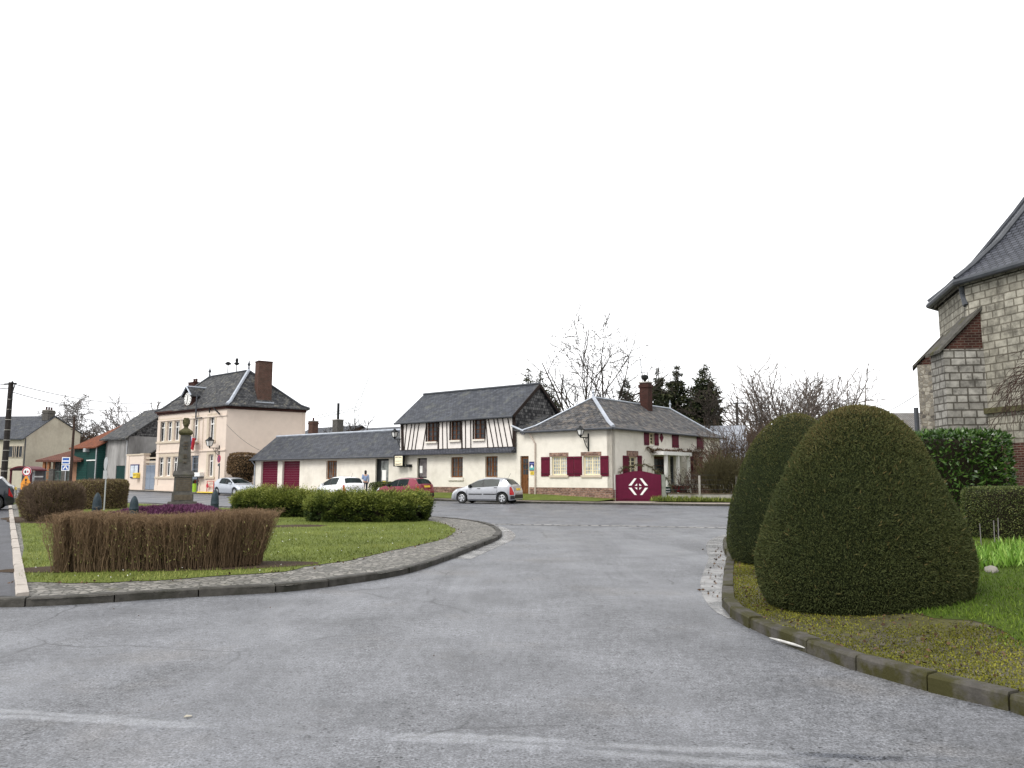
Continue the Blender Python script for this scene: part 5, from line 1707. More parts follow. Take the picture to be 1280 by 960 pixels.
for i, h in enumerate(lw):
    if i == 0:
        f = window(tim, STREET, h, 0.21, BLACKM, GLASS, 1, 1, 0.07)
        q = MB(STREET); q.box(h[0] + .1, h[1] - .12, 0.165, 0.18, h[2] + .1, h[3] - .1); q.build('window_poster', mat('faded_poster', (0.17, 0.15, 0.15), 0.5, 0.55, 2.6), f)
        q = MB(STREET); q.box(h[0] + .12, h[0] + .38, 0.15, 0.162, h[2] + .35, h[2] + .85); q.build('paper_notice', WHITE, f)
    else:
        window(tim, STREET, h, 0.21, WOOD, GLASS_CURTAIN, 4, 4, 0.085, 0.03)
    if i == 1:
        q = MB(STREET); q.box(h[0] - 0.18, h[1] + 0.1, -0.1, 0.15, h[2] - 0.2, h[2] - 0.004); q.build('sill', CREAM, tim)
mb = MB(STREET); mb.box(tr - .2, tr + .03, -0.05, 4.97, 4.3, E2 + .22); mb.build('side_cladding', SLATE_HUNG, tim)
# roof
TD = 5.0; zrt = P(671, 480.5, 51.6).z
ra = (tl - 0.3, TD / 2, zrt); rb = (tr + 0.12, TD / 2, zrt)
sb = 0.35 / (TD / 2) * (zrt - E2)
mb = MB(STREET)
mb.slab([(tl - 0.3, -0.36, E2 - 0.02), (tr + 0.12, -0.36, E2 - 0.02), rb, ra], 0.12)
mb.slab([ra, rb, (tr + 0.12, TD + 0.35, E2 - 0.02), (tl - 0.3, TD + 0.35, E2 - 0.02)], 0.12)
trf = mb.build('roof', SLATE, tim)
mb = MB(STREET); mb.tube([(ra[0], ra[1], ra[2] + .03), (rb[0], rb[1], rb[2] + .03)], 0.09, 6); mb.build('ridge_capping', ZINC_DARK, trf)
for x in (tl + 0.05, tr - 0.02):
    mb = MB(STREET); mb.add([(x, -0.1, E2 - .1), (x, TD, E2 - .1), (x, TD / 2, zrt - 0.12), (x - .1, -0.1, E2 - .1), (x - .1, TD, E2 - .1), (x - .1, TD / 2, zrt - 0.12)], [(0, 1, 2), (3, 5, 4), (0, 2, 5, 3), (2, 1, 4, 5), (1, 0, 3, 4)])
    mb.build('gable', SLATE_HUNG, tim)
mb = MB(STREET)
mb.bar((tr + 0.14, -0.36, E2 - .1), (tr + 0.14, TD / 2, zrt - .08), 0.05, 0.2); mb.bar((tr + 0.14, TD / 2, zrt - .08), (tr + 0.14, TD + .35, E2 - .1), 0.05, 0.2)
mb.build('barge_board', TIMBER, tim)
gutter(tim, STREET @ Vector((tl - .3, -.42, E2 - .1)), STREET @ Vector((tr + .1, -.42, E2 - .1)))

# ============ long low annex with two garage doors
al = pick(STREET, 318.5, 590)[0]; ar = tl
E3 = 0.5 * (zb(STREET, 330, 574) + zb(STREET, 490, 569.6))
ann = thing('annex', 'long low cream annex with slate roof and two maroon garage doors', 'building', sw((al + ar) / 2, 2, 0.2), UA)
gd = [hole(STREET, 326.8, 576.5, 347.5, 612), hole(STREET, 353.2, 576.3, 375, 612)]
gd = [(a, b, 0.2, d) for a, b, c, d in gd]
aw = hole(STREET, 408, 575.8, 421.3, 599); ad = hole(STREET, 469.5, 573.5, 486, 606); ad = (ad[0], ad[1], 0.4, ad[3])
mb = MB(STREET); mb.wall(al, ar - .003, 0.0, E3 - 0.02, gd + [aw, ad], 0.24, 0.45)
mb.box(al, al + 0.3, 0.45, 4.3, 0, E3 - .02); mb.box(al, ar, 4.3, 4.5, 0, E3 - .02); mb.build('wall', CREAM, ann)
for h in gd:
    q = MB(STREET)
    for k in range(14):
        z0_ = h[2] + (h[3] - h[2]) * k / 14; z1_ = h[2] + (h[3] - h[2]) * (k + 1) / 14
        q.box(h[0] + .01, h[1] - .01, 0.17 + 0.006 * (k % 2), 0.225, z0_ + .004, z1_ - .004)
    q.build('garage_door', MAROON, ann)
window(ann, STREET, aw, 0.23, WOOD, GLASS_CURTAIN, 4, 4, 0.1, 0.035)
f = door(ann, STREET, ad, 0.23, BLACKM)
q = MB(STREET); q.box(ad[0] + .5, ad[1] - .12, 0.12, 0.16, ad[2] + .2, ad[3] - .14); q.build('door_glass', glassmat('shop_glass', (0.15, 0.16, 0.15)), f)
q = MB(STREET); q.box(ad[0] + .62, ad[0] + 1.05, 0.105, 0.116, ad[2] + 1.0, ad[2] + 1.75); q.build('paper_notice', WHITE, f)
q = MB(STREET); q.box(ad[0] + .7, ad[0] + 1.0, 0.105, 0.116, ad[2] + .25, ad[2] + .95); q.build('yellow_notice', SIGN_YELLOW, f)
AD_ = 4.4; zra = 0.5 * (P(345, 545.3, 68.9).z + P(500, 537.5, 58.3).z)
mb = MB(STREET)
ra = (al - 0.2, AD_ / 2, zra); rb = (ar + 0.3, AD_ / 2, zra)
mb.slab([(al - 0.2, -0.4, E3), (ar - 0.005, -0.4, E3), (ar - 0.005, AD_ / 2, zra), ra], 0.12)
mb.slab([ra, (ar - .005, AD_ / 2, zra), (ar - .005, AD_ + 0.4, E3), (al - 0.2, AD_ + 0.4, E3)], 0.12)
arf = mb.build('roof', SLATE, ann)
mb = MB(STREET); mb.tube([(ra[0], ra[1], ra[2] + .03), (rb[0] - .4, ra[1], ra[2] + .03)], 0.1, 6); mb.build('ridge_capping', ZINC, arf)
mb = MB(STREET); x = al + 0.05
mb.add([(x, 0.0, E3 - .1), (x, AD_, E3 - .1), (x, AD_ / 2, zra - 0.12), (x + .1, 0.0, E3 - .1), (x + .1, AD_, E3 - .1), (x + .1, AD_ / 2, zra - 0.12)], [(0, 2, 1), (3, 4, 5), (0, 3, 5, 2), (2, 5, 4, 1), (1, 4, 3, 0)])
mb.build('gable', CREAM, ann)
gutter(ann, STREET @ Vector((al - .2, -.46, E3 - .08)), STREET @ Vector((ar, -.46, E3 - .08)))
downpipe(ann, STREET, al + 0.08, 0.2, E3 - 0.5, ZINC, 0.05, -0.07, (-0.2, -0.2, 0.35))
c_ = P(422, 545, 66.5); chimney(ann, c_, 0.33, 0.33, zra - 1.0, P(422, 525.5, 66.5).z, MONSTONE, UA, 0, band=False)
mb = MB(); mb.tube([(c_.x, c_.y, P(422, 525.5, 66.5).z), (c_.x, c_.y, P(422, 504, 66.5).z)], 0.105, 10); mb.build('flue_pipe', BLACKM, ann)

# ============ town hall
T1 = pick(STREET, 280, 600)[0]; T0 = pick(STREET, 194.3, 600)[0]
E4 = zb(STREET, 237, 511.5)
c1 = STREET @ Vector((T1, 0, 0)); 
c2 = P(378, 597, 74.6); c2.z = 0
bl = STREET @ Vector((T0, 0, 0)); bb = bl + (c2 - c1)
th = thing('town_hall', 'two storey peach town hall with tall brick chimney and clock dormer', 'town hall', sw((T0 + T1) / 2, 3, 0.2), UA)
HS = frame(c1.x, c1.y, math.atan2(c2.y - c1.y, c2.x - c1.x)); HL = (c2 - c1).to_2d().length
fz = lambda a, b, c, d: hole(STREET, 160 + a * .2188, 430 + b * .2188, 160 + c * .2188, 430 + d * .2188)
ups = [fz(184, 446, 214, 557), fz(226, 443, 254, 554), fz(267, 440, 297, 551), fz(376, 428, 402, 556), fz(466, 416, 496, 551)]
los = [fz(176, 648, 205, 757), fz(219, 646, 246, 753), fz(258, 644, 286, 750), fz(462, 631, 490, 757)]
dr = fz(362, 637, 404, 805); dr = (dr[0], dr[1], 0.35, dr[3])
mb = MB(STREET); mb.wall(T0, T1, 0, E4 - .3, ups + los + [dr], 0.25, 0.5); mb.T = HS; mb.wall(0, HL, 0, E4 - .3, [], 0.1, 0.5)
mb.T = Matrix()
for a, b in ((bl, bb), (bb, c2)):
    mb.bar((a.x, a.y, (E4 - .3) / 2), (b.x, b.y, (E4 - .3) / 2), 0.3, E4 - .3)
mb.build('wall', PINKISH, th)
for h in ups + los:
    window(th, STREET, h, 0.24, WHITE, GLASS, 2, 1, 0.075, 0.04, mid=True)
    q = MB(STREET); q.box(h[0] + 0.1, h[1] - 0.1, 0.15, 0.2, h[2] + (h[3] - h[2]) * .68, h[2] + (h[3] - h[2]) * .73); q.build('transom', WHITE, th)
for grp in (ups[:3], ups[3:4], ups[4:], los[:3], los[3:]):
    a, b = grp[0][0], grp[-1][1]; c0 = min(g[2] for g in grp); d0 = max(g[3] for g in grp)
    q = MB(STREET); q.box(a - 0.45, b + 0.35, -0.12, 0.2, c0 - 0.2, c0 - 0.005); q.build('sill', STONETRIM, th)
    q = MB(STREET); q.box(a - 0.35, a - 0.02, -0.03, 0.01, c0, d0 + .02); q.box(b + 0.02, b + 0.3, -0.03, 0.01, c0, d0 + .02); q.box(a - 0.35, b + 0.3, -0.03, 0.01, d0 + .02, d0 + 0.3)
    for g in range(len(grp) - 1): q.box(grp[g][1] + .02, grp[g + 1][0] - .02, -0.03, 0.01, c0, d0)
    q.build('window_surround', STONETRIM, th)
door(th, STREET, dr, 0.24, GREYBLUE, GLASS, 0.45)
zs = zb(STREET, 237, 565)
mb = MB(STREET)
mb.box(T0 - .05, T1 + .06, -0.1, 0.02, zs, zs + 0.12); mb.box(T0 - .05, T1 + .06, -0.08, 0.02, E4 - 0.95, E4 - 0.83); mb.box(T0 - .08, T1 + .04, -0.06, 0.02, 0, 0.85)
mb.box(T0 - .04, T0 + .5, -0.05, 0.02, 0.85, E4 - 0.95); mb.build('string_course', PINKISH, th)
off = lambda p, k: p
cm = (c1 + bb) / 2
def out(p, d):
    v = (p - cm); v.z = 0; v.normalize(); return p + v * d
mb = MB()
CC = [bl, c1, c2, bb]
for k in range(4):
    a, b = CC[k], CC[(k + 1) % 4]
    d = (b - a); d.z = 0; d.normalize(); n_ = Vector((d.y, -d.x, 0))
    for o0, o1, z0_, z1_ in ((-0.02, 0.14, E4 - .3, E4 - .12), (-0.02, 0.26, E4 - .12, E4 + .02)):
        A = a - d * max(o1, 0) ; B = b + d * max(o1, 0)
        mb.hexa([A + n_ * o0 + Vector((0, 0, z0_)), B + n_ * o0 + Vector((0, 0, z0_)), B + n_ * o1 + Vector((0, 0, z0_)), A + n_ * o1 + Vector((0, 0, z0_)),
                 A + n_ * o0 + Vector((0, 0, z1_)), B + n_ * o0 + Vector((0, 0, z1_)), B + n_ * o1 + Vector((0, 0, z1_)), A + n_ * o1 + Vector((0, 0, z1_))])
mb.build('cornice', BRICK_DARK, th)
EE = [out(p, 0.55) + Vector((0, 0, E4 + .03 + 0.0 * k)) for k, p in enumerate(CC)]
rR = P(311, 463.5, 73.8); rL = P(262, 471.5, 79.6)
mb = MB()
def bellv(p, q, t=0.14, drop=0.22): m = p.lerp(q, t); m.z -= drop; return m
B4 = [bellv(EE[0], rL), bellv(EE[1], rR), bellv(EE[2], rR), bellv(EE[3], rL)]
for q in ((EE[0], EE[1], B4[1], B4[0]), (B4[0], B4[1], rR, rL), (EE[1], EE[2], B4[2], B4[1]), (B4[1], B4[2], rR), (EE[2], EE[3], B4[3], B4[2]), (B4[2], B4[3], rL, rR), (EE[3], EE[0], B4[0], B4[3]), (B4[3], B4[0], rL)):
    mb.slab(q, 0.1)
rf = mb.build('roof', SLATE_OLD, th)
mb = MB(); mb.tube([p + Vector((0, 0, .05)) for p in (EE[1], B4[1], rR)], 0.16, 6); mb.build('hip_capping', ZINC, rf)
mb = MB()
for pth in ((EE[0], B4[0], rL), (EE[2], B4[2], rR), (rL, rR)): mb.tube([p + Vector((0, 0, .05)) for p in pth], 0.1, 6)
mb.build('ridge_capping', ZINC_DARK, rf)
for nm_, q in (('finial', rR), ('finial', rL)):
    mb = MB(); mb.lathe([(0.1, 0), (0.07, 0.35), (0.17, 0.5), (0.07, 0.7), (0.01, 1.0)], (q.x, q.y, q.z + .1), 8); mb.build(nm_, ZINC_DARK, rf)
mb = MB(); q = rL.lerp(rR, 0.48)
mb.tube([q, q + Vector((0, 0, 1.0))], 0.04, 6); mb.lathe([(0.05, 0), (0.3, 0.1), (0.3, 0.2), (0.1, 0.35)], (q.x, q.y, q.z + .9), 8); mb.build('roof_vent', BLACKM, rf)
mb = MB(); q = rL.lerp(rR, 0.7)
mb.tube([q, q + Vector((0, 0, 1.0))], 0.04, 6); mb.lathe([(0.08, 0), (0.3, 0.15), (0.12, 0.3), (0.16, 0.55), (0.02, 0.75)], (q.x, q.y, q.z + .75), 8); mb.build('siren', BLACKM, rf)
cc_ = c1.lerp(c2, 0.50); nin = (bb - c2).to_3d().normalized()
cx_ = cc_ + nin * 0.75
chimney(th, cx_, 0.66, 0.5, E4 - 0.2, P(327, 452.5, 72.6).z, BRICK_OLD, HS.to_euler().z, 0, BRICK_DARK, False)
mb = MB(frame(cx_.x, cx_.y, HS.to_euler().z)); mb.box(-0.85, 0.85, -0.7, -0.52, E4 + .35, E4 + .5); mb.build('flashing', ZINC, th)
q = P(240, 482, 80.5); chimney(th, P(244, 482, 82), 0.6, 0.45, E4 + 0.6, P(244, 479, 82).z, BRICK_DARK, UA, 2, BRICK_DARK, False)
# clock dormer
s0_, s1_ = pick(STREET, 232, 505)[0], pick(STREET, 239.5, 505)[0]
FD = STREET @ Matrix.Translation((0, 0.35, 0))
sc_ = pick(FD, 235.5, 500)[0]; zd0, zd1 = E4 + 0.15, zb(FD, 235, 491)
mb = MB(FD); mb.box(sc_ - .62, sc_ + .62, 0, 3.4, zd0, zd1 - .2); dm = mb.build('dormer', BRICK_DARK, th)
mb = MB(FD)
mb.slab([(sc_ - .9, -0.25, zd1 - .35), (sc_, -0.25, zd1 + .55), (sc_, 4.2, zd1 + .55), (sc_ - .9, 4.2, zd1 - .35)], 0.08); mb.slab([(sc_, -0.25, zd1 + .55), (sc_ + .9, -0.25, zd1 - .35), (sc_ + .9, 4.2, zd1 - .35), (sc_, 4.2, zd1 + .55)], 0.08)
mb.build('dormer_roof', SLATE_OLD, dm)
mb = MB(FD); mb.tube([(sc_, -0.27, zd1 + .6), (sc_, 3.9, zd1 + .6)], 0.09, 6); mb.tube([(sc_ - .9, -0.27, zd1 - .32), (sc_, -0.27, zd1 + .6), (sc_ + .9, -0.27, zd1 - .32)], 0.08, 6); mb.build('dormer_capping', ZINC, dm)
mb = MB(FD); mb.lathe([(0.62, -0.09), (0.62, -0.03)], (sc_, 0, zd1 - .62), 28, 'y'); mb.build('clock_face', WHITE, dm)
mb = MB(FD)
for k in range(12):
    a = k * math.pi / 6; p0_ = Vector((sc_ + math.sin(a) * .46, -0.1, zd1 - .62 + math.cos(a) * .46)); p1_ = Vector((sc_ + math.sin(a) * .57, -0.1, zd1 - .62 + math.cos(a) * .57)); mb.bar(p0_, p1_, 0.05, 0.03, (0, 1, 0))
mb.bar((sc_, -0.11, zd1 - .62), (sc_ + .05, -0.11, zd1 - .25), 0.06, 0.03, (0, 1, 0)); mb.bar((sc_, -0.115, zd1 - .62), (sc_ - .1, -0.115, zd1 - 1.1), 0.05, 0.03, (0, 1, 0)); mb.build('clock_marks', BLACKM, dm)
# roof light, wall pole and cable
q = P(277, 486, 73.2); mb = MB(); mb.box(q.x - .1, q.x + .6, q.y - .3, q.y + .3, q.z - .2, q.z + .1)
a_ = STREET @ Vector((pick(STREET, 248, 520)[0], -0.25, 0))
mb = MB(); mb.tube([(a_.x, a_.y, zb(STREET, 248, 523)), (a_.x, a_.y, zb(STREET, 248, 494))], 0.07, 8); mb.tube([(a_.x, a_.y, zb(STREET, 248, 523)), STREET @ Vector((pick(STREET, 254, 522)[0], -0.12, zb(STREET, 254, 522)))], 0.05, 6); mb.build('roof_mast', ZINC_DARK, th)
mb = MB(STREET); x = pick(STREET, 254, 540)[0]; mb.tube([(x, -0.06, zb(STREET, 254, 521)), (x, -0.06, zb(STREET, 254, 563))], 0.025, 6); mb.build('wall_cable', STONETRIM, th)
mb = MB(STREET); x0_ = pick(STREET, 270.5, 512)[0]; x1_ = pick(STREET, 279, 518)[0]; mb.bar((x0_, -0.3, zb(STREET, 270.5, 510)), (x1_, -0.35, zb(STREET, 279, 518)), 0.09); x2_ = pick(STREET, 264.5, 512)[0]; mb.bar((x2_, -0.2, zb(STREET, 264.5, 509.5)), (x2_, -0.2, zb(STREET, 264.5, 516)), 0.08); mb.build_split('cable_bracket', BLACKM, th)

# ============ walls and gate left of the town hall
ga0, ga1 = pick(STREET, 179.5, 600)[0], pick(STREET, 191.5, 600)[0]
yw0, yw1 = pick(STREET, 157.5, 600)[0], ga0
zy = zb(STREET, 168, 569.5)
yw = thing('gate_wall', 'short peach wall with a notice case left of the town hall gate', 'wall', sw((yw0 + yw1) / 2, 0.3), UA)
mb = MB(STREET); mb.box(yw0, yw1 - 0.55, 0.0, 0.4, 0, zy); mb.box(yw1 - .55, yw1, -0.1, 0.5, 0, zy + .02); mb.box(yw0 - .05, yw0 + .5, -0.05, 0.45, 0, zy - .01); mb.build('wall', PINKISH, yw)
mb = MB(STREET); mb.box(yw0 - .1, yw1 - .56, -0.08, 0.48, zy + .003, zy + .16); mb.box(yw1 - .62, yw1 + .06, -0.17, 0.57, zy + .023, zy + .2); mb.build_split('coping', STONETRIM, yw)
nb0 = hole(STREET, 164.3, 580.5, 174.5, 597.5)
ncs = thing('notice_case', 'dark framed notice case with two glazed doors on the peach wall', 'notice board', STREET @ Vector((nb0[0], -0.1, nb0[2])), UA)
mb = MB(STREET); mb.box(nb0[0], nb0[1], -0.1, -0.003, nb0[2], nb0[3]); mb.build('case', SIGN_NAVY, ncs)
mb = MB(STREET); m_ = (nb0[0] + nb0[1]) / 2
for a, b in ((nb0[0] + .1, m_ - .06), (m_ + .06, nb0[1] - .1)): mb.box(a, b, -0.115, -0.101, nb0[2] + .12, nb0[3] - .12)
mb.build_split('papered_pane', mat('pinned_papers', (0.55, 0.6, 0.66), 0.3, 0.2, 3), ncs)
lb = hole(STREET, 172, 591, 176.5, 597.5)
lbx = thing('letter_box', 'yellow letter box on the peach wall beside the notice case', 'letter box', STREET @ Vector((lb[0], -0.5, lb[2])), UA)
mb = MB(STREET); mb.box(lb[0], lb[1], -0.48, -0.12, lb[2], lb[3] - .1); mb.prism([(lb[0] - .03, lb[3] - .1), (lb[1] + .03, lb[3] - .1), (lb[1] - .08, lb[3]), (lb[0] + .08, lb[3])], -0.5, -0.12); mb.build('box', SIGN_YELLOW, lbx)
mb = MB(STREET); mb.box(lb[0] + .1, lb[1] - .1, -0.49, -0.481, lb[3] - .25, lb[3] - .19); mb.build('slot', SIGN_BLACK, lbx)
gt = thing('metal_gate', 'tall grey blue metal gate beside the town hall', 'gate', sw((ga0 + ga1) / 2, 0.2), UA)
zga = zb(STREET, 185, 581.5); xm = (ga0 + ga1) / 2
for a, b in ((ga0 + .06, xm - .02), (xm + .02, ga1 - .06)):
    mb = MB(STREET); mb.box(a, b, 0.16, 0.2, 0.42, zga)
    for z_ in (0.42, 1.5, zga - .75, zga - .08): mb.box(a, b, 0.13, 0.16, z_, z_ + .08)
    for k in range(5): x = a + (b - a) * (k + .5) / 5; mb.box(x - .02, x + .02, 0.13, 0.16, zga - .67, zga - .08)
    mb.build('gate_leaf', GREYBLUE, gt)
mb = MB(STREET)
for z_ in (zga + .25, zga + .65): mb.box(ga0, ga1 + .1, 0.1, 0.3, z_, z_ + .14)
mb.build_split('beam', STONETRIM, gt)

# ============ grey barn, green boarded barn
def gabled(nm_, label, cat, T, x0, x1, dep, ez, rz_, rx, wallm, roofm, z0=0.0, ov_=0.35, ridge_along='x', gm=None):
    """x0..x1 along T.x, ridge parallel to x (or y) at half depth"""
    c = T @ Vector(((x0 + x1) / 2, dep / 2, 0))
    t = thing(nm_, label, cat, (c.x, c.y, float(zg(c.x, c.y))), T.to_euler().z)
    mb = MB(T)
    if ridge_along == 'x':
        mb.box(x0, x1, 0, dep, z0, ez)
        mb.build('wall', wallm, t)
        for x in (x0, x1):
            sgn = 1 if x == x0 else -1
            a = x + 0.02 * sgn; b = a + 0.12 * sgn
            g = MB(T); g.add([(a, 0.02, ez), (a, dep - .02, ez), (a, dep / 2, rz_ - .1), (b, 0.02, ez), (b, dep - .02, ez), (b, dep / 2, rz_ - .1)], [(0, 1, 2), (3, 5, 4), (0, 2, 5, 3), (2, 1, 4, 5), (1, 0, 3, 4)]); g.build('gable', gm or wallm, t)
        k = (rz_ - ez) / (dep / 2)
        mb = MB(T); mb.slab([(x0 - ov_, -ov_, ez - k * ov_ + .1), (x1 + ov_, -ov_, ez - k * ov_ + .1), (x1 + ov_, dep / 2, rz_ + .1), (x0 - ov_, dep / 2, rz_ + .1)], 0.12)
        mb.slab([(x0 - ov_, dep / 2, rz_ + .1), (x1 + ov_, dep / 2, rz_ + .1), (x1 + ov_, dep + ov_, ez - k * ov_ + .1), (x0 - ov_, dep + ov_, ez - k * ov_ + .1)], 0.12)
    else:
        mb.box(x0, x1, 0, dep, z0, ez); mb.build('wall', wallm, t)
        m = (x0 + x1) / 2 if rx is None else rx
        for y in (0.0, dep):
            sgn = 1 if y == 0 else -1
            a = y + 0.02 * sgn; b = a + .12 * sgn
            g = MB(T); g.add([(x0 + .02, a, ez), (x1 - .02, a, ez), (m, a, rz_ - .1), (x0 + .02, b, ez), (x1 - .02, b, ez), (m, b, rz_ - .1)], [(0, 1, 2), (3, 5, 4), (0, 2, 5, 3), (2, 1, 4, 5), (1, 0, 3, 4)]); g.build('gable', gm or wallm, t)
        mb = MB(T)
        kl = (rz_ - ez) / (m - x0); kr = (rz_ - ez) / (x1 - m)
        mb.slab([(x0 - ov_, -ov_, ez - kl * ov_ + .1), (m, -ov_, rz_ + .1), (m, dep + ov_, rz_ + .1), (x0 - ov_, dep + ov_, ez - kl * ov_ + .1)], 0.12)
        mb.slab([(m, -ov_, rz_ + .1), (x1 + ov_, -ov_, ez - kr * ov_ + .1), (x1 + ov_, dep + ov_, ez - kr * ov_ + .1), (m, dep + ov_, rz_ + .1)], 0.12)
    mb.build('roof', roofm, t)
    return t


FB = STREET @ Matrix.Translation((0, 1.2, 0))
gb0, gb1 = pick(FB, 131, 570)[0], pick(FB, 160, 570)[0]
ezb = zb(FB, 145, 546); rzb = P(196, 510, 88).z
bd_ = 9.0
barn = thing('grey_barn', 'grey cement barn with slate roof between the green barn and the town hall', 'barn', sw((gb0 + gb1) / 2, 4, 0.4), UA)
mb = MB(FB); gdoor = hole(FB, 145.2, 582, 156.5, 610); gdoor = (gdoor[0], gdoor[1], 0.3, gdoor[3])
mb.wall(gb0, gb1, 0, ezb, [gdoor], 0.15, 0.3); mb.box(gb1 - .3, gb1, 0.3, bd_, 0, ezb); mb.box(gb0, gb0 + .3, 0.3, bd_, 0, ezb)
mb.build('wall', GREYWALL, barn)
q = MB(FB)
for k in range(7): x = gdoor[0] + (gdoor[1] - gdoor[0]) * k / 7; q.box(x + .01, x + (gdoor[1] - gdoor[0]) / 7 - .01, 0.06, 0.13, gdoor[2], gdoor[3] - .02)
q.build('barn_door', GREEN_DARK, barn)
q = MB(FB); q.box(gb1 - .16, gb1 + .01, 0.02, bd_, ezb, ezb + .02)
q.add([(gb1 - .02, 0, ezb), (gb1 - .02, bd_, ezb), (gb1 - .02, bd_ / 2, rzb - .12), (gb1 - .2, 0, ezb), (gb1 - .2, bd_, ezb), (gb1 - .2, bd_ / 2, rzb - .12)], [(0, 1, 2), (3, 5, 4), (0, 2, 5, 3), (2, 1, 4, 5), (1, 0, 3, 4)]); q.build('gable', SLATE_HUNG, barn)
q = MB(FB); q.slab([(gb0 - .5, -0.5, ezb - .25), (gb1 + .3, -0.5, ezb - .25), (gb1 + .3, bd_ / 2, rzb), (gb0 - .5, bd_ / 2, rzb)], 0.14); q.slab([(gb0 - .5, bd_ / 2, rzb), (gb1 + .3, bd_ / 2, rzb), (gb1 + .3, bd_ + .5, ezb - .25), (gb0 - .5, bd_ + .5, ezb - .25)], 0.14); q.build('roof', SLATE_OLD, barn)
downpipe(barn, FB, gb1 - .15, 2.2, ezb - .6, GALV, 0.06, -0.1, (-0.3, -0.3, 0.4))
# lean-to roof on the barn's flank
q = MB(FB); q.slab([(gb1, 0.8, 3.4), (gb1 + 4.6, 0.8, 4.6), (gb1 + 4.6, 5, 4.6), (gb1, 5, 3.4)], 0.12); q.build('lean_to_roof', SLATE_OLD, barn)
q = MB(FB); q.box(gb1 + .02, gb1 + 4.5, 1.0, 1.2, 0, 3.4); q.box(gb1 + .02, gb1 + 4.5, 8.5, 8.7, 0, ezb + .3); q.build('yard_wall', GREYWALL, barn)

FG = STREET @ Matrix.Translation((0, 0.4, 0))
gr0, gr1 = pick(FG, 92.5, 570)[0], pick(FG, 122.5, 570)[0]
ezg = zb(FG, 105, 558.5); rzg = P(147, 531, 98).z
gbn = thing('green_barn', 'dark green boarded barn with rusty red tiled roof', 'barn', sw((gr0 + gr1) / 2, 4, 0.4), UA)
gdh = hole(FG, 109, 576, 119.5, 606); gdh = (gdh[0], gdh[1], 0.3, gdh[3])
mb = MB(FG); mb.wall(gr0, gr1, 0, ezg, [gdh], 0.1, 0.3); mb.box(gr1 - .25, gr1 - .003, 0.3, 6.0, 0, ezg); mb.box(gr0, gr0 + .25, 0.3, 6, 0, ezg); mb.build('boarded_wall', BOARD_GREEN, gbn)
mb = MB(FG); mb.box(gdh[0], gdh[1], 0.03, 0.09, gdh[2], gdh[3] - .02); mb.build('barn_door', GREEN_DARK, gbn)
mb = MB(FG); mb.box(gdh[0] - .1, gdh[1] + .1, -0.06, 0.0, gdh[3], gdh[3] + .12); mb.build('lintel', WHITE, gbn)
mb = MB(FG); k = 0.4
mb.slab([(gr0 - .5, -.4, ezg - .1), (gr1 + .3, -.4, ezg - .1), (gr1 + .3, 5.0, rzg), (gr0 + 2.2, 5.0, rzg)], .14); mb.slab([(gr0 + 2.2, 5.0, rzg), (gr1 + .3, 5.0, rzg), (gr1 + .3, 10, ezg), (gr0 - .5, 10, ezg)], .14); mb.slab([(gr0 - .5, 10, ezg), (gr0 - .5, -.4, ezg - .1), (gr0 + 2.2, 5.0, rzg)], .14)
mb.build('roof', REDTILE, gbn)
mb = MB(FG); mb.add([(gr1 - .03, 0.02, ezg), (gr1 - .03, 9.5, ezg), (gr1 - .03, 5, rzg - .15), (gr1 - .2, 0.02, ezg), (gr1 - .2, 9.5, ezg), (gr1 - .2, 5, rzg - .15)], [(0, 1, 2), (3, 5, 4), (0, 2, 5, 3), (2, 1, 4, 5), (1, 0, 3, 4)]); mb.build('gable', GREEN_DARK, gbn)
downpipe(gbn, FG, pick(FG, 121, 580)[0], 0.4, ezg - .15, GALV, 0.07, -0.12)
mb = MB(FG); x = pick(FG, 110.5, 562)[0]; mb.box(x - .3, x + .3, -0.45, -0.003, zb(FG, 110, 565), zb(FG, 110, 560.5)); mb.build('flood_light', GALV, gbn)

# ============ low brown roofed building and its fence
FC = frame(*P(99, 597, 89).to_2d(), R(-8))
lo0, lo1 = pick(FC, 44, 580)[0], pick(FC, 91, 580)[0] - 2.0
ezl = zb(FC, 60, 574); rzl = P(90, 560.5, 93).z
low = thing('low_building', 'low brick building under a wide brown tiled hipped roof', 'building', (*(FC @ Vector(((lo0 + lo1) / 2, 2, 0))).to_2d(), 0.5), R(-8))
mb = MB(FC); mb.box(lo0 + 1.3, lo1 + 2, 1.2, 8, 0, ezl); mb.build('wall', mat('orange_brick_wall', (0.34, 0.19, 0.12), 0.9, 0.15, 6), low)
mb = MB(FC); mb.slab([(lo0, 0, ezl - .1), (lo1 + 3, 0, ezl - .1), (lo1 + 3, 4.5, rzl), (lo1 - 0.8, 4.5, rzl)], .2); mb.slab([(lo1 - .8, 4.5, rzl), (lo1 + 3, 4.5, rzl), (lo1 + 3, 9, ezl - .1), (lo0, 9, ezl - .1)], .2); mb.slab([(lo0, 9, ezl - .1), (lo0, 0, ezl - .1), (lo1 - .8, 4.5, rzl)], .2); mb.build('roof', BROWNTILE, low)
mb = MB(FC)
xg0, xg1 = pick(FC, 60, 585)[0], pick(FC, 80, 585)[0]
mb.box(xg0, xg1, 1.12, 1.19, 0.9, ezl - .25); gw = mb.build('window', GREEN_DARK, low)
mb = MB(FC)
for k in range(3): mb.box(xg0 + .1 + k * (xg1 - xg0) / 3, xg0 - .1 + (k + 1) * (xg1 - xg0) / 3, 1.1, 1.118, 1.2, ezl - .4)
mb.build('pane', GLASS_CURTAIN, gw)
mb = MB(FC)
for px in (52, 57.5): x = pick(FC, px, 585)[0]; mb.box(x - .14, x + .14, 0.3, 0.58, 0, ezl - .15)
mb.build_split('porch_post', mat('rusty_post', (0.3, 0.13, 0.06), 0.8), low)
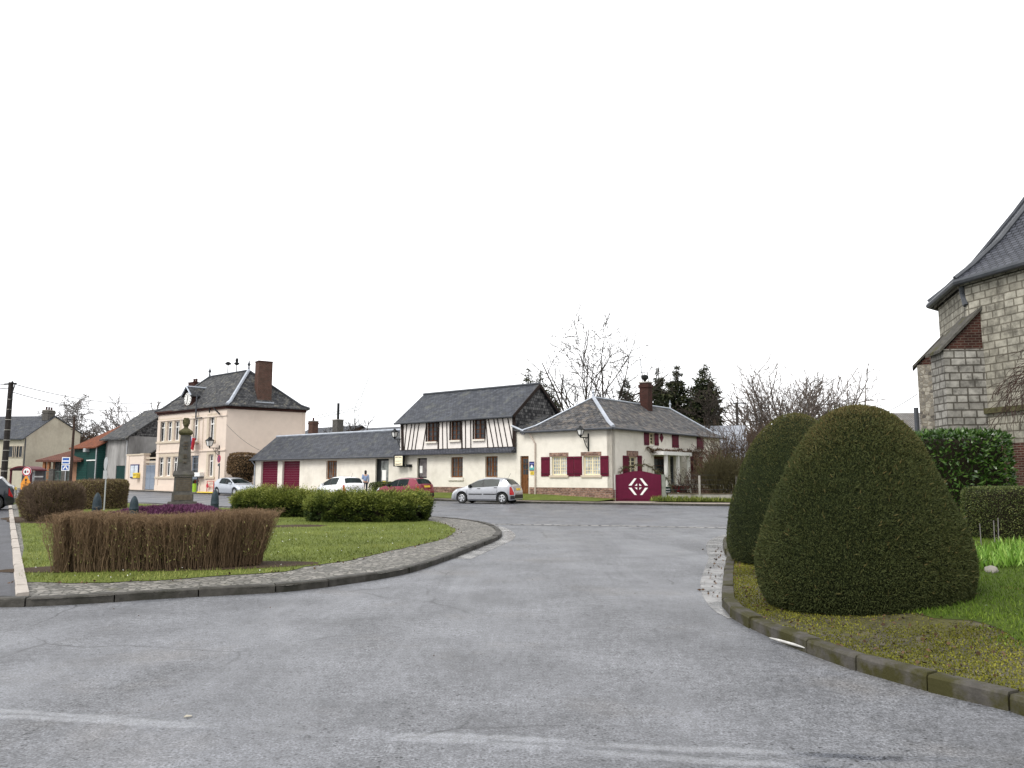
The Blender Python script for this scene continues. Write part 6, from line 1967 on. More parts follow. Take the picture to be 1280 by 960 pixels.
FF = frame(*P(80, 597, 80).to_2d(), R(-4))
fn = thing('railing_fence', 'low brick wall with green railings in front of the brown roofed building', 'fence', (*P(60, 597, 80).to_2d(), 0.45), R(-4))
f0, f1 = pick(FF, 42, 600)[0], pick(FF, 88, 600)[0]; zft = zb(FF, 62, 588.5)
mb = MB(FF); mb.box(f0, f1, 0, 0.3, 0, zb(FF, 62, 601.5)); mb.build('base_wall', BRICK_OLD, fn)
for px in (47.5, 64, 79.5):
    x = pick(FF, px, 595)[0]; mb = MB(FF); mb.box(x - .22, x + .22, -0.06, 0.36, 0, zft + .1); mb.box(x - .28, x + .28, -0.12, 0.42, zft + .1, zft + .2); mb.build('pillar', MONSTONE, fn)
mb = MB(FF); mb.box(f0, f1, 0.12, 0.17, zft - .08, zft - .02); mb.box(f0, f1, 0.12, 0.17, zb(FF, 62, 600), zb(FF, 62, 600) + .06)
n_ = int((f1 - f0) / 0.14)
for k in range(n_): x = f0 + (f1 - f0) * k / n_; mb.box(x, x + .03, 0.13, 0.16, zb(FF, 62, 601.5), zft - .02)
mb.build('railing', mat('green_grey_railing', (0.10, 0.14, 0.12), 0.6), fn)

# ============ cream gable house far left
ga = P(27, 597, 94); gbp = P(97, 597, 104)
ga.z = gbp.z = 0
FH = frame(ga.x, ga.y, math.atan2(gbp.y - ga.y, gbp.x - ga.x)); gl_ = (gbp - ga).to_2d().length
ezh = P(27, 547.5, 94).z; rzh = zb(FH, 66, 521)
gh = thing('gable_house', 'cream house with a large blank gable and slate roof behind the bus shelter', 'house', (ga.x, ga.y, 0.45), FH.to_euler().z)
hm = pick(FH, 66, 560)[0]
ezr = zb(FH, 96.5, 541.5)
hd_ = 16.0
Wl = frame(ga.x, ga.y, FH.to_euler().z + R(90))
mb = MB(FH)
mb.add([(0, 0, 0), (gl_, 0, 0), (gl_, 0, ezr), (hm, 0, rzh), (0, 0, ezh), (0, hd_, 0), (gl_, hd_, 0), (gl_, hd_, ezr), (hm, hd_, rzh), (0, hd_, ezh)], [(0, 1, 2, 3, 4), (9, 8, 7, 6, 5), (1, 6, 7, 2), (0, 4, 9, 5)])
mb.build('wall', OLDCREAM, gh)
kl = (rzh - ezh) / hm; kr = (rzh - ezr) / (gl_ - hm)
mb = MB(FH); mb.slab([(-.4, -.12, ezh - kl * .4 + .14), (hm, -.12, rzh + .14), (hm, hd_ + .1, rzh + .14), (-.4, hd_ + .1, ezh - kl * .4 + .14)], .12); mb.slab([(hm, -.12, rzh + .14), (gl_ + .3, -.12, ezr - kr * .3 + .14), (gl_ + .3, hd_ + .1, ezr - kr * .3 + .14), (hm, hd_ + .1, rzh + .14)], .12); mb.build('roof', SLATE, gh)
# street face of that house: seen as the sliver left of the gable
WS = frame((FH @ Vector((0, hd_, 0))).x, (FH @ Vector((0, hd_, 0))).y, FH.to_euler().z - R(90))
mb = MB(WS)
for px, z0_, z1_ in ((14.5, 4.0, 5.4), (20.0, 4.0, 5.4), (24.3, 4.0, 5.4)):
    x = pick(WS, px, 570)[0]; window(gh, WS @ Matrix.Translation((0, -0.14, 0)), (x - .42, x + .42, z0_, z1_), 0.12, STONETRIM, GLASS, 1, 1, 0.05)
mb.box(0.1, hd_ + .05, -0.1, 0, 2.75, 2.95); mb.build('string_course', OLDCREAM, gh)
chimney(gh, FH @ Vector((hm - .5, 0.5, 0)), 0.65, 0.4, rzh - .5, rzh + .75, MONSTONE, FH.to_euler().z, 3)
chimney(gh, FH @ Vector((hm - .3, 8.5, 0)), 0.6, 0.4, rzh - .5, rzh + .5, MONSTONE, FH.to_euler().z, 2)
mb = MB(FH); mb.tube([(0.12, -0.08, 0.3), (0.12, -0.08, ezh)], 0.06, 6); mb.build('downpipe', ZINC_DARK, gh)

# ============ things seen over the annex roof
c_ = P(391, 597, 96); FK = frame(c_.x, c_.y, UA)
kh = gabled('brick_house', 'slate roofed house with a banded brick chimney behind the town hall', 'house', FK, -5, 4.4, 7, P(391, 544, 96).z - 0.5, P(400, 534.5, 99).z, None, BRICK_OLD, SLATE)
chimney(kh, P(391.5, 535, 95), 0.42, 0.42, P(391, 545, 95).z, P(391, 527, 95).z, BRICK_OLD, UA, 1)
c_ = P(470, 597, 88); FK = frame(c_.x, c_.y, UA + R(6))
gabled('long_shed', 'long dark roofed shed showing over the annex ridge beside the lantern', 'shed', FK, -4.4, 9, 6, P(470, 545, 88).z, P(470, 534.3, 90).z, None, GREYWALL, SLATE_NEW)
c_ = P(914, 597, 66); FK = frame(c_.x, c_.y, R(-14))
gabled('clad_house', 'grey roofed dark house between the conifers and the yew cones', 'house', FK, -5.4, 1.0, 6, P(914, 558, 66).z, P(905, 533, 68.5).z, None, mat('dark_blue_cladding', (0.04, 0.045, 0.06), 0.7, 0.2), mat('pale_fibre_roof', (0.32, 0.34, 0.38), 0.6, 0.1, 4), ov_=0.45)
c_ = P(1125, 597, 58); FK = frame(c_.x, c_.y, R(-4))
CORR = brick('corrugated_sheet', (0.24, 0.225, 0.21), (0.20, 0.19, 0.18), (0.10, 0.092, 0.085), 0.16, 4.0, 0.03, 0.6, 0.45, 0.8, offset=0.0, dirt=(0.14, 0.12, 0.10), damt=(0.55, 0.75))
gabled('far_barn', 'barn with a rusty corrugated roof between the biggest yew cone and the church', 'barn', FK, -3.4, 14, 8, P(1125, 546, 58).z, P(1125, 518, 62).z, None, CONCRETE, CORR)
c_ = P(926, 597, 60); FK = frame(c_.x, c_.y, R(-6))
gabled('garden_shed', 'low garden shed with a pale roof edge behind the olive bush', 'shed', FK, -2.2, 3.0, 3, P(926, 571.5, 60).z, P(926, 570, 61).z + 0.35, None, CREAM, ZINC)

# ============ church
ch = thing('church', 'stone church apse with steep slate roof and sloping buttresses', 'church', (18, 24, 0.4), 0)
K1 = Vector((15.0, 25.3, 0)); K0 = K1 + Vector((0.28, -0.96, 0)) * 9; K2 = Vector((15.95, 28.7, 0)); K3 = Vector((19.2, 31.2, 0)); K4 = Vector((24, 30.5, 0)); K5 = Vector((27, 17, 0))
EZ = 8.15
CH = [K0, K1, K2, K3, K4, K5]
zst, zbr = 3.62, 2.66
def ringwall(z0_, z1_, inset, m, nm_):
    mb = MB(); cen = sum(CH, Vector()) / 6
    pts = [p + (cen - p).normalized() * inset for p in CH]
    n = len(pts)
    vs = [(p.x, p.y, z0_) for p in pts] + [(p.x, p.y, z1_) for p in pts]
    fs = [(i, (i + 1) % n, (i + 1) % n + n, i + n)[::-1] for i in range(n)] + [tuple(range(n, 2 * n))[::-1]]
    mb.add(vs, fs); return mb.build(nm_, m, ch)
ringwall(0, zbr, -0.04, BRICK_OLD, 'brick_base')
ringwall(zbr, zst, 0.0, ASHLAR_Y, 'lower_wall')
ringwall(zst, zst + .17, -0.12, MOSSY, 'string_course')
ringwall(zst + .17, EZ - .25, 0.02, ASHLAR_Y, 'wall')
ringwall(EZ - .25, EZ + .05, -0.12, ASHLAR_Y, 'cornice')
cen = Vector((22.2, 24.4, 0)); apex = Vector((22.2, 24.4, 17.2))
mb = MB(); rows = [(-0.02, 0.0), (0.06, 0.05), (0.18, 0.14), (0.36, 0.32), (0.65, 0.64), (1.0, 1.0)]
EVE = [p + (p - cen).normalized() * 0.12 + Vector((0, 0, EZ - .02)) for p in CH]
def rp_(p, k): return Vector((p.x + (apex.x - p.x) * rows[k][0], p.y + (apex.y - p.y) * rows[k][0], p.z + (apex.z - p.z) * rows[k][1]))
for i in range(len(EVE)):
    a, b = EVE[i], EVE[(i + 1) % len(EVE)]
    for k in range(len(rows) - 1):
        q = [rp_(a, k), rp_(b, k), rp_(b, k + 1), rp_(a, k + 1)] if k < len(rows) - 2 else [rp_(a, k), rp_(b, k), rp_(a, k + 1)]
        mb.add(q, [tuple(range(len(q)))[::-1]]); mb.add([p - Vector((0, 0, .14)) for p in q], [tuple(range(len(q)))])
crf = mb.build('roof', SLATE_NEW, ch)
mb = MB()
for p in EVE[1:3]: mb.tube([rp_(p, k) + Vector((0, 0, .04)) for k in range(len(rows))], 0.1, 6)
mb.build('hip_capping', ZINC_DARK, crf)
mb = MB()
ee = [rp_(p, 0) + Vector((0, 0, -.1)) for p in EVE]
mb.tube(ee[:4], 0.11, 8); mb.build('gutter', ZINC_DARK, ch)
mb = MB(); mb.tube([ee[1] + Vector((0.25, .1, -.05)), ee[1] + Vector((0.3, .15, -.35)), K1 + Vector((0.0, -0.02, EZ - .9))], 0.09, 8); mb.build('downpipe', ZINC_DARK, ch)
WEATHERED = mat('weathered_coping', (0.085, 0.08, 0.07), .9, .35, 7, .4, 40, dirt=(0.07, 0.066, 0.02), dscale=2.5, damt=(0.52, 0.66))
def buttress(K, dirv, length, half, ztop, zlow, m_low, nm_='buttress'):
    ang = math.atan2(dirv.y, dirv.x)
    T = Matrix.Translation((K.x, K.y, 0)) @ Matrix.Rotation(ang, 4, 'Z')
    mb = MB(T); mb.box(-0.6, length, -half, half, 0, zlow); b = mb.build(nm_, m_low, ch)
    mb = MB(T); mb.add([(-0.6, -half + .03, zlow), (length - .05, -half + .03, zlow), (-0.6, -half + .03, ztop), (-0.6, half - .03, zlow), (length - .05, half - .03, zlow), (-0.6, half - .03, ztop)], [(0, 1, 2), (3, 5, 4), (0, 2, 5, 3), (1, 4, 5, 2), (0, 3, 4, 1)]); mb.build('brick_haunch', BRICK_HAUNCH, b)
    k = (ztop - zlow) / (length + .6)
    mb = MB(T); mb.hexa([(-0.6, -half - .06, ztop + .02), (length + .15, -half - .06, zlow - k * .12), (length + .15, half + .06, zlow - k * .12), (-0.6, half + .06, ztop + .02), (-0.6, -half - .06, ztop + .13), (length + .15, -half - .06, zlow - k * .12 + .10), (length + .15, half + .06, zlow - k * .12 + .10), (-0.6, half + .06, ztop + .13)]); mb.build('weathering', WEATHERED, b)
    return T, b
T_, b_ = buttress(K1, Vector((-0.93, 0.1, 0)), 1.0, 0.5, 7.35, 5.72, ASHLAR)
buttress(K2, Vector((-0.80, 0.42, 0)), 0.8, 0.42, 7.2, 5.75, FLINT)
mb = MB(Matrix.Translation((K2.x, K2.y, 0)) @ Matrix.Rotation(math.atan2(0.42, -0.80), 4, 'Z')); mb.tube([(0.92, 0, 0.6), (0.92, 0, 4.2)], 0.08, 8); mb.build('vent_pipe', ZINC_DARK, ch)
# ------------------------------------------------------------------ cars
def interp_s(xs, zs, x):
    return np.interp(x, xs, zs)


def car(label, loc, heading, L, W, H, top, belt, paint, win, wheels, rearwin, screen, roof_paint=None, bpill=None, rail=None, plate=PLATE_Y, tail_q=(2.9, 4.6), tail_x=0.26, moulding=True, roofw=0.60, low=0.165, group='cars parked round the square', light_glass=None, head=True):
    """x forward; top/belt: polylines (x, z); win: list of side window (x0, x1); screen, rearwin: x ranges on the top line"""
    t = thing('parked_car', label, 'car', loc, heading, group)
    M_ = Matrix.Translation(loc) @ Matrix.Rotation(heading, 4, 'Z')
    tx, tz = zip(*top); bx_, bz = zip(*belt)
    Rw = wheels[2]; xs_ = [wheels[0], wheels[1]]
    base = np.linspace(-L / 2, L / 2, 97)
    ex = [p for p in tx] + [a for w_ in win for a in w_] + list(rearwin) + list(screen)
    for xw in xs_: ex += [xw - Rw - .055, xw + Rw + .055]
    X = np.unique(np.round(np.concatenate([base, ex]), 3)); X = X[(X >= -L / 2) & (X <= L / 2)]

    def section(x):
        e = abs(x) / (L / 2)
        w_ = W / 2 * (1 - 0.20 * max(0, (e - 0.62) / 0.38) ** 2.2)
        zt = float(np.interp(x, tx, tz)); zbl = float(np.interp(x, bx_, bz))
        z0 = low + 0.06 * max(0, (e - 0.8) / 0.2)
        for xw in xs_:
            if abs(x - xw) < Rw + 0.05: z0 = max(z0, Rw + math.sqrt((Rw + 0.05) ** 2 - (x - xw) ** 2))
        zbl = min(zbl, zt - 0.03)
        zm = max(0.52, z0 + 0.04); zm = min(zm, zbl - 0.06)
        zl = z0 + 0.25 * (zm - z0)
        z0 = min(z0, zl - 0.01)
        hgt = max(zt - zbl, 0.03)
        f = min(1.0, hgt / (H - zbl + 1e-3))
        wr = w_ * 0.965 + (roofw - w_ * 0.965) * f
        q = [(0, z0), (w_ * 0.86, z0), (w_ * 0.965, zl), (w_, zm), (w_ * 0.99, zbl - 0.25 * (zbl - zm)), (w_ * 0.965, zbl),
             (wr + 0.02 * (1 - f), zbl + (zt - zbl) * (0.86 if f > .35 else 0.62)), (wr * 0.90, zt - 0.02 * f - 0.008), (wr * 0.55, zt + 0.012), (0, zt + 0.018)]
        return np.array(q)
    SEC = np.array([section(x) for x in X])          # n,10,2
    n, m = len(X), 10
    V = []
    for i, x in enumerate(X):
        for y, z in SEC[i]: V.append((x, y, z))
        for y, z in SEC[i]: V.append((x, -y, z))
    mats_f = {}

    def kindof(i, j):
        xm = (X[i] + X[i + 1]) / 2
        if j == 0: return 'under'
        ztm = np.interp(xm, tx, tz); zbm = np.interp(xm, bx_, bz)
        if j in (7, 8) or (j == 6 and False):
            if rearwin[0] < xm < rearwin[1]: return 'rear_window'
            if screen[0] < xm < screen[1]: return 'windscreen'
        if j == 5 and ztm - zbm > 0.10:
            for a, b in win:
                if a < xm < b: return 'side_window'
            if bpill and bpill[0] < xm < bpill[1]: return 'trim'
        if roof_paint and j >= 6 and rearwin[1] <= xm <= screen[0]: return 'roof'
        return 'body'
    for i in range(n - 1):
        for j in range(m - 1):
            k = kindof(i, j)
            for s in (0, 1):
                a = i * 2 * m + s * m + j; b = (i + 1) * 2 * m + s * m + j
                q = (a, a + 1, b + 1, b) if s == 0 else (a, b, b + 1, a + 1)
                mats_f.setdefault(k, []).append(q)
    for i, fl in ((0, 0), (n - 1, 1)):
        o = i * 2 * m
        cap = [o + j for j in range(m)] + [o + m + j for j in range(m - 2, 0, -1)]
        mats_f['body'].append(tuple(cap[::-1] if not fl else cap))
    GL = light_glass or CARGLASS
    for k, m_ in (('body', paint), ('under', PLASTIC), ('side_window', GL), ('rear_window', GL), ('windscreen', GL), ('trim', PLASTIC), ('roof', roof_paint)):
        if k not in mats_f: continue
        used = sorted({i for q in mats_f[k] for i in q}); ix = {v: i for i, v in enumerate(used)}
        mb = MB(M_); mb.add([V[i] for i in used], [tuple(ix[i] for i in q)[::-1] for q in mats_f[k]])
        nm_ = {'under': 'underbody', 'trim': 'pillar_trim'}.get(k, k)
        if k == 'side_window':
            mb.build_split(nm_, m_, t, smooth=True); continue
        o = mb.build(nm_, m_, t, smooth=True)
        if k in ('body', 'roof'):
            mod = o.modifiers.new('edge', 'EDGE_SPLIT'); mod.split_angle = R(38)

    def surf(x, q, side):
        s_ = section(x); j = min(int(q), m - 2); f = q - j
        y = s_[j, 0] * (1 - f) + s_[j + 1, 0] * f; z = s_[j, 1] * (1 - f) + s_[j + 1, 1] * f
        d_ = s_[j + 1] - s_[j]; nn = np.array([d_[1], -d_[0]]); nn = nn / max(np.linalg.norm(nn), 1e-6)
        return x, y, z, nn, side

    def patch(name, m_, x0, x1, q0, q1, off, sides=(1, -1), nx=8, nq=5, parent=None):
        out_ = []
        for sd_ in sides:
            mb = MB(M_)
            vs, fs = [], []
            for o_ in (off, -0.03):
                for i in range(nx + 1):
                    for k in range(nq + 1):
                        x, y, z, nn, _ = surf(x0 + (x1 - x0) * i / nx, q0 + (q1 - q0) * k / nq, sd_)
                        endx = (0.012 if x < -L / 2 + .03 else 0) * -1
                        vs.append((x + endx * (o_ > 0), sd_ * (y + nn[0] * o_), z + nn[1] * o_))
            N = (nx + 1) * (nq + 1)
            g = lambda i, k: i * (nq + 1) + k
            for i in range(nx):
                for k in range(nq): fs.append((g(i, k), g(i, k + 1), g(i + 1, k + 1), g(i + 1, k)))
            ring = [g(i, 0) for i in range(nx + 1)] + [g(nx, k) for k in range(1, nq + 1)] + [g(i, nq) for i in range(nx - 1, -1, -1)] + [g(0, k) for k in range(nq - 1, 0, -1)]
            for a, b in zip(ring, ring[1:] + ring[:1]): fs.append((a, b, b + N, a + N))
            mb.add(vs, fs); out_.append(mb.build(name, m_, parent or t, smooth=False))
        return out_
    patch('tail_lamp', TAIL, -L / 2 + 0.035, -L / 2 + tail_x, tail_q[0], tail_q[1], 0.012)
    if head:
        patch('headlamp', HEADL, L / 2 - 0.42, L / 2 - 0.06, 3.9, 6.2, 0.012)
    for xw in xs_:
        for s in (1, -1):
            yc = s * (W / 2 - 0.125)
            Tw = M_ @ Matrix.Translation((xw, yc, Rw)) @ Matrix.Rotation(0 if s > 0 else math.pi, 4, 'Z')
            w_ = MB(Tw)
            w_.lathe([(Rw * .62, -0.09), (Rw * .93, -0.10), (Rw, -0.065), (Rw, 0.065), (Rw * .93, 0.10), (Rw * .66, 0.095), (Rw * .62, 0.07)], (0, 0, 0), 28, 'y')
            wo = w_.build('wheel', TYRE, t, smooth=False)
            r_ = MB(Tw)
            r_.lathe([(Rw * .64, 0.093), (Rw * .60, 0.098), (Rw * .56, 0.075)], (0, 0, 0), 28, 'y', caps=False)
            for k in range(5):
                a = k * 2 * math.pi / 5 + .3
                ca, sa = math.cos(a), math.sin(a)
                r_.hexa([(sa * Rw * .1 - ca * .035, 0.06, ca * Rw * .1 + sa * .035), (sa * Rw * .1 + ca * .035, 0.06, ca * Rw * .1 - sa * .035), (sa * Rw * .58 + ca * .055, 0.06, ca * Rw * .58 - sa * .055), (sa * Rw * .58 - ca * .055, 0.06, ca * Rw * .58 + sa * .055),
                         (sa * Rw * .1 - ca * .035, 0.088, ca * Rw * .1 + sa * .035), (sa * Rw * .1 + ca * .035, 0.088, ca * Rw * .1 - sa * .035), (sa * Rw * .58 + ca * .05, 0.09, ca * Rw * .58 - sa * .05), (sa * Rw * .58 - ca * .05, 0.09, ca * Rw * .58 + sa * .05)])
            r_.lathe([(0.06, 0.05), (0.06, 0.095), (0.03, 0.1)], (0, 0, 0), 12, 'y')
            r_.build('rim', ALLOY, wo)
    # mirrors, handles, mouldings, bumper strip, plates, aerial, wiper
    xm = screen[0] + (screen[1] - screen[0]) * 0.62
    for s in (1, -1):
        zbl = float(np.interp(xm, bx_, bz))
        mb = MB(M_)
        mb.hexa([(xm - .1, s * (W / 2 - .05), zbl + .02), (xm + .06, s * (W / 2 - .05), zbl + .02), (xm + .03, s * (W / 2 + .14), zbl + .03), (xm - .09, s * (W / 2 + .14), zbl + .03),
                 (xm - .1, s * (W / 2 - .03), zbl + .16), (xm + .02, s * (W / 2 - .03), zbl + .16), (xm - .0, s * (W / 2 + .13), zbl + .15), (xm - .09, s * (W / 2 + .13), zbl + .15)])
        mb.build('mirror', paint if not moulding else PLASTIC, t)
        for a, b in win[:2]:
            xh = a + 0.1
            z = float(np.interp(xh, bx_, bz)) - 0.09
            mb = MB(M_); mb.box(xh, xh + .17, s * (W / 2 - .012) - .02, s * (W / 2 - .012) + .02, z, z + .035); mb.build('handle', paint if not moulding else PLASTIC, t)
    if moulding:
        for a, b in win[:2]: patch('side_moulding', PLASTIC, a + .0, b - .02, 2.93, 3.12, 0.014)
    patch('rear_bumper_strip', PLASTIC, -L / 2 + 0.004, -L / 2 + 0.22, 1.85, 2.7, 0.012)
    zb_ = float(np.interp(-L / 2 + .03, tx, tz))
    mb = MB(M_); mb.box(-L / 2 - .015, -L / 2 + .03, -W / 2 * .74, W / 2 * .74, low + .14, low + .34); mb.build('rear_bumper_strip', PLASTIC, t)
    xp = -L / 2 + 0.055; zp = float(np.interp(xp, tx, tz))
    mb = MB(M_); mb.hexa([(-L / 2 - .02, -.26, zp - .10), (-L / 2 + .06, -.26, zp - .10), (-L / 2 + .06, .26, zp - .10), (-L / 2 - .02, .26, zp - .10), (-L / 2 + .005, -.26, zp + .02), (-L / 2 + .08, -.26, zp + .02), (-L / 2 + .08, .26, zp + .02), (-L / 2 + .005, .26, zp + .02)])
    mb.build('number_plate', plate, t)
    mb = MB(M_); mb.box(L / 2 - .03, L / 2 + .015, -.26, .26, low + .16, low + .27); mb.build('number_plate', PLATE_W, t)
    mb = MB(M_); mb.box(L / 2 - .03, L / 2 + .008, -W / 2 * .62, W / 2 * .62, low + .06, low + .14); mb.build('front_grille', PLASTIC, t)
    xa = rearwin[1] + .12; za = float(np.interp(xa, tx, tz))
    mb = MB(M_); mb.tube([(xa, 0, za), (xa - .2, 0, za + .3)], 0.008, 5); mb.build('aerial', PLASTIC, t)
    return t


def place(px, Y, off=0.0):
    v = P(px, 597, Y); return (v.x, Y, float(zg(v.x, Y)) + off)


hd = lambda ax, ay: math.atan2(ay, ax)
SILVER = carpaint('silver_paint', (0.42, 0.43, 0.46), 0.55, 0.3)
RED = carpaint('dark_red_paint', (0.21, 0.012, 0.035), 0.3, 0.3)
WHITEP = carpaint('white_car_paint', (0.78, 0.79, 0.8), 0.0, 0.3)
SILVER2 = carpaint('blue_silver_paint', (0.48, 0.51, 0.56), 0.5, 0.3)
GREYP = carpaint('slate_grey_paint', (0.018, 0.023, 0.03), 0.4, 0.3)
# hatchbacks; x grows towards the front
car('silver hatchback parked at the kerb in front of the half timbered house', place(609, 44.6, 0.006), R(180 - 21), 3.83, 1.65, 1.43,
    [(-1.915, .55), (-1.88, .80), (-1.80, .98), (-1.72, 1.03), (-1.40, 1.33), (-1.2, 1.40), (-.55, 1.44), (-.05, 1.42), (.3, 1.33), (1.02, .96), (1.5, .84), (1.78, .70), (1.88, .56), (1.915, .42)],
    [(-1.915, .52), (-1.75, .98), (-1.2, .98), (0.2, .90), (1.0, .87), (1.6, .72), (1.915, .40)], SILVER, [(-0.02, .80), (-1.02, -.10)], (-1.22, 1.22, 0.305), (-1.70, -1.36), (.33, 1.0), bpill=(-.1, -.02))
car('dark red hatchback parked behind the juniper hedge', place(506, 50.0, 0.006), R(180 - 34), 3.77, 1.64, 1.42,
    [(-1.885, .55), (-1.86, .88), (-1.80, 1.0), (-1.72, 1.03), (-1.45, 1.34), (-1.2, 1.41), (-.5, 1.43), (0.0, 1.40), (.25, 1.33), (.95, .95), (1.5, .84), (1.76, .68), (1.885, .45)],
    [(-1.885, .52), (-1.75, .96), (-1.2, .95), (0.2, .89), (1.0, .86), (1.6, .72), (1.885, .42)], RED, [(-.05, .74), (-.92, -.13)], (-1.2, 1.24, 0.29), (-1.70, -1.40), (.28, .93), bpill=(-.13, -.05), tail_x=.2)
car('white hatchback seen from behind over the left juniper hedge', place(425.5, 52.2, 0.006), R(180 - 48), 3.9, 1.69, 1.5,
    [(-1.95, .55), (-1.93, .85), (-1.86, 1.02), (-1.80, 1.06), (-1.55, 1.40), (-1.3, 1.47), (-.6, 1.51), (0.0, 1.48), (.35, 1.38), (1.15, 1.0), (1.6, .88), (1.82, .70), (1.95, .45)],
    [(-1.95, .52), (-1.8, 1.02), (-1.2, 1.02), (0.2, .95), (1.1, .90), (1.6, .74), (1.95, .42)], WHITEP, [(-.0, .9), (-.95, -.08)], (-1.25, 1.26, 0.30), (-1.78, -1.50), (.38, 1.12), bpill=(-.08, 0), moulding=False, plate=PLATE_W)
car('blue grey silver hatchback facing right in front of the town hall', place(294, 63.5, 0.006), UA, 3.97, 1.74, 1.46,
    [(-1.985, .55), (-1.95, .85), (-1.86, 1.02), (-1.78, 1.06), (-1.5, 1.34), (-1.25, 1.42), (-.55, 1.46), (-.05, 1.43), (.3, 1.34), (1.08, .98), (1.55, .86), (1.82, .70), (1.985, .42)],
    [(-1.985, .52), (-1.8, 1.02), (-1.2, 1.0), (0.2, .93), (1.05, .89), (1.6, .74), (1.985, .40)], SILVER2, [(0.0, .85), (-.98, -.08)], (-1.25, 1.28, 0.315), (-1.75, -1.44), (.33, 1.05), bpill=(-.08, 0), moulding=False, plate=PLATE_W)
mc = P(30.5, 597, 35.6)
mh = Vector((-0.86, -0.44, 0)).normalized()
ml = Vector((mc.x, 35.2, 0)) + mh * 1.98
car('slate grey hatchback with a white roof at the parking kerb', (ml.x, ml.y, float(zg(ml.x, ml.y)) + 0.1), hd(mh.x, mh.y), 3.82, 1.73, 1.5,
    [(-1.91, .55), (-1.89, .92), (-1.80, 1.04), (-1.68, 1.08), (-1.38, 1.42), (-1.2, 1.46), (-.6, 1.5), (0.1, 1.46), (.45, 1.38), (.95, 1.04), (1.5, .97), (1.8, .80), (1.91, .45)],
    [(-1.91, .52), (-1.7, 1.04), (-1.2, 1.03), (0.2, 1.0), (1.0, .96), (1.6, .86), (1.91, .42)], GREYP, [(-.1, .75), (-1.15, -.2)], (-1.22, 1.27, 0.32), (-1.66, -1.38), (.48, .94), roof_paint=WHITEP, bpill=(-.2, -.1), moulding=False, tail_x=.2, tail_q=(3.3, 4.6))
# ------------------------------------------------------------------ war memorial and shell bollards
mo = P(229.5, 597, 35.5)
MO = Vector((mo.x, 35.5, 0.2))
TM = frame(mo.x, 35.5, R(22), 0) @ Matrix.Diagonal((0.86, 0.86, 1, 1))
wm = thing('war_memorial', 'dark weathered stone war memorial on a stepped base', 'monument', MO, R(22))
zz = lambda py: P(229, py, 35.5).z
lev = [zz(632), zz(628.5), zz(616), zz(596), zz(588.5), zz(544), zz(541), zz(522.5)]
mb = MB(TM); mb.box(-.83, .83, -.78, .78, 0.1, lev[1] - .04); mb.box(-.7, .7, -.66, .66, lev[1] - .04, lev[1] + .05); mb.build('step', MONSTONE, wm)
mb = MB(TM); mb.frustum(0, 0, .53, .50, lev[1] + .05, .52, .49, lev[2]); pl_ = mb.build('plinth', MONSTONE, wm)
mb = MB(TM); mb.box(-.40, .46, -.515, -.48, lev[1] + .14, lev[2] - .08); mb.build('panel', MONPANEL, pl_)
mb = MB(TM); mb.frustum(0, 0, .455, .43, lev[2] + .003, .44, .415, lev[3]); di = mb.build('die', MONSTONE, wm)
mb = MB(TM); mb.box(-.33, .36, -.445, -.42, lev[2] + .1, lev[3] - .06); pn = mb.build('inscription_panel', MONPANEL, di)
r_ = random.Random(3)
mb = MB(TM)
for k in range(6):
    z = lev[2] + .16 + k * .085; x = -.26
    while x < .26:
        w_ = r_.uniform(.03, .09); mb.box(x, min(x + w_, .3), -.452, -.446, z, z + .03); x += w_ + .025
mb.build('carved_line', MONSTONE, pn)
mb = MB(TM); mb.frustum(0, 0, .50, .48, lev[3] + .003, .53, .51, lev[3] + .1); mb.frustum(0, 0, .53, .51, lev[3] + .101, .47, .45, lev[4]); mb.build('moulding', MONSTONE, wm)
mb = MB(TM); mb.frustum(0, 0, .35, .335, lev[4] + .003, .245, .235, lev[5]); sh = mb.build('shaft', MONSTONE, wm)
mb = MB(TM)
for f, a in ((.78, .05), (.7, .075), (.62, .05), (.42, .045), (.36, .06), (.22, .045)):
    z = lev[4] + (lev[5] - lev[4]) * f; yb = -(.36 + (.25 - .36) * f) - .012
    mb.bar((-.02 - a, yb, z), (.05 + a, yb, z + .06), .04, .03, (0, 1, 0)); mb.bar((.06 + a, yb, z), (0 - a, yb, z + .05), .035, .03, (0, 1, 0))
mb.build_split('carving', MONPANEL, sh)
mb = MB(TM); mb.frustum(0, 0, .27, .26, lev[5] + .003, .35, .34, lev[5] + .1); mb.frustum(0, 0, .35, .34, lev[5] + .101, .34, .33, lev[6] + .06); mb.frustum(0, 0, .34, .33, lev[6] + .061, .13, .12, lev[6] + .2); mb.build('cap', MOSSY, wm)
mb = MB(TM)
z0_ = lev[6] + .19
mb.lathe([(.12, z0_), (.10, z0_ + .08), (.14, z0_ + .14), (.155, z0_ + .2), (.145, z0_ + .26), (.165, z0_ + .3), (.15, z0_ + .38), (.13, z0_ + .42), (.15, z0_ + .45), (.12, lev[7])], (0, 0, 0), 14)
for k in range(4):
    a = k * math.pi / 2 + .3; mb.box(math.cos(a) * .14 - .05, math.cos(a) * .14 + .05, math.sin(a) * .14 - .05, math.sin(a) * .14 + .05, z0_ + .22, z0_ + .4)
mb.build('finial', MOSSY, wm)


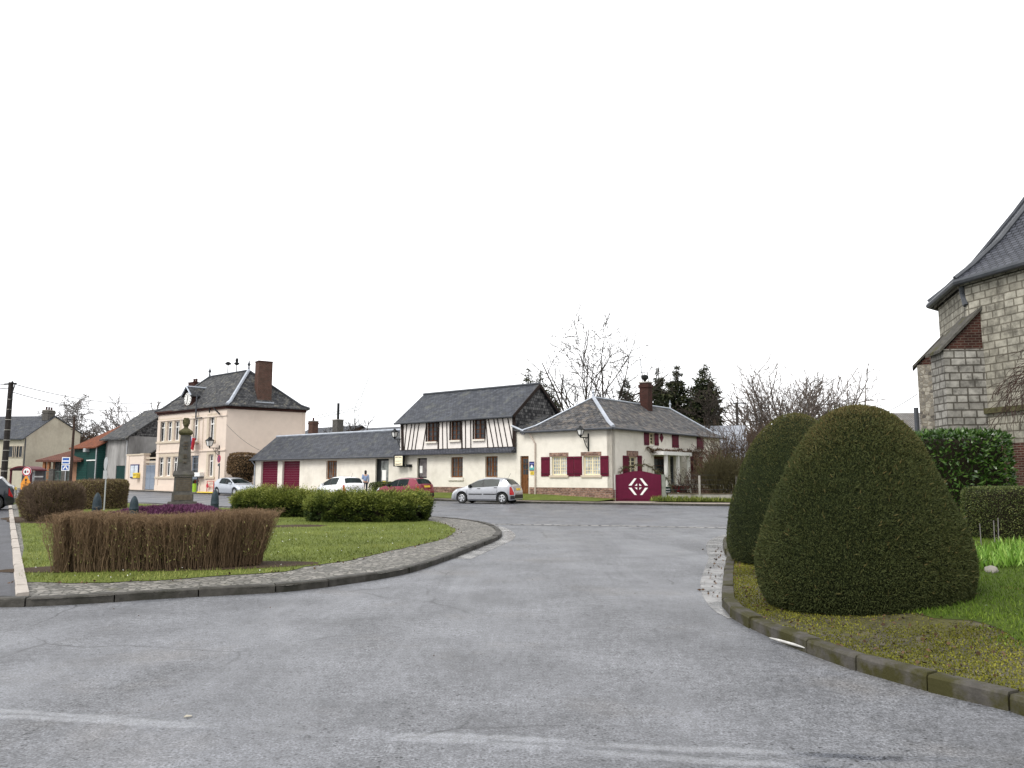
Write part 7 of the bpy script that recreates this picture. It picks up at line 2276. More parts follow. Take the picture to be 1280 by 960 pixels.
def shell(label, px, topy, Y, zb_):
    v = P(px, topy, Y); H = v.z - zb_
    mb = MB(); r0 = 0.165
    mb.lathe([(r0 * 1.04, 0), (r0 * 1.04, 0.05), (r0, 0.06), (r0, H * .30), (r0 * 1.03, H * .31), (r0 * 1.03, H * .34), (r0, H * .35), (r0 * .98, H * .5), (r0 * .9, H * .65), (r0 * .74, H * .79), (r0 * .5, H * .91), (r0 * .3, H * .96), (r0 * .26, H * .985), (r0 * .1, H)], (v.x, Y, zb_), 20)
    return mb.solo('shell_bollard', IRON, label, 'bollard', (v.x, Y, zb_), 'shell shaped bollards round the war memorial', True)


shell('blue grey shell shaped bollard nearest the brown olive hedge', 122.3, 615.8, 30.2, 0.17)
shell('blue grey shell shaped bollard between the hedge and the memorial', 168.3, 619.8, 30.4, 0.17)
shell('blue grey shell shaped bollard just right of the memorial', 269.3, 612.2, 34.0, 0.19)
shell('blue grey shell shaped bollard in front of the left juniper hedge', 334.2, 616.6, 30.2, 0.17)


# ------------------------------------------------------------------ street lanterns on wall brackets
def lantern(label, T, px, py_top, py_bot, pxw, y0=-1.0):
    """lantern hangs at pixel px in front of a wall; bracket runs to the wall at pxw"""
    FT = T @ Matrix.Translation((0, y0, 0))
    x, zt = pick(FT, px, py_top); _, zb_ = pick(FT, px, py_bot)
    xw, zw = pick(T, pxw, py_bot + 2)
    h = zt - zb_
    c = T @ Vector((xw, 0, zb_))
    t = thing('street_lantern', label, 'street lamp', c, T.to_euler().z, 'black wall lanterns')
    w_ = h * 0.25
    zb0, zb1 = zb_ + h * .1, zb_ + h * .58
    mb = MB(FT); mb.frustum(x, 0, w_ * .62, w_ * .62, zb0, w_, w_, zb1); mb.build('lamp_glass', LAMPGLASS, t)
    mb = MB(FT)
    for sx, sy in ((-1, -1), (1, -1), (1, 1), (-1, 1)): mb.bar((x + sx * w_ * .64, sy * w_ * .64, zb0), (x + sx * w_ * 1.02, sy * w_ * 1.02, zb1), 0.045)
    mb.frustum(x, 0, w_ * 1.25, w_ * 1.25, zb1, w_ * 1.15, w_ * 1.15, zb1 + .05); mb.frustum(x, 0, w_ * 1.15, w_ * 1.15, zb1 + .051, w_ * .45, w_ * .45, zb_ + h * .82); mb.frustum(x, 0, w_ * .5, w_ * .5, zb_ + h * .82, w_ * .35, w_ * .35, zb_ + h * .92); mb.lathe([(.05, zb_ + h * .92), (.02, zt)], (x, 0, 0), 8)
    mb.box(x - w_ * .65, x + w_ * .65, -w_ * .65, w_ * .65, zb0 - .05, zb0 - .002)
    mb.lathe([(.04, zb_ - .1), (.09, zb_), (.04, zb0 - .05)], (x, 0, 0), 8); mb.build('lamp_housing', BLACKM, t)
    mb = MB(T)
    za = zb_ - .1
    mb.tube([(x, y0, za), (xw, -0.06, za)], 0.035, 6); mb.bar((xw, -0.03, za + .25), (xw, -0.03, za - .8), 0.08, 0.06)
    pts = []
    for k in range(13):
        f = k / 12; pts.append((xw + (x - xw) * .62 * f, -0.06 + (y0 + .06) * .62 * f, za - .65 + .62 * f ** 1.6))
    mb.tube(pts, 0.025, 6)
    pts = [(xw + (x - xw) * (.28 + .1 * math.cos(a)), -0.06 + (y0 + .06) * (.28 + .1 * math.cos(a)), za - .16 + .12 * math.sin(a)) for a in np.linspace(0, 6.28, 13)]
    mb.tube(pts, 0.018, 5); mb.build('bracket', BLACKM, t)
    return t


lantern('black lantern on a scrolled bracket on the cream corner house', STREET, 725.5, 532, 544.5, 735.8, -0.7)
lantern('black lantern at the left corner of the half timbered house', STREET, 493.5, 535.5, 547, 502.5, -0.4)
lantern('black lantern on the town hall front above the no stopping sign', STREET, 262.5, 545.5, 558.5, 274.5, -0.8)


# ------------------------------------------------------------------ signs
def text(body, T, x, y, z, size, m, parent, name='lettering', align='CENTER'):
    cu = bpy.data.curves.new(name, 'FONT'); cu.body = body; cu.size = size; cu.align_x = align; cu.align_y = 'CENTER'; cu.extrude = 0.004
    o = bpy.data.objects.new(name, cu)
    dg_ = None
    me = bpy.data.meshes.new_from_object(o)
    bpy.data.objects.remove(o)
    Mx = T @ Matrix.Translation((x, y, z)) @ Matrix.Rotation(R(90), 4, 'X')
    me.transform(root_matrix(parent).inverted() @ Mx)
    metric_uv(me)
    me.materials.clear()
    return link_mesh(name, me, m, parent)


def plaque(name, label, cat, T, h, m, th=0.04, rows=(), group=None, gap=0.003):
    a, b, c, e = h
    t = thing(name, label, cat, T @ Vector((a, -th, c)), T.to_euler().z, group)
    mb = MB(T); mb.box(a, b, -th - gap, -gap, c, e); mb.build('board', m, t)
    return t


# blue emblem board and yellow notice by the brown door
h = hole(STREET, 662, 577, 668.8, 588)
t = plaque('emblem_board', 'blue and green emblem board above the yellow plate beside the brown door', 'sign', STREET, h, SIGN_NAVY)
a, b, c, e = h; H_ = e - c; W_ = b - a
mb = MB(STREET); mb.box(a + .03, b - .03, -0.052, -0.0432, c + .04, c + H_ * .42); mb.build('green_field', SIGN_TEAL, t)
mb = MB(STREET); mb.prism([(a + W_ * .3, c + H_ * .3), (a + W_ * .7, c + H_ * .3), (a + W_ * .7, c + H_ * .5), (a + W_ * .5, c + H_ * .66), (a + W_ * .3, c + H_ * .5)], -0.062, -0.053); mb.build('house_emblem', SIGN_WHITE, t)
mb = MB(STREET); mb.box(a + W_ * .12, b - W_ * .12, -0.055, -0.0432, c + H_ * .74, c + H_ * .8); mb.build('pale_band', plain('pale_blue', (.25, .28, .6)), t)
h = hole(STREET, 663.2, 589, 668, 593.3); t = plaque('yellow_plate', 'small yellow plate under the blue emblem board', 'sign', STREET, h, SIGN_YELLOW)
mb = MB(STREET)
for f in (.25, .7): mb.box(h[0] + .05, h[1] - .05, -0.05, -0.0432, h[2] + (h[3] - h[2]) * f, h[2] + (h[3] - h[2]) * (f + .1))
mb.build_split('dark_line', SIGN_BLACK, t)
h = hole(STREET, 652.2, 538.3, 656.2, 543); t = plaque('street_sign', 'small dark blue street name plate under the link roof', 'sign', STREET, h, SIGN_NAVY)
mb = MB(STREET); mb.box(h[0] + .02, h[1] - .02, -0.047, -0.0432, h[2] + .02, h[2] + .04); mb.box(h[0] + .02, h[1] - .02, -0.047, -0.0432, h[3] - .04, h[3] - .02); mb.build_split('white_rim', SIGN_WHITE, t)
# lit shop sign on its bracket
h = hole(STREET @ Matrix.Translation((0, -.45, 0)), 494.6, 569.5, 504.4, 582.3)
t = thing('shop_sign', 'lit cream shop sign hanging beside the annex door', 'sign', STREET @ Vector((h[0], -.45, h[2])), UA)
FS_ = STREET @ Matrix.Translation((0, -.45, 0))
mb = MB(FS_); mb.box(h[0] - .14, h[1] + .02, -0.08, 0.1, h[2] - .04, h[3] + .03); mb.build('case', BLACKM, t)
mb = MB(FS_); mb.box(h[0] + .02, h[1] - .01, -0.09, -0.081, h[2] + .02, h[3] - .03); mb.build('lit_face', LITSIGN, t)
r_ = random.Random(8)
mb = MB(FS_); H_ = h[3] - h[2]
for f0_, hh_ in ((.76, .11), (.46, .025), (.14, .11)):
    x = h[0] + .08
    while x < h[1] - .1:
        w_ = .05 if f0_ != .46 else .4
        dz = 0 if f0_ == .46 else (.03 * math.sin((x - h[0]) * 5) if f0_ > .5 else -.03 * math.sin((x - h[0]) * 5))
        mb.box(x, min(x + w_, h[1] - .06), -0.096, -0.0901, h[2] + H_ * f0_ + dz + r_.uniform(-.01, .01), h[2] + H_ * (f0_ + hh_ * r_.uniform(.7, 1)) + dz); x += w_ + .03
mb.build('dark_mark', plain('sign_mark', (.06, .05, .045)), t)
mb = MB(STREET); mb.box(h[0] - .3, h[1] + .45, -.02, -.003, h[2] - .06, h[2] - .01); mb.bar((h[0] + .3, -.02, h[2] - .03), (h[0] + .3, -.45, h[2] - .03), .05); mb.box(h[1] + .14, h[1] + .42, -.32, -.003, h[2] - .09, h[2] + .1); mb.build('bracket', BLACKM, t)


def pole_sign(name, label, px, Y, ztop, zbase, m=GALV, r_=0.035, cat='road sign'):
    v = P(px, 597, Y)
    t = thing(name, label, cat, (v.x, Y, zbase), 0)
    mb = MB(); mb.tube([(v.x, Y, zbase - .05), (v.x, Y, ztop)], r_, 8); mb.build('pole', m, t)
    return t, frame(v.x, Y, 0)


# no overtaking sign and warning triangle
Y = 50.0
t, T = pole_sign('no_overtaking_sign', 'round red ringed no overtaking sign at the bus shelter', 33.5, Y, P(33, 583.5, Y).z, 0.2)
zc = P(33.5, 589.5, Y).z; rr_ = (P(33.5, 583.9, Y).z - P(33.5, 595.1, Y).z) / 2
mb = MB(T); mb.lathe([(rr_ * 1.04, -0.06), (rr_ * 1.04, -0.04)], (0, 0, zc), 32, 'y'); mb.build('backing', SIGN_WHITE, t)
mb = MB(T); mb.lathe([(rr_, -0.066), (rr_, -0.0605)], (0, 0, zc), 32, 'y'); mb.build('red_ring', SIGN_RED, t)
mb = MB(T); mb.lathe([(rr_ * .76, -0.072), (rr_ * .76, -0.0665)], (0, 0, zc), 32, 'y'); mb.build('white_disc', SIGN_WHITE, t)
for k, (dx, m_, nm_) in enumerate(((-.16, SIGN_RED if False else SIGN_BLACK, 'black_car_symbol'), (.17, SIGN_RED, 'red_car_symbol'))):
    mb = MB(T); x = dx * rr_ * 1.6; s_ = rr_ * .9
    mb.prism([(x - .2 * s_, zc - .34 * s_), (x + .2 * s_, zc - .34 * s_), (x + .22 * s_, zc + .02 * s_), (x + .13 * s_, zc + .3 * s_), (x - .13 * s_, zc + .3 * s_), (x - .22 * s_, zc + .02 * s_)] if k == 0 else [(x - .17 * s_, zc - .26 * s_), (x + .17 * s_, zc - .26 * s_), (x + .18 * s_, zc + .02 * s_), (x + .1 * s_, zc + .25 * s_), (x - .1 * s_, zc + .25 * s_), (x - .18 * s_, zc + .02 * s_)], -0.079, -0.0725)
    mb.build(nm_, m_, t)
Y = 47.0
v = P(33, 597, Y)
t = thing('warning_triangle', 'orange triangular warning sign standing below the no overtaking sign', 'road sign', (v.x, Y, 0.2), 0)
T = frame(v.x, Y, 0); zt_, z0_ = P(33, 594.8, Y).z, P(33, 605.5, Y).z; hw = (P(40, 597, Y).x - P(26.5, 597, Y).x) / 2
mb = MB(T); mb.prism([(-hw, z0_), (hw, z0_), (0.05, zt_), (-.05, zt_)], -.03, .0); mb.build('triangle', SIGN_ORANGE, t)
mb = MB(T); mb.prism([(-.045, z0_ + .17), (.045, z0_ + .17), (.06, zt_ - .18), (-.06, zt_ - .18)], -.037, -.0305); mb.box(-.045, .045, -.037, -.0305, z0_ + .06, z0_ + .13); mb.build('exclamation_mark', SIGN_BLACK, t)
mb = MB(T); mb.box(-hw * .9, hw * .9, -.02, .02, z0_ - .3, z0_ - .004); mb.build('orange_board', SIGN_ORANGE, t)
mb = MB(T); mb.bar((-.2, 0, z0_ - .2), (-.3, .2, 0.15), .04); mb.bar((.2, 0, z0_ - .2), (.3, .2, 0.15), .04); mb.bar((0, 0, z0_ - .2), (0, -.25, 0.15), .04); mb.build('stand', GALV, t)
# blue crossing / traffic calming sign
Y = 62.0
t, T = pole_sign('crossing_sign', 'blue two panel road sign in front of the thin utility pole', 81.5, Y, P(81, 572, Y).z, 0.2)
x0, x1 = P(76.5, 597, Y).x - P(81.5, 597, Y).x, P(86.5, 597, Y).x - P(81.5, 597, Y).x
za, zm_, zc_ = P(81, 571.5, Y).z, P(81, 580.5, Y).z, P(81, 588.5, Y).z
for p0_, p1_, nm_ in ((zm_ + .02, za, 'upper_panel'), (zc_, zm_ - .02, 'lower_panel')):
    mb = MB(T); mb.box(x0, x1, -.07, -.04, p0_, p1_); pp = mb.build(nm_, SIGN_WHITE, t)
    mb = MB(T); mb.box(x0 + .06, x1 - .06, -.076, -.0705, p0_ + .06, p1_ - .06); mb.build('blue_field', SIGN_BLUE, pp)
    mb = MB(T)
    if nm_ == 'upper_panel':
        mb.box(x0 + .06, x1 - .06, -.081, -.0765, p0_ + .2, p0_ + .29)
    else:
        mb.bar((-.18, -.079, p0_ + .1), (0, -.079, p1_ - .1), .09, .005, (0, 1, 0)); mb.bar((.18, -.079, p0_ + .1), (0, -.079, p1_ - .1), .09, .005, (0, 1, 0))
    mb.build('white_symbol', SIGN_WHITE, pp)
# sign seen edge on, on the island
Y = 34.5
t, T0_ = pole_sign('edge_on_sign', 'grey sign pole with its plates seen nearly edge on from behind', 132.5, Y, P(132, 575.5, Y).z, 0.2, GALV, 0.03)
T = T0_ @ Matrix.Rotation(R(-50), 4, 'Z')
zc = P(132, 580, Y).z
mb = MB(T); mb.lathe([(.3, -.05), (.3, -.03)], (0, 0, zc), 28, 'y'); mb.build('round_plate', GALV, t)
zz0, zz1 = P(132, 598.5, Y).z, P(132, 588, Y).z
mb = MB(T); mb.box(-.32, .32, -.05, -.03, zz0, zz1); mb.build('square_plate', GALV, t)
mb = MB(T)
for z in (zc, (zz0 + zz1) / 2): mb.box(-.06, .06, -.032, .05, z - .04, z + .04)
mb.build_split('clamp', GALV, t)
# no stopping sign in front of the town hall
Y = 68.3
t, T0_ = pole_sign('no_stopping_sign', 'dark round no stopping sign on a pole in front of the town hall', 273.6, Y, P(273, 579, Y).z, 0.2, ZINC_DARK, 0.05)
T = T0_ @ Matrix.Rotation(UA - R(8), 4, 'Z'); zc = P(273, 573.5, Y).z; r0 = P(273, 568.6, Y).z - zc
mb = MB(T); mb.lathe([(r0, -.08), (r0, -.05)], (0, 0, zc), 28, 'y'); mb.build('red_ring', SIGN_RED, t)
mb = MB(T); mb.lathe([(r0 * .8, -.086), (r0 * .8, -.0805)], (0, 0, zc), 28, 'y'); mb.build('blue_disc', SIGN_NAVY, t)
mb = MB(T); a = r0 * .55; mb.bar((-a, -.09, zc - a), (a, -.09, zc + a), r0 * .2, .006, (0, 1, 0)); mb.bar((a, -.09, zc - a), (-a, -.09, zc + a), r0 * .2, .006, (0, 1, 0)); mb.build('red_cross', SIGN_RED, t)
mb = MB(T); mb.box(-.2, .2, -.07, -.05, zc - r0 - .3, zc - r0 - .08); mb.build('sub_plate', ZINC_DARK, t)

# ------------------------------------------------------------------ town hall forecourt
for k, (px, lab) in enumerate(((262.5, 'red and white barrier with a hanging red badge by the town hall door'), (271.5, 'red and white barrier nearer the no stopping sign'))):
    v = G(px, 615.5, 0.12); T = frame(v.x, v.y, UA)
    t = thing('safety_barrier', lab, 'barrier', v, UA, 'red and white barriers at the town hall')
    mb = MB(T)
    for x in (-.55, .55): mb.tube([(x, 0, v.z), (x, 0, v.z + 1.0)], 0.035, 8)
    mb.build_split('post', SIGN_RED, t)
    mb = MB(T); mb.tube([(-.55, 0, v.z + 1.0), (.55, 0, v.z + 1.0)], 0.035, 8); mb.tube([(-.55, 0, v.z + .5), (.55, 0, v.z + .5)], 0.03, 8); mb.build_split('rail', mat('faded_red_white', (0.55, 0.2, 0.17), 0.6, 0.4, 4), t)
    if k == 0:
        mb = MB(T); mb.lathe([(.19, -.07), (.19, -.04)], (-.4, 0, v.z + .6), 16, 'y'); mb.build('badge', SIGN_RED, t)
v = G(243, 614.8, 0.12); T = frame(v.x, v.y, UA)
t = thing('planter', 'lime green planter with red flowers at the town hall door', 'planter', v, UA)
mb = MB(T); mb.lathe([(.28, v.z), (.36, v.z + .75), (.38, v.z + .78), (.33, v.z + .78), (.31, v.z + .6)], (0, 0, 0), 16); mb.build('pot', LIME, t)
n = 260
c_ = NP.normal(size=(n, 3)) * np.array([.16, .16, .12]) + np.array([v.x, v.y, v.z + .9])
V, F, tt = leaf_arrays(c_, unit(NP.normal(size=(n, 3)) + np.array([0, 0, .8])), NP.uniform(.08, .2, n), .06, NP.random(n)); np_mesh('leaves', V, F, CONIFER, t, tint=tt)
c_ = NP.normal(size=(70, 3)) * np.array([.17, .14, .12]) + np.array([v.x + .2, v.y, v.z + .95])
V, F, tt = leaf_arrays(c_, unit(NP.normal(size=(70, 3))), .12, .1, NP.random(70)); np_mesh('red_flowers', V, F, SIGN_RED, t, tint=tt)
v = G(256, 616, 0.12)
mb = MB(frame(v.x, v.y, UA)); mb.box(-1.1, 1.5, -.14, .14, v.z, v.z + .1); mb.solo('yellow_kerb', SIGN_YELLOW, 'yellow painted kerb bar below the barriers', 'kerb bar', v)
mbx = hole(STREET @ Matrix.Translation((0, -.3, 0)), 244.5, 590.5, 251.5, 595.5)
FM = STREET @ Matrix.Translation((0, -.3, 0))
t = thing('wall_box', 'white box with a grey hood fixed beside the town hall door', 'box', FM @ Vector((mbx[0], 0, mbx[2])), UA)
mb = MB(FM); mb.box(mbx[0], mbx[1], -.15, .29, mbx[2], mbx[3]); mb.build('box', WHITE, t)
mb = MB(FM); mb.box(mbx[0] - .05, mbx[1] + .1, -.2, .29, mbx[2] - .1, mbx[2] - .003); mb.box(mbx[0] + .3, mbx[0] + .4, -.02, .06, 0.3, mbx[2] - .1); mb.build('stand', ZINC_DARK, t)
# flag
fb = FM @ Vector((pick(FM, 240, 550)[0], 0.25, 0))
t = thing('flag', 'blue white and red flag hanging from the town hall front', 'flag', (fb.x, fb.y, 5.0), UA)
zf0, zf1 = zb(FM, 240, 561.5), zb(FM, 240, 545)
x0 = pick(FM, 240.5, 550)[0]
for k, (m_, nm_, a, b, l0) in enumerate(((plain('flag_blue', (.01, .015, .16), .8), 'blue_band', 0, .42, 0.0), (plain('flag_white', (.7, .7, .75), .8), 'white_band', .42, .68, .5), (plain('flag_red', (.42, .02, .03), .8), 'red_band', .68, 1.15, .1))):
    mb = MB(FM)
    vs, fs = [], []
    for y_ in (0, .03):
        for i in range(7):
            for j in range(9):
                f = j / 8; s_ = a + (b - a) * i / 6
                x = x0 + s_ * .85 * (1 - .15 * f); z = zf1 - .25 * s_ - (zf1 - zf0 - .1) * f * (1 - .25 * l0)
                vs.append((x, -.3 + .09 * math.sin(s_ * 14 + f * 2) + y_, z))
    for i in range(6):
        for j in range(8):
            q = (i * 9 + j, (i + 1) * 9 + j, (i + 1) * 9 + j + 1, i * 9 + j + 1); fs.append(q); fs.append(tuple(x + 63 for x in q[::-1]))
    mb.add(vs, fs); mb.build(nm_, m_, t)
mb = MB(FM); mb.tube([(x0 - .1, .28, zf1 - .3), (x0 + .95, -.5, zf1 + .25)], .025, 6); mb.build('flag_pole', ZINC_DARK, t)

# ------------------------------------------------------------------ utility poles, wires
v = P(4.5, 600, 42); tp = P(14, 478, 42)
t = thing('utility_pole', 'big dark utility pole with pale bands and a cable loop behind the grey car', 'utility pole', (v.x, 42, 0.2))
mb = MB(); mb.tube([(v.x, 42, 0.15), (v.x, 42, tp.z)], [.17, .125], 10); mb.build('pole', mat('dark_pole', (0.03, 0.026, 0.024), .85, .3, 6), t)
mb = MB()
for k in range(9): mb.lathe([(.176 - .004 * k, -.018), (.176 - .004 * k, .018)], (v.x, 42, 1.4 + k * .55), 10)
mb.build_split('band', CONCRETE, t)
mb = MB(); mb.tube([(v.x, 42, tp.z - .1), (v.x + .12, 41.9, tp.z + .05), (v.x + .28, 41.9, tp.z - .15), (v.x + .2, 41.85, tp.z - .6), (v.x + .13, 41.85, tp.z - 1.6)], .03, 6); mb.bar((v.x - .35, 42, tp.z - .1), (v.x + .3, 42, tp.z - .05), .07); mb.build('cable_loop', BLACKM, t)
topA = Vector((v.x, 42, tp.z))
v2 = P(88, 600, 76); z2 = P(88, 521, 76).z
t = thing('utility_pole', 'thin dark utility pole between the cream gable and the green barn', 'utility pole', (v2.x, 76, 0.25))
mb = MB(); mb.tube([(v2.x, 76, 0.2), (v2.x, 76, z2)], [.15, .10], 8); mb.build('pole', mat('brown_pole', (0.05, 0.033, 0.026), .85, .3, 6), t)
mb = MB(); mb.bar((v2.x - .7, 76, z2 - .3), (v2.x + .3, 76, z2 - .3), .08); mb.bar((v2.x - .3, 76, P(88, 537, 76).z), (v2.x, 76, P(88, 537, 76).z), .06); mb.build('crossarm', BLACKM, t)
v3 = P(924, 597, 70)
t = thing('utility_pole', 'utility pole with a crossarm behind the grey roofed house on the right', 'utility pole', (v3.x, 70, 0.3))
mb = MB(); mb.tube([(v3.x, 70, 0.2), (v3.x, 70, P(923, 503, 70).z)], [.16, .12], 8); mb.build('pole', mat('grey_pole', (0.05, 0.045, 0.04), .85, .3, 6), t)
za = P(923, 504, 70).z; mb = MB(); mb.bar((v3.x - .3, 70, za), (v3.x + .9, 70, za), .09); mb.build('crossarm', ZINC_DARK, t)


def wire(label, a, b, sag, r_=0.02):
    a, b = Vector(a), Vector(b); pts = []
    for k in range(25):
        f = k / 24; p = a.lerp(b, f); p.z -= sag * 4 * f * (1 - f); pts.append(p)
    mb = MB(); mb.tube(pts, r_, 5); mb.solo('overhead_wire', BLACKM, label, 'wire', a, 'overhead wires')


thc = STREET @ Vector((pick(STREET, 266, 515)[0], -.3, zb(STREET, 266, 512)))
wire('overhead wire from the big pole to the town hall, upper of the two', topA + Vector((0, 0, -.05)), P(238, 496, 79), .9)
wire('overhead wire from the big pole to the town hall, lower of the two', topA + Vector((0, 0, -.5)), P(236, 501, 79), 1.1)
wire('short overhead wire sloping down from the big pole away from the town hall', topA + Vector((0, 0, -.3)), topA + Vector((-9, -4, -.9)), .2)
wire('level overhead wire leaving the big pole away from the town hall', topA + Vector((0, 0, -.1)), topA + Vector((-9, 2, .1)), .1)
wire('slack overhead wire down the town hall flank to the annex', P(270, 514, 71.5), P(329, 564.5, 66.6), 0.5, .012)
wire('overhead wire over the far barn to the church', P(1146, 493, 31.2), P(1060, 523, 72), .5, .014)
cv = P(792, 450, 53.8)
t = thing('tv_aerial', 'thin television aerial mast on the brick chimney', 'aerial', (chp.x, chp.y, P(807, 479, 53.8).z + .08), 0)
zt_ = P(800, 448, 53.8).z; xa = P(800.5, 470, 53.8).x
mb = MB(); mb.tube([(chp.x - .2, chp.y, P(807, 479, 53.8).z + .05), (xa, chp.y, zt_)], .022, 6); mb.bar((xa - .35, chp.y, zt_ - .15), (xa + .45, chp.y, zt_ - .05), .02)
for k in range(5): x = xa - .3 + k * .16; mb.bar((x, chp.y - .25, zt_ - .14), (x, chp.y + .25, zt_ - .12), .015)
mb.build('mast', ZINC_DARK, t)
cw = MB()
zc0 = P(807, 479, 53.8).z + .09
cw.lathe([(.04, 0), (.12, .12), (.26, .25), (.26, .4), (.1, .5)], (chp.x - .05, chp.y, zc0), 10)
cw.build('cowl', BLACKM, t)

# ------------------------------------------------------------------ bus shelter
Y = 52.5
x0, x1 = P(13.5, 597, Y).x, P(41, 597, Y).x
t = thing('bus_shelter', 'bus shelter with a curved dark red roof in front of the gable house', 'bus shelter', ((x0 + x1) / 2, Y, 0.25))
zr0 = P(27, 582.5, Y).z
mb = MB(); pts = []
n_ = 10
for k in range(n_):
    fa, fb = k / n_, (k + 1) / n_
    za_, zb__ = zr0 - .22 * (2 * fa - 1) ** 2, zr0 - .22 * (2 * fb - 1) ** 2
    xa_, xb_ = x0 + (x1 - x0) * fa, x0 + (x1 - x0) * fb
    mb.hexa([(xa_, Y - .2, za_ - .09), (xb_, Y - .2, zb__ - .09), (xb_, Y + 1.5, zb__ - .09), (xa_, Y + 1.5, za_ - .09), (xa_, Y - .2, za_), (xb_, Y - .2, zb__), (xb_, Y + 1.5, zb__), (xa_, Y + 1.5, za_)])
mb.build('roof', mat('shelter_red', (0.10, 0.012, 0.02), .5), t)
for x in (x0 + .06, x1 - .06):
    for y in (Y - .1, Y + 1.4): mb = MB(); mb.box(x - .05, x + .05, y - .05, y + .05, .2, zr0 - .3); mb.build('post', mat('shelter_post_red', (0.07, 0.015, 0.02), .5) if y < Y else ZINC_DARK, t)
mb = MB(); mb.box(x0 + (x1 - x0) * .52, x1 - .12, Y + 1.38, Y + 1.42, .3, zr0 - .3); mb.build('back_panel', mat('shelter_panel', (0.14, 0.125, 0.125), .4, .2, 3), t)
mb = MB(); mb.box(x0 + (x1 - x0) * .52, x1 - .12, Y + 1.3, Y + 1.37, P(30, 595.8, Y).z - .05, P(30, 595.8, Y).z + .05); mb.build('white_rail', WHITE, t)
mb = MB(); mb.box(x0 + .12, x0 + (x1 - x0) * .5, Y + 1.39, Y + 1.41, .9, zr0 - .35); mb.build('glass_panel', GLASS_PALE, t)
# wheelie bin behind the hedge, small parked van top beyond the wall
v = P(44, 602, 54)
# ------------------------------------------------------------------ garden wall, gate, mail box
gx0, gx1 = P(769.6, 597, 45.2), P(826, 597, 44.6)
ang = math.atan2(gx1.y - gx0.y, gx1.x - gx0.x)
GT = frame(gx0.x, gx0.y, ang); gw_ = (gx1 - gx0).to_2d().length
t = thing('driveway_gate', 'burgundy arched driveway gate with a white diamond pattern', 'gate', (gx0.x, gx0.y, .35), ang)
zt0, ztm, zg0 = zb(GT, 772, 593.6), zb(GT, 799, 588.6), zb(GT, 799, 626)
pts = [(0, zg0), (gw_, zg0)]
N_ = 20
tp_ = []
for k in range(N_ + 1):
    f = k / N_; tp_.append((gw_ * f, zt0 + (ztm - zt0) * (math.sin(math.pi * f) ** 1.6)))
# solid board built in strips around the diamond shaped openings
cxm, czm = gw_ * .5, zg0 + (zt0 - zg0) * .545
mb = MB(GT); mb.prism(pts + tp_[::-1], 0, .05); gp_ = mb.build('gate_leaf', BURGUNDY, t)
mb = MB(GT)
for f in (.07, .46): mb.box(.03, gw_ - .03, -.015, -.002, zg0 + (zt0 - zg0) * f, zg0 + (zt0 - zg0) * f + .05)
mb.box(.0, .09, -.018, -.003, zg0, zt0 - .02); mb.box(gw_ - .09, gw_, -.018, -.003, zg0, zt0 - .02); mb.build_split('rail', BURGUNDY, gp_)
mb = MB(GT); dx, dz = .50, .46
for sx in (-1, 1):
    for sz in (-1, 1):
        mb.prism([(cxm + sx * .09, czm + sz * dz * 1.02), (cxm + sx * .22, czm + sz * dz * 1.02), (cxm + sx * (dx + .05), czm + sz * .06), (cxm + sx * (dx - .12), czm + sz * .06)][::(1 if sx * sz < 0 else -1)], -.022, -.004)
        mb.prism([(cxm + sx * .06, czm + sz * .05), (cxm + sx * .2, czm + sz * .05), (cxm + sx * .06, czm + sz * .18)][::(1 if sx * sz > 0 else -1)], -.022, -.004)
mb.build_split('white_inset', WHITE, gp_)
mb = MB(GT); mb.box(-.13, -.03, -.05, .1, .1, zt0 + .03); mb.build('gate_post', WHITE, t)
mb = MB(GT); mb.box(gw_ + .04, gw_ + .26, -.05, .17, .1, zt0 + .02); mb.build('gate_post', mat('grey_green_post', (0.2, 0.21, 0.18), .9, .2), t)
wp = [Vector((gx1.x + .35, 44.45, 0)), Vector((P(916, 597, 43.6).x + 3.2, 43.5, 0))]
ang = math.atan2(wp[1].y - wp[0].y, wp[1].x - wp[0].x); GW = frame(wp[0].x, wp[0].y, ang); wl_ = (wp[1] - wp[0]).to_2d().length
zw = zb(GW, 870, 617.6)
t = thing('garden_wall', 'low concrete garden wall with a wire fence right of the burgundy gate', 'wall', (wp[0].x, wp[0].y, .35), ang)
mb = MB(GW); mb.box(0, wl_, 0, .18, .1, zw); mb.build('wall', CONCRETE, t)
mb = MB(GW); mb.box(-.02, wl_, -.03, .21, zw + .002, zw + .05); mb.build('coping', mat('rusty_coping', (0.11, 0.085, 0.06), .9, .3, 5), t)
for px in (874, 920.3):
    x = pick(GW, px, 600)[0]; mb = MB(GW); mb.box(x - .055, x + .055, -.07, -.032, .15, zb(GW, px, 594.5)); mb.build('fence_post', CONCRETE, t)
mb = MB(GW)
for k in range(4): z = zw + .25 + k * .27; mb.tube([(0, -.04, z), (wl_, -.04, z)], .006, 4)
mb.build('fence_wire', ZINC_DARK, t)
v = P(834.5, 613, 45.0)
t = thing('mail_box', 'dark green mailbox with white labels beside the gate post', 'mailbox', (v.x, 45, .4))
T = frame(v.x, 45, 0); z0_, z1_ = P(834, 616.7, 45).z, P(834, 609.5, 45).z
mb = MB(T); mb.box(-.18, .18, 0, .3, z0_, z1_); mb.prism([(-.2, z1_ + .002), (.2, z1_ + .002), (.2, z1_ + .04), (-.2, z1_ + .05)], -.03, .32); mb.build('box', GREEN_DARK, t)
mb = MB(T); mb.box(-.14, .14, -.012, -.002, z1_ - .13, z1_ - .06); mb.box(-.14, .14, -.012, -.002, z0_ + .06, z0_ + .11); mb.build_split('label_strip', SIGN_WHITE, t)
mb = MB(T); mb.box(-.04, .04, .1, .18, .2, z0_); mb.build('stand', ZINC_DARK, t)
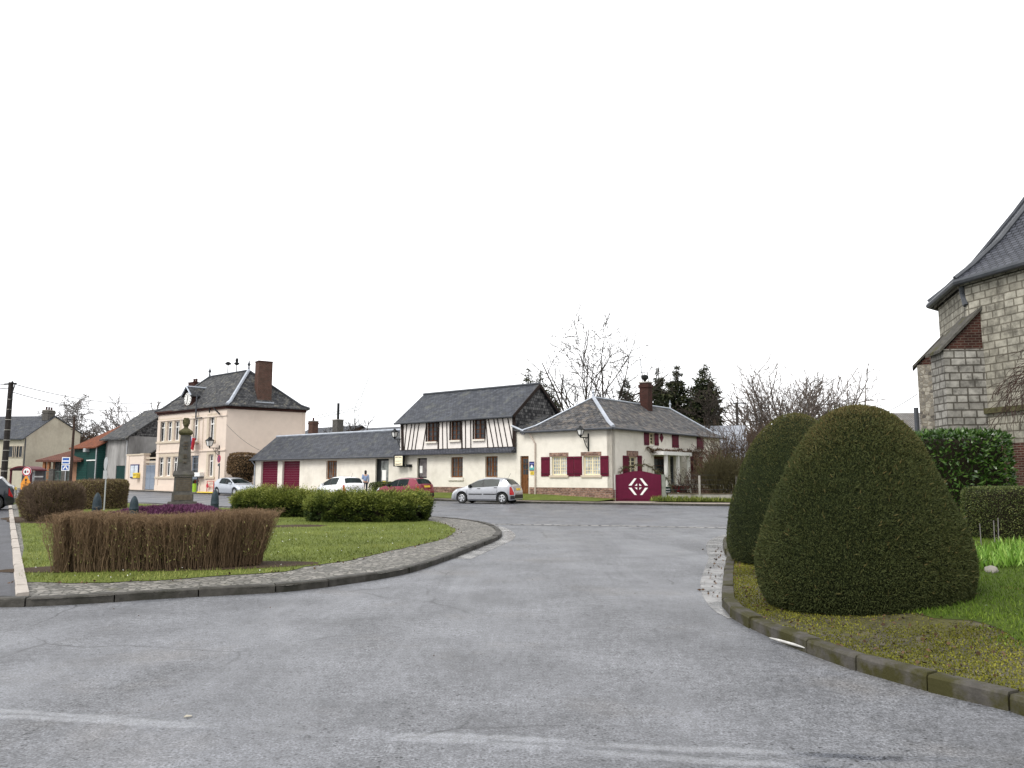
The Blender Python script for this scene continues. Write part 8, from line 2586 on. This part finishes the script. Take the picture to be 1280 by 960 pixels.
# climbing plants
def vine(label, T, pts, seed, n=60, m=VINE, r0=.04, y=-.08):
    r_ = np.random.default_rng(seed)
    w3 = [T @ Vector((pick(T, px, py)[0], y, pick(T, px, py)[1])) for px, py in pts]
    segs = []
    for a, b in zip(w3, w3[1:]):
        K = 6; q = np.array(a)
        for k in range(K):
            e_ = np.array(a.lerp(b, (k + 1) / K)) + r_.normal(size=3) * .04
            segs.append([*q, *e_, r0, r0 * .9])
            for _ in range(max(1, n // (K * (len(w3) - 1)))):
                s_ = q + (e_ - q) * r_.random(); d = unit(np.array([r_.normal() * .8, r_.normal() * .5 - .2, r_.normal() * .8])); L = r_.uniform(.1, .4)
                mid = s_ + d * L * .5 + r_.normal(size=3) * .04
                segs.append([*s_, *mid, .016, .012]); segs.append([*mid, *(s_ + d * L + np.array([0, 0, -.05])), .012, .006])
            q = e_
    V, F = seg_tubes(np.array(segs), 5); tag(np_mesh('climbing_vine', V, F, m, loc=w3[0]), label, 'climber')


vine('bare woody vine trained along the garden front above the porch', SIDE, [(808, 559), (814, 565), (822, 561.5), (840, 563), (858, 564), (868, 564.5), (880, 566)], 4, 260)
vine('arching bare rose stems over the burgundy gate', GT @ Matrix.Translation((0, .5, 0)), [(768, 592), (780, 586), (795, 581.5), (808, 582), (820, 588), (832, 597), (842, 612)], 6, 150, OLIVE, .03)
vine('thin vertical climber on the garden front beside the red shutters', SIDE, [(868, 612), (868, 590), (867.5, 570)], 8, 60, VINE, .03)
# garden tractor-like red things by the porch: a red wheelbarrow
v = P(850, 609, 46.2)
t = thing('wheelbarrow', 'dark red wheelbarrow standing among the bare shrubs by the porch', 'wheelbarrow', (v.x, 46.2, .4), R(10))
T = frame(v.x, 46.2, R(10))
mb = MB(T); mb.frustum(0, 0, .28, .2, .75, .5, .33, 1.12); mb.build('tray', SIGN_RED if False else mat('dull_red', (0.2, 0.03, 0.04), .7), t)
mb = MB(T); mb.tube([(-.9, -.25, 1.0), (.45, -.1, .6)], .022, 6); mb.tube([(-.9, .25, 1.0), (.45, .1, .6)], .022, 6); mb.tube([(-.35, -.22, .8), (-.4, -.24, .38)], .02, 6); mb.tube([(-.35, .22, .8), (-.4, .24, .38)], .02, 6); mb.build('frame', ZINC_DARK, t)
mb = MB(T); mb.lathe([(.1, -.04), (.19, -.045), (.2, 0), (.19, .045), (.1, .04)], (.5, 0, .6), 16, 'y'); mb.build('wheel', TYRE, t)

# ------------------------------------------------------------------ little things on the verge and the road
a, b = G(962, 798.5, 0.03), G(1007, 811.5, 0.03)
mb = MB(); mb.tube([a + Vector((0, 0, .01)), a.lerp(b, .3) + Vector((.0, -.006, .012)), a.lerp(b, .7) + Vector((0.004, -.004, .012)), b + Vector((0, 0, .01))], [.006, .013, .013, .005], 8); mb.solo('white_strip', mat('dirty_white', (0.5, 0.49, 0.47), .6, .2, 20), 'white broken strip lying in the gutter below the biggest yew cone', 'debris', a, smooth=True)
PAPER = plain('litter_paper', (.38, .35, .28), .8)
v = G(235, 895.5, 0.008); mb = MB(); mb.add([(v.x - .025, v.y - .012, v.z), (v.x + .028, v.y - .01, v.z + .006), (v.x + .02, v.y + .018, v.z + .003), (v.x - .018, v.y + .014, v.z + .007)], [(0, 1, 2, 3)]); o = mb.solo('leaf', PAPER, 'pale leaf lying on the asphalt at the lower left', 'leaf', v); o.modifiers.new('thick', 'SOLIDIFY').thickness = .003
# stake sticks by the box hedge
for k, (px, lab) in enumerate(((1225, 'leftmost thin pale stake in front of the box hedge'), (1242, 'middle thin pale stake in front of the box hedge'), (1247, 'rightmost thin pale stake in front of the box hedge'))):
    v = P(px, 660, 14.6); z0_ = float(zr(v.x, 14.6)[0]); mb = MB(); mb.tube([(v.x, 14.6, z0_), (v.x + .01 * k, 14.6, z0_ + .40 + .04 * k)], .008, 6); mb.solo('garden_stake', PALEBARK, lab, 'stake', (v.x, 14.6, z0_), 'thin stakes by the box hedge')
# weeping twigs entering at the right edge
segs = [[], []]
r_ = np.random.default_rng(77)
wt = thing('weeping_tree', 'weeping bare tree whose hanging twigs cross the church wall', 'tree', (16.1, 20.0, .6))
tb = np.array([16.1, 20.0, .6])
grow(r_, tb, np.array([-.02, .02, 1.0]), 4.6, .13, 0, [(7, .05, .02, 0, 0, 0, 0)], segs)
tip = np.array(segs[0][-1][3:6])
for k in range(15):
    a = k * 2.4; d = np.array([math.cos(a) * 1.0, math.sin(a) * .7, .55]); d /= np.linalg.norm(d)
    grow(r_, tip - np.array([0, 0, r_.random() * 1.2]), d, r_.uniform(2.0, 3.1), .026, 1, [None, (9, .09, -.17, 11, R(38), .5, .15), (6, .12, -.22, 5, R(30), .5, .1), (4, .15, -.2, 0, 0, 0, 0)], segs)
for nm_, sg, n in (('trunk', segs[0], 8), ('crown', segs[1], 3)):
    aa = np.array(sg); aa[:, 6:] = np.maximum(aa[:, 6:], .007); V, F = seg_tubes(aa, n); np_mesh(nm_, V, F, mat('weeping_bark', (0.06, 0.038, 0.032), .9, .3, 5), wt)

# ------------------------------------------------------------------ far crane
Y = 260
t = thing('tower_crane', 'distant pale luffing crane behind the annex roof', 'crane', (P(447, 597, Y).x, Y, .5))
def lattice(a, b, w_, n, mb):
    a, b = Vector(a), Vector(b); d = (b - a).normalized(); u = d.cross(Vector((0, 1, 0))).normalized()
    for s in (-1, 1): mb.bar(a + u * s * w_ / 2, b + u * s * w_ / 2, .16)
    for k in range(n):
        p_, q_ = a.lerp(b, k / n), a.lerp(b, (k + 1) / n); s = 1 if k % 2 else -1
        mb.bar(p_ + u * s * w_ / 2, q_ - u * s * w_ / 2, .09)
hub = P(446, 511, Y)
mb = MB(); lattice((hub.x, Y, 0), hub, 1.5, 22, mb); mb.build('mast', GALV, t)
mb = MB(); lattice(hub, P(394, 521.5, Y), .9, 22, mb); mb.build('counter_jib', GALV, t)
mb = MB(); lattice(hub, P(451, 498, Y), 1.5, 6, mb); mb.bar(P(451, 498, Y), P(461, 472, Y), .2); mb.build('jib', GALV, t)

# ------------------------------------------------------------------ the passer-by
def skin_mesh(name, verts, edges, radii, m, parent, root=0, sub=2):
    me = bpy.data.meshes.new(name); me.from_pydata([Vector(v) for v in verts], edges, []); me.update()
    o = link_mesh(name, me, m, parent)
    md = o.modifiers.new('skin', 'SKIN'); md.use_smooth_shade = True
    for i, r_ in enumerate(radii):
        sv = me.skin_vertices[0].data[i]; sv.radius = r_ if isinstance(r_, tuple) else (r_, r_); sv.use_root = (i == root)
    s_ = o.modifiers.new('sub', 'SUBSURF'); s_.levels = sub; s_.render_levels = sub
    return o


pv = P(456.8, 597, 55.0)
pz = .42
per = thing('person', 'person with dark hair in a pale blue jacket holding a phone by the annex wall', 'person', (pv.x, 55.0, pz - .05), R(200))
# local: facing -y is towards the camera; turned so that they look left
V_ = [(0, 0, .95), (0, 0, 1.15), (0, 0, 1.36), (0, -.01, 1.47), (0, -.03, 1.54), (0, -.035, 1.63), (0, -.03, 1.72),
      (.17, 0, 1.40), (.21, .03, 1.14), (.17, -.2, 1.16), (.14, -.27, 1.22),
      (-.17, 0, 1.40), (-.22, .03, 1.12), (-.21, -.03, .88), (-.2, -.05, .79),
      (.09, 0, .90), (.10, -.01, .48), (.10, .02, .09), (.10, -.13, .04), (-.09, 0, .90), (-.10, -.02, .48), (-.10, .03, .09), (-.10, -.12, .04)]
E_ = [(0, 1), (1, 2), (2, 3), (3, 4), (4, 5), (5, 6), (2, 7), (7, 8), (8, 9), (9, 10), (2, 11), (11, 12), (12, 13), (13, 14), (0, 15), (15, 16), (16, 17), (17, 18), (0, 19), (19, 20), (20, 21), (21, 22)]
R_ = [(.14, .10), (.125, .095), (.13, .095), .05, .052, (.075, .09), (.06, .075), .055, .042, .034, .032, .055, .042, .034, .032, .08, .055, .04, .035, .08, .055, .04, .035]
skin_mesh('body', V_, E_, R_, SKIN, per)
jr = [(0, 0, .93), (0, 0, 1.15), (0, 0, 1.37), (0, 0, 1.46), (.18, 0, 1.40), (.215, .03, 1.14), (.175, -.17, 1.155), (-.18, 0, 1.40), (-.225, .03, 1.12), (-.215, -.02, .91)]
skin_mesh('jacket', jr, [(0, 1), (1, 2), (2, 3), (2, 4), (4, 5), (5, 6), (2, 7), (7, 8), (8, 9)], [(.175, .13), (.155, .12), (.155, .115), .075, .072, .06, .052, .072, .06, .052], JACKET, per)
skin_mesh('trousers', [(0, 0, .98), (.095, 0, .86), (.10, -.01, .48), (.10, .02, .12), (-.095, 0, .86), (-.10, -.02, .48), (-.10, .03, .12)], [(0, 1), (1, 2), (2, 3), (0, 4), (4, 5), (5, 6)], [(.15, .115), .095, .07, .058, .095, .07, .058], JEANS, per)
skin_mesh('hair', [(0, .02, 1.45), (0, .045, 1.56), (0, .02, 1.66), (0, -.02, 1.745)], [(0, 1), (1, 2), (2, 3)], [(.06, .04), (.09, .07), (.098, .098), (.06, .07)], HAIR, per, 1)
TP = Matrix.Translation((pv.x, 55.0, pz - .05)) @ Matrix.Rotation(R(200), 4, 'Z')
mb = MB(TP)
for s in (-1, 1): mb.box(s * .03 - .012, s * .03 + .012, -.128, -.12, 1.635, 1.65)
mb.box(-.025, .025, -.122, -.115, 1.575, 1.585); mb.build('facial_features', HAIR, per)
mb = MB(TP); mb.hexa([(-.012, -.12, 1.60), (.012, -.12, 1.60), (.012, -.14, 1.60), (-.012, -.14, 1.60), (-.007, -.115, 1.64), (.007, -.115, 1.64), (.007, -.122, 1.64), (-.007, -.122, 1.64)]); mb.build('nose', SKIN, per)
hb_ = Vector((.14, -.27, 1.22))
fing = MB(TP)
for k in range(4):
    o_ = hb_ + Vector((-.02, -.02, .03 - k * .02)); L = [.07, .078, .074, .058][k]
    fing.tube([o_, o_ + Vector((-.02, -.035, .012)), o_ + Vector((-.055, -.035, .016)), o_ + Vector((-.055 + .01, -.012, .016))], [.010, .010, .009, .008], 6)
fing.tube([hb_ + Vector((-.01, .0, .03)), hb_ + Vector((-.04, -.0, .06)), hb_ + Vector((-.06, -.02, .07))], [.012, .011, .009], 6)
fing.build('fingers', SKIN, per)
ph = thing('phone', 'dark phone held up in the hand of the person by the annex wall', 'phone', TP @ Vector((.095, -.30, 1.24)), R(200))
mb = MB(TP); mb.box(.065, .13, -.315, -.303, 1.20, 1.35); mb.build('case', SIGN_BLACK, ph)
mb = MB(TP); mb.box(.07, .125, -.3028, -.3015, 1.21, 1.34); mb.build('screen', CARGLASS, ph)
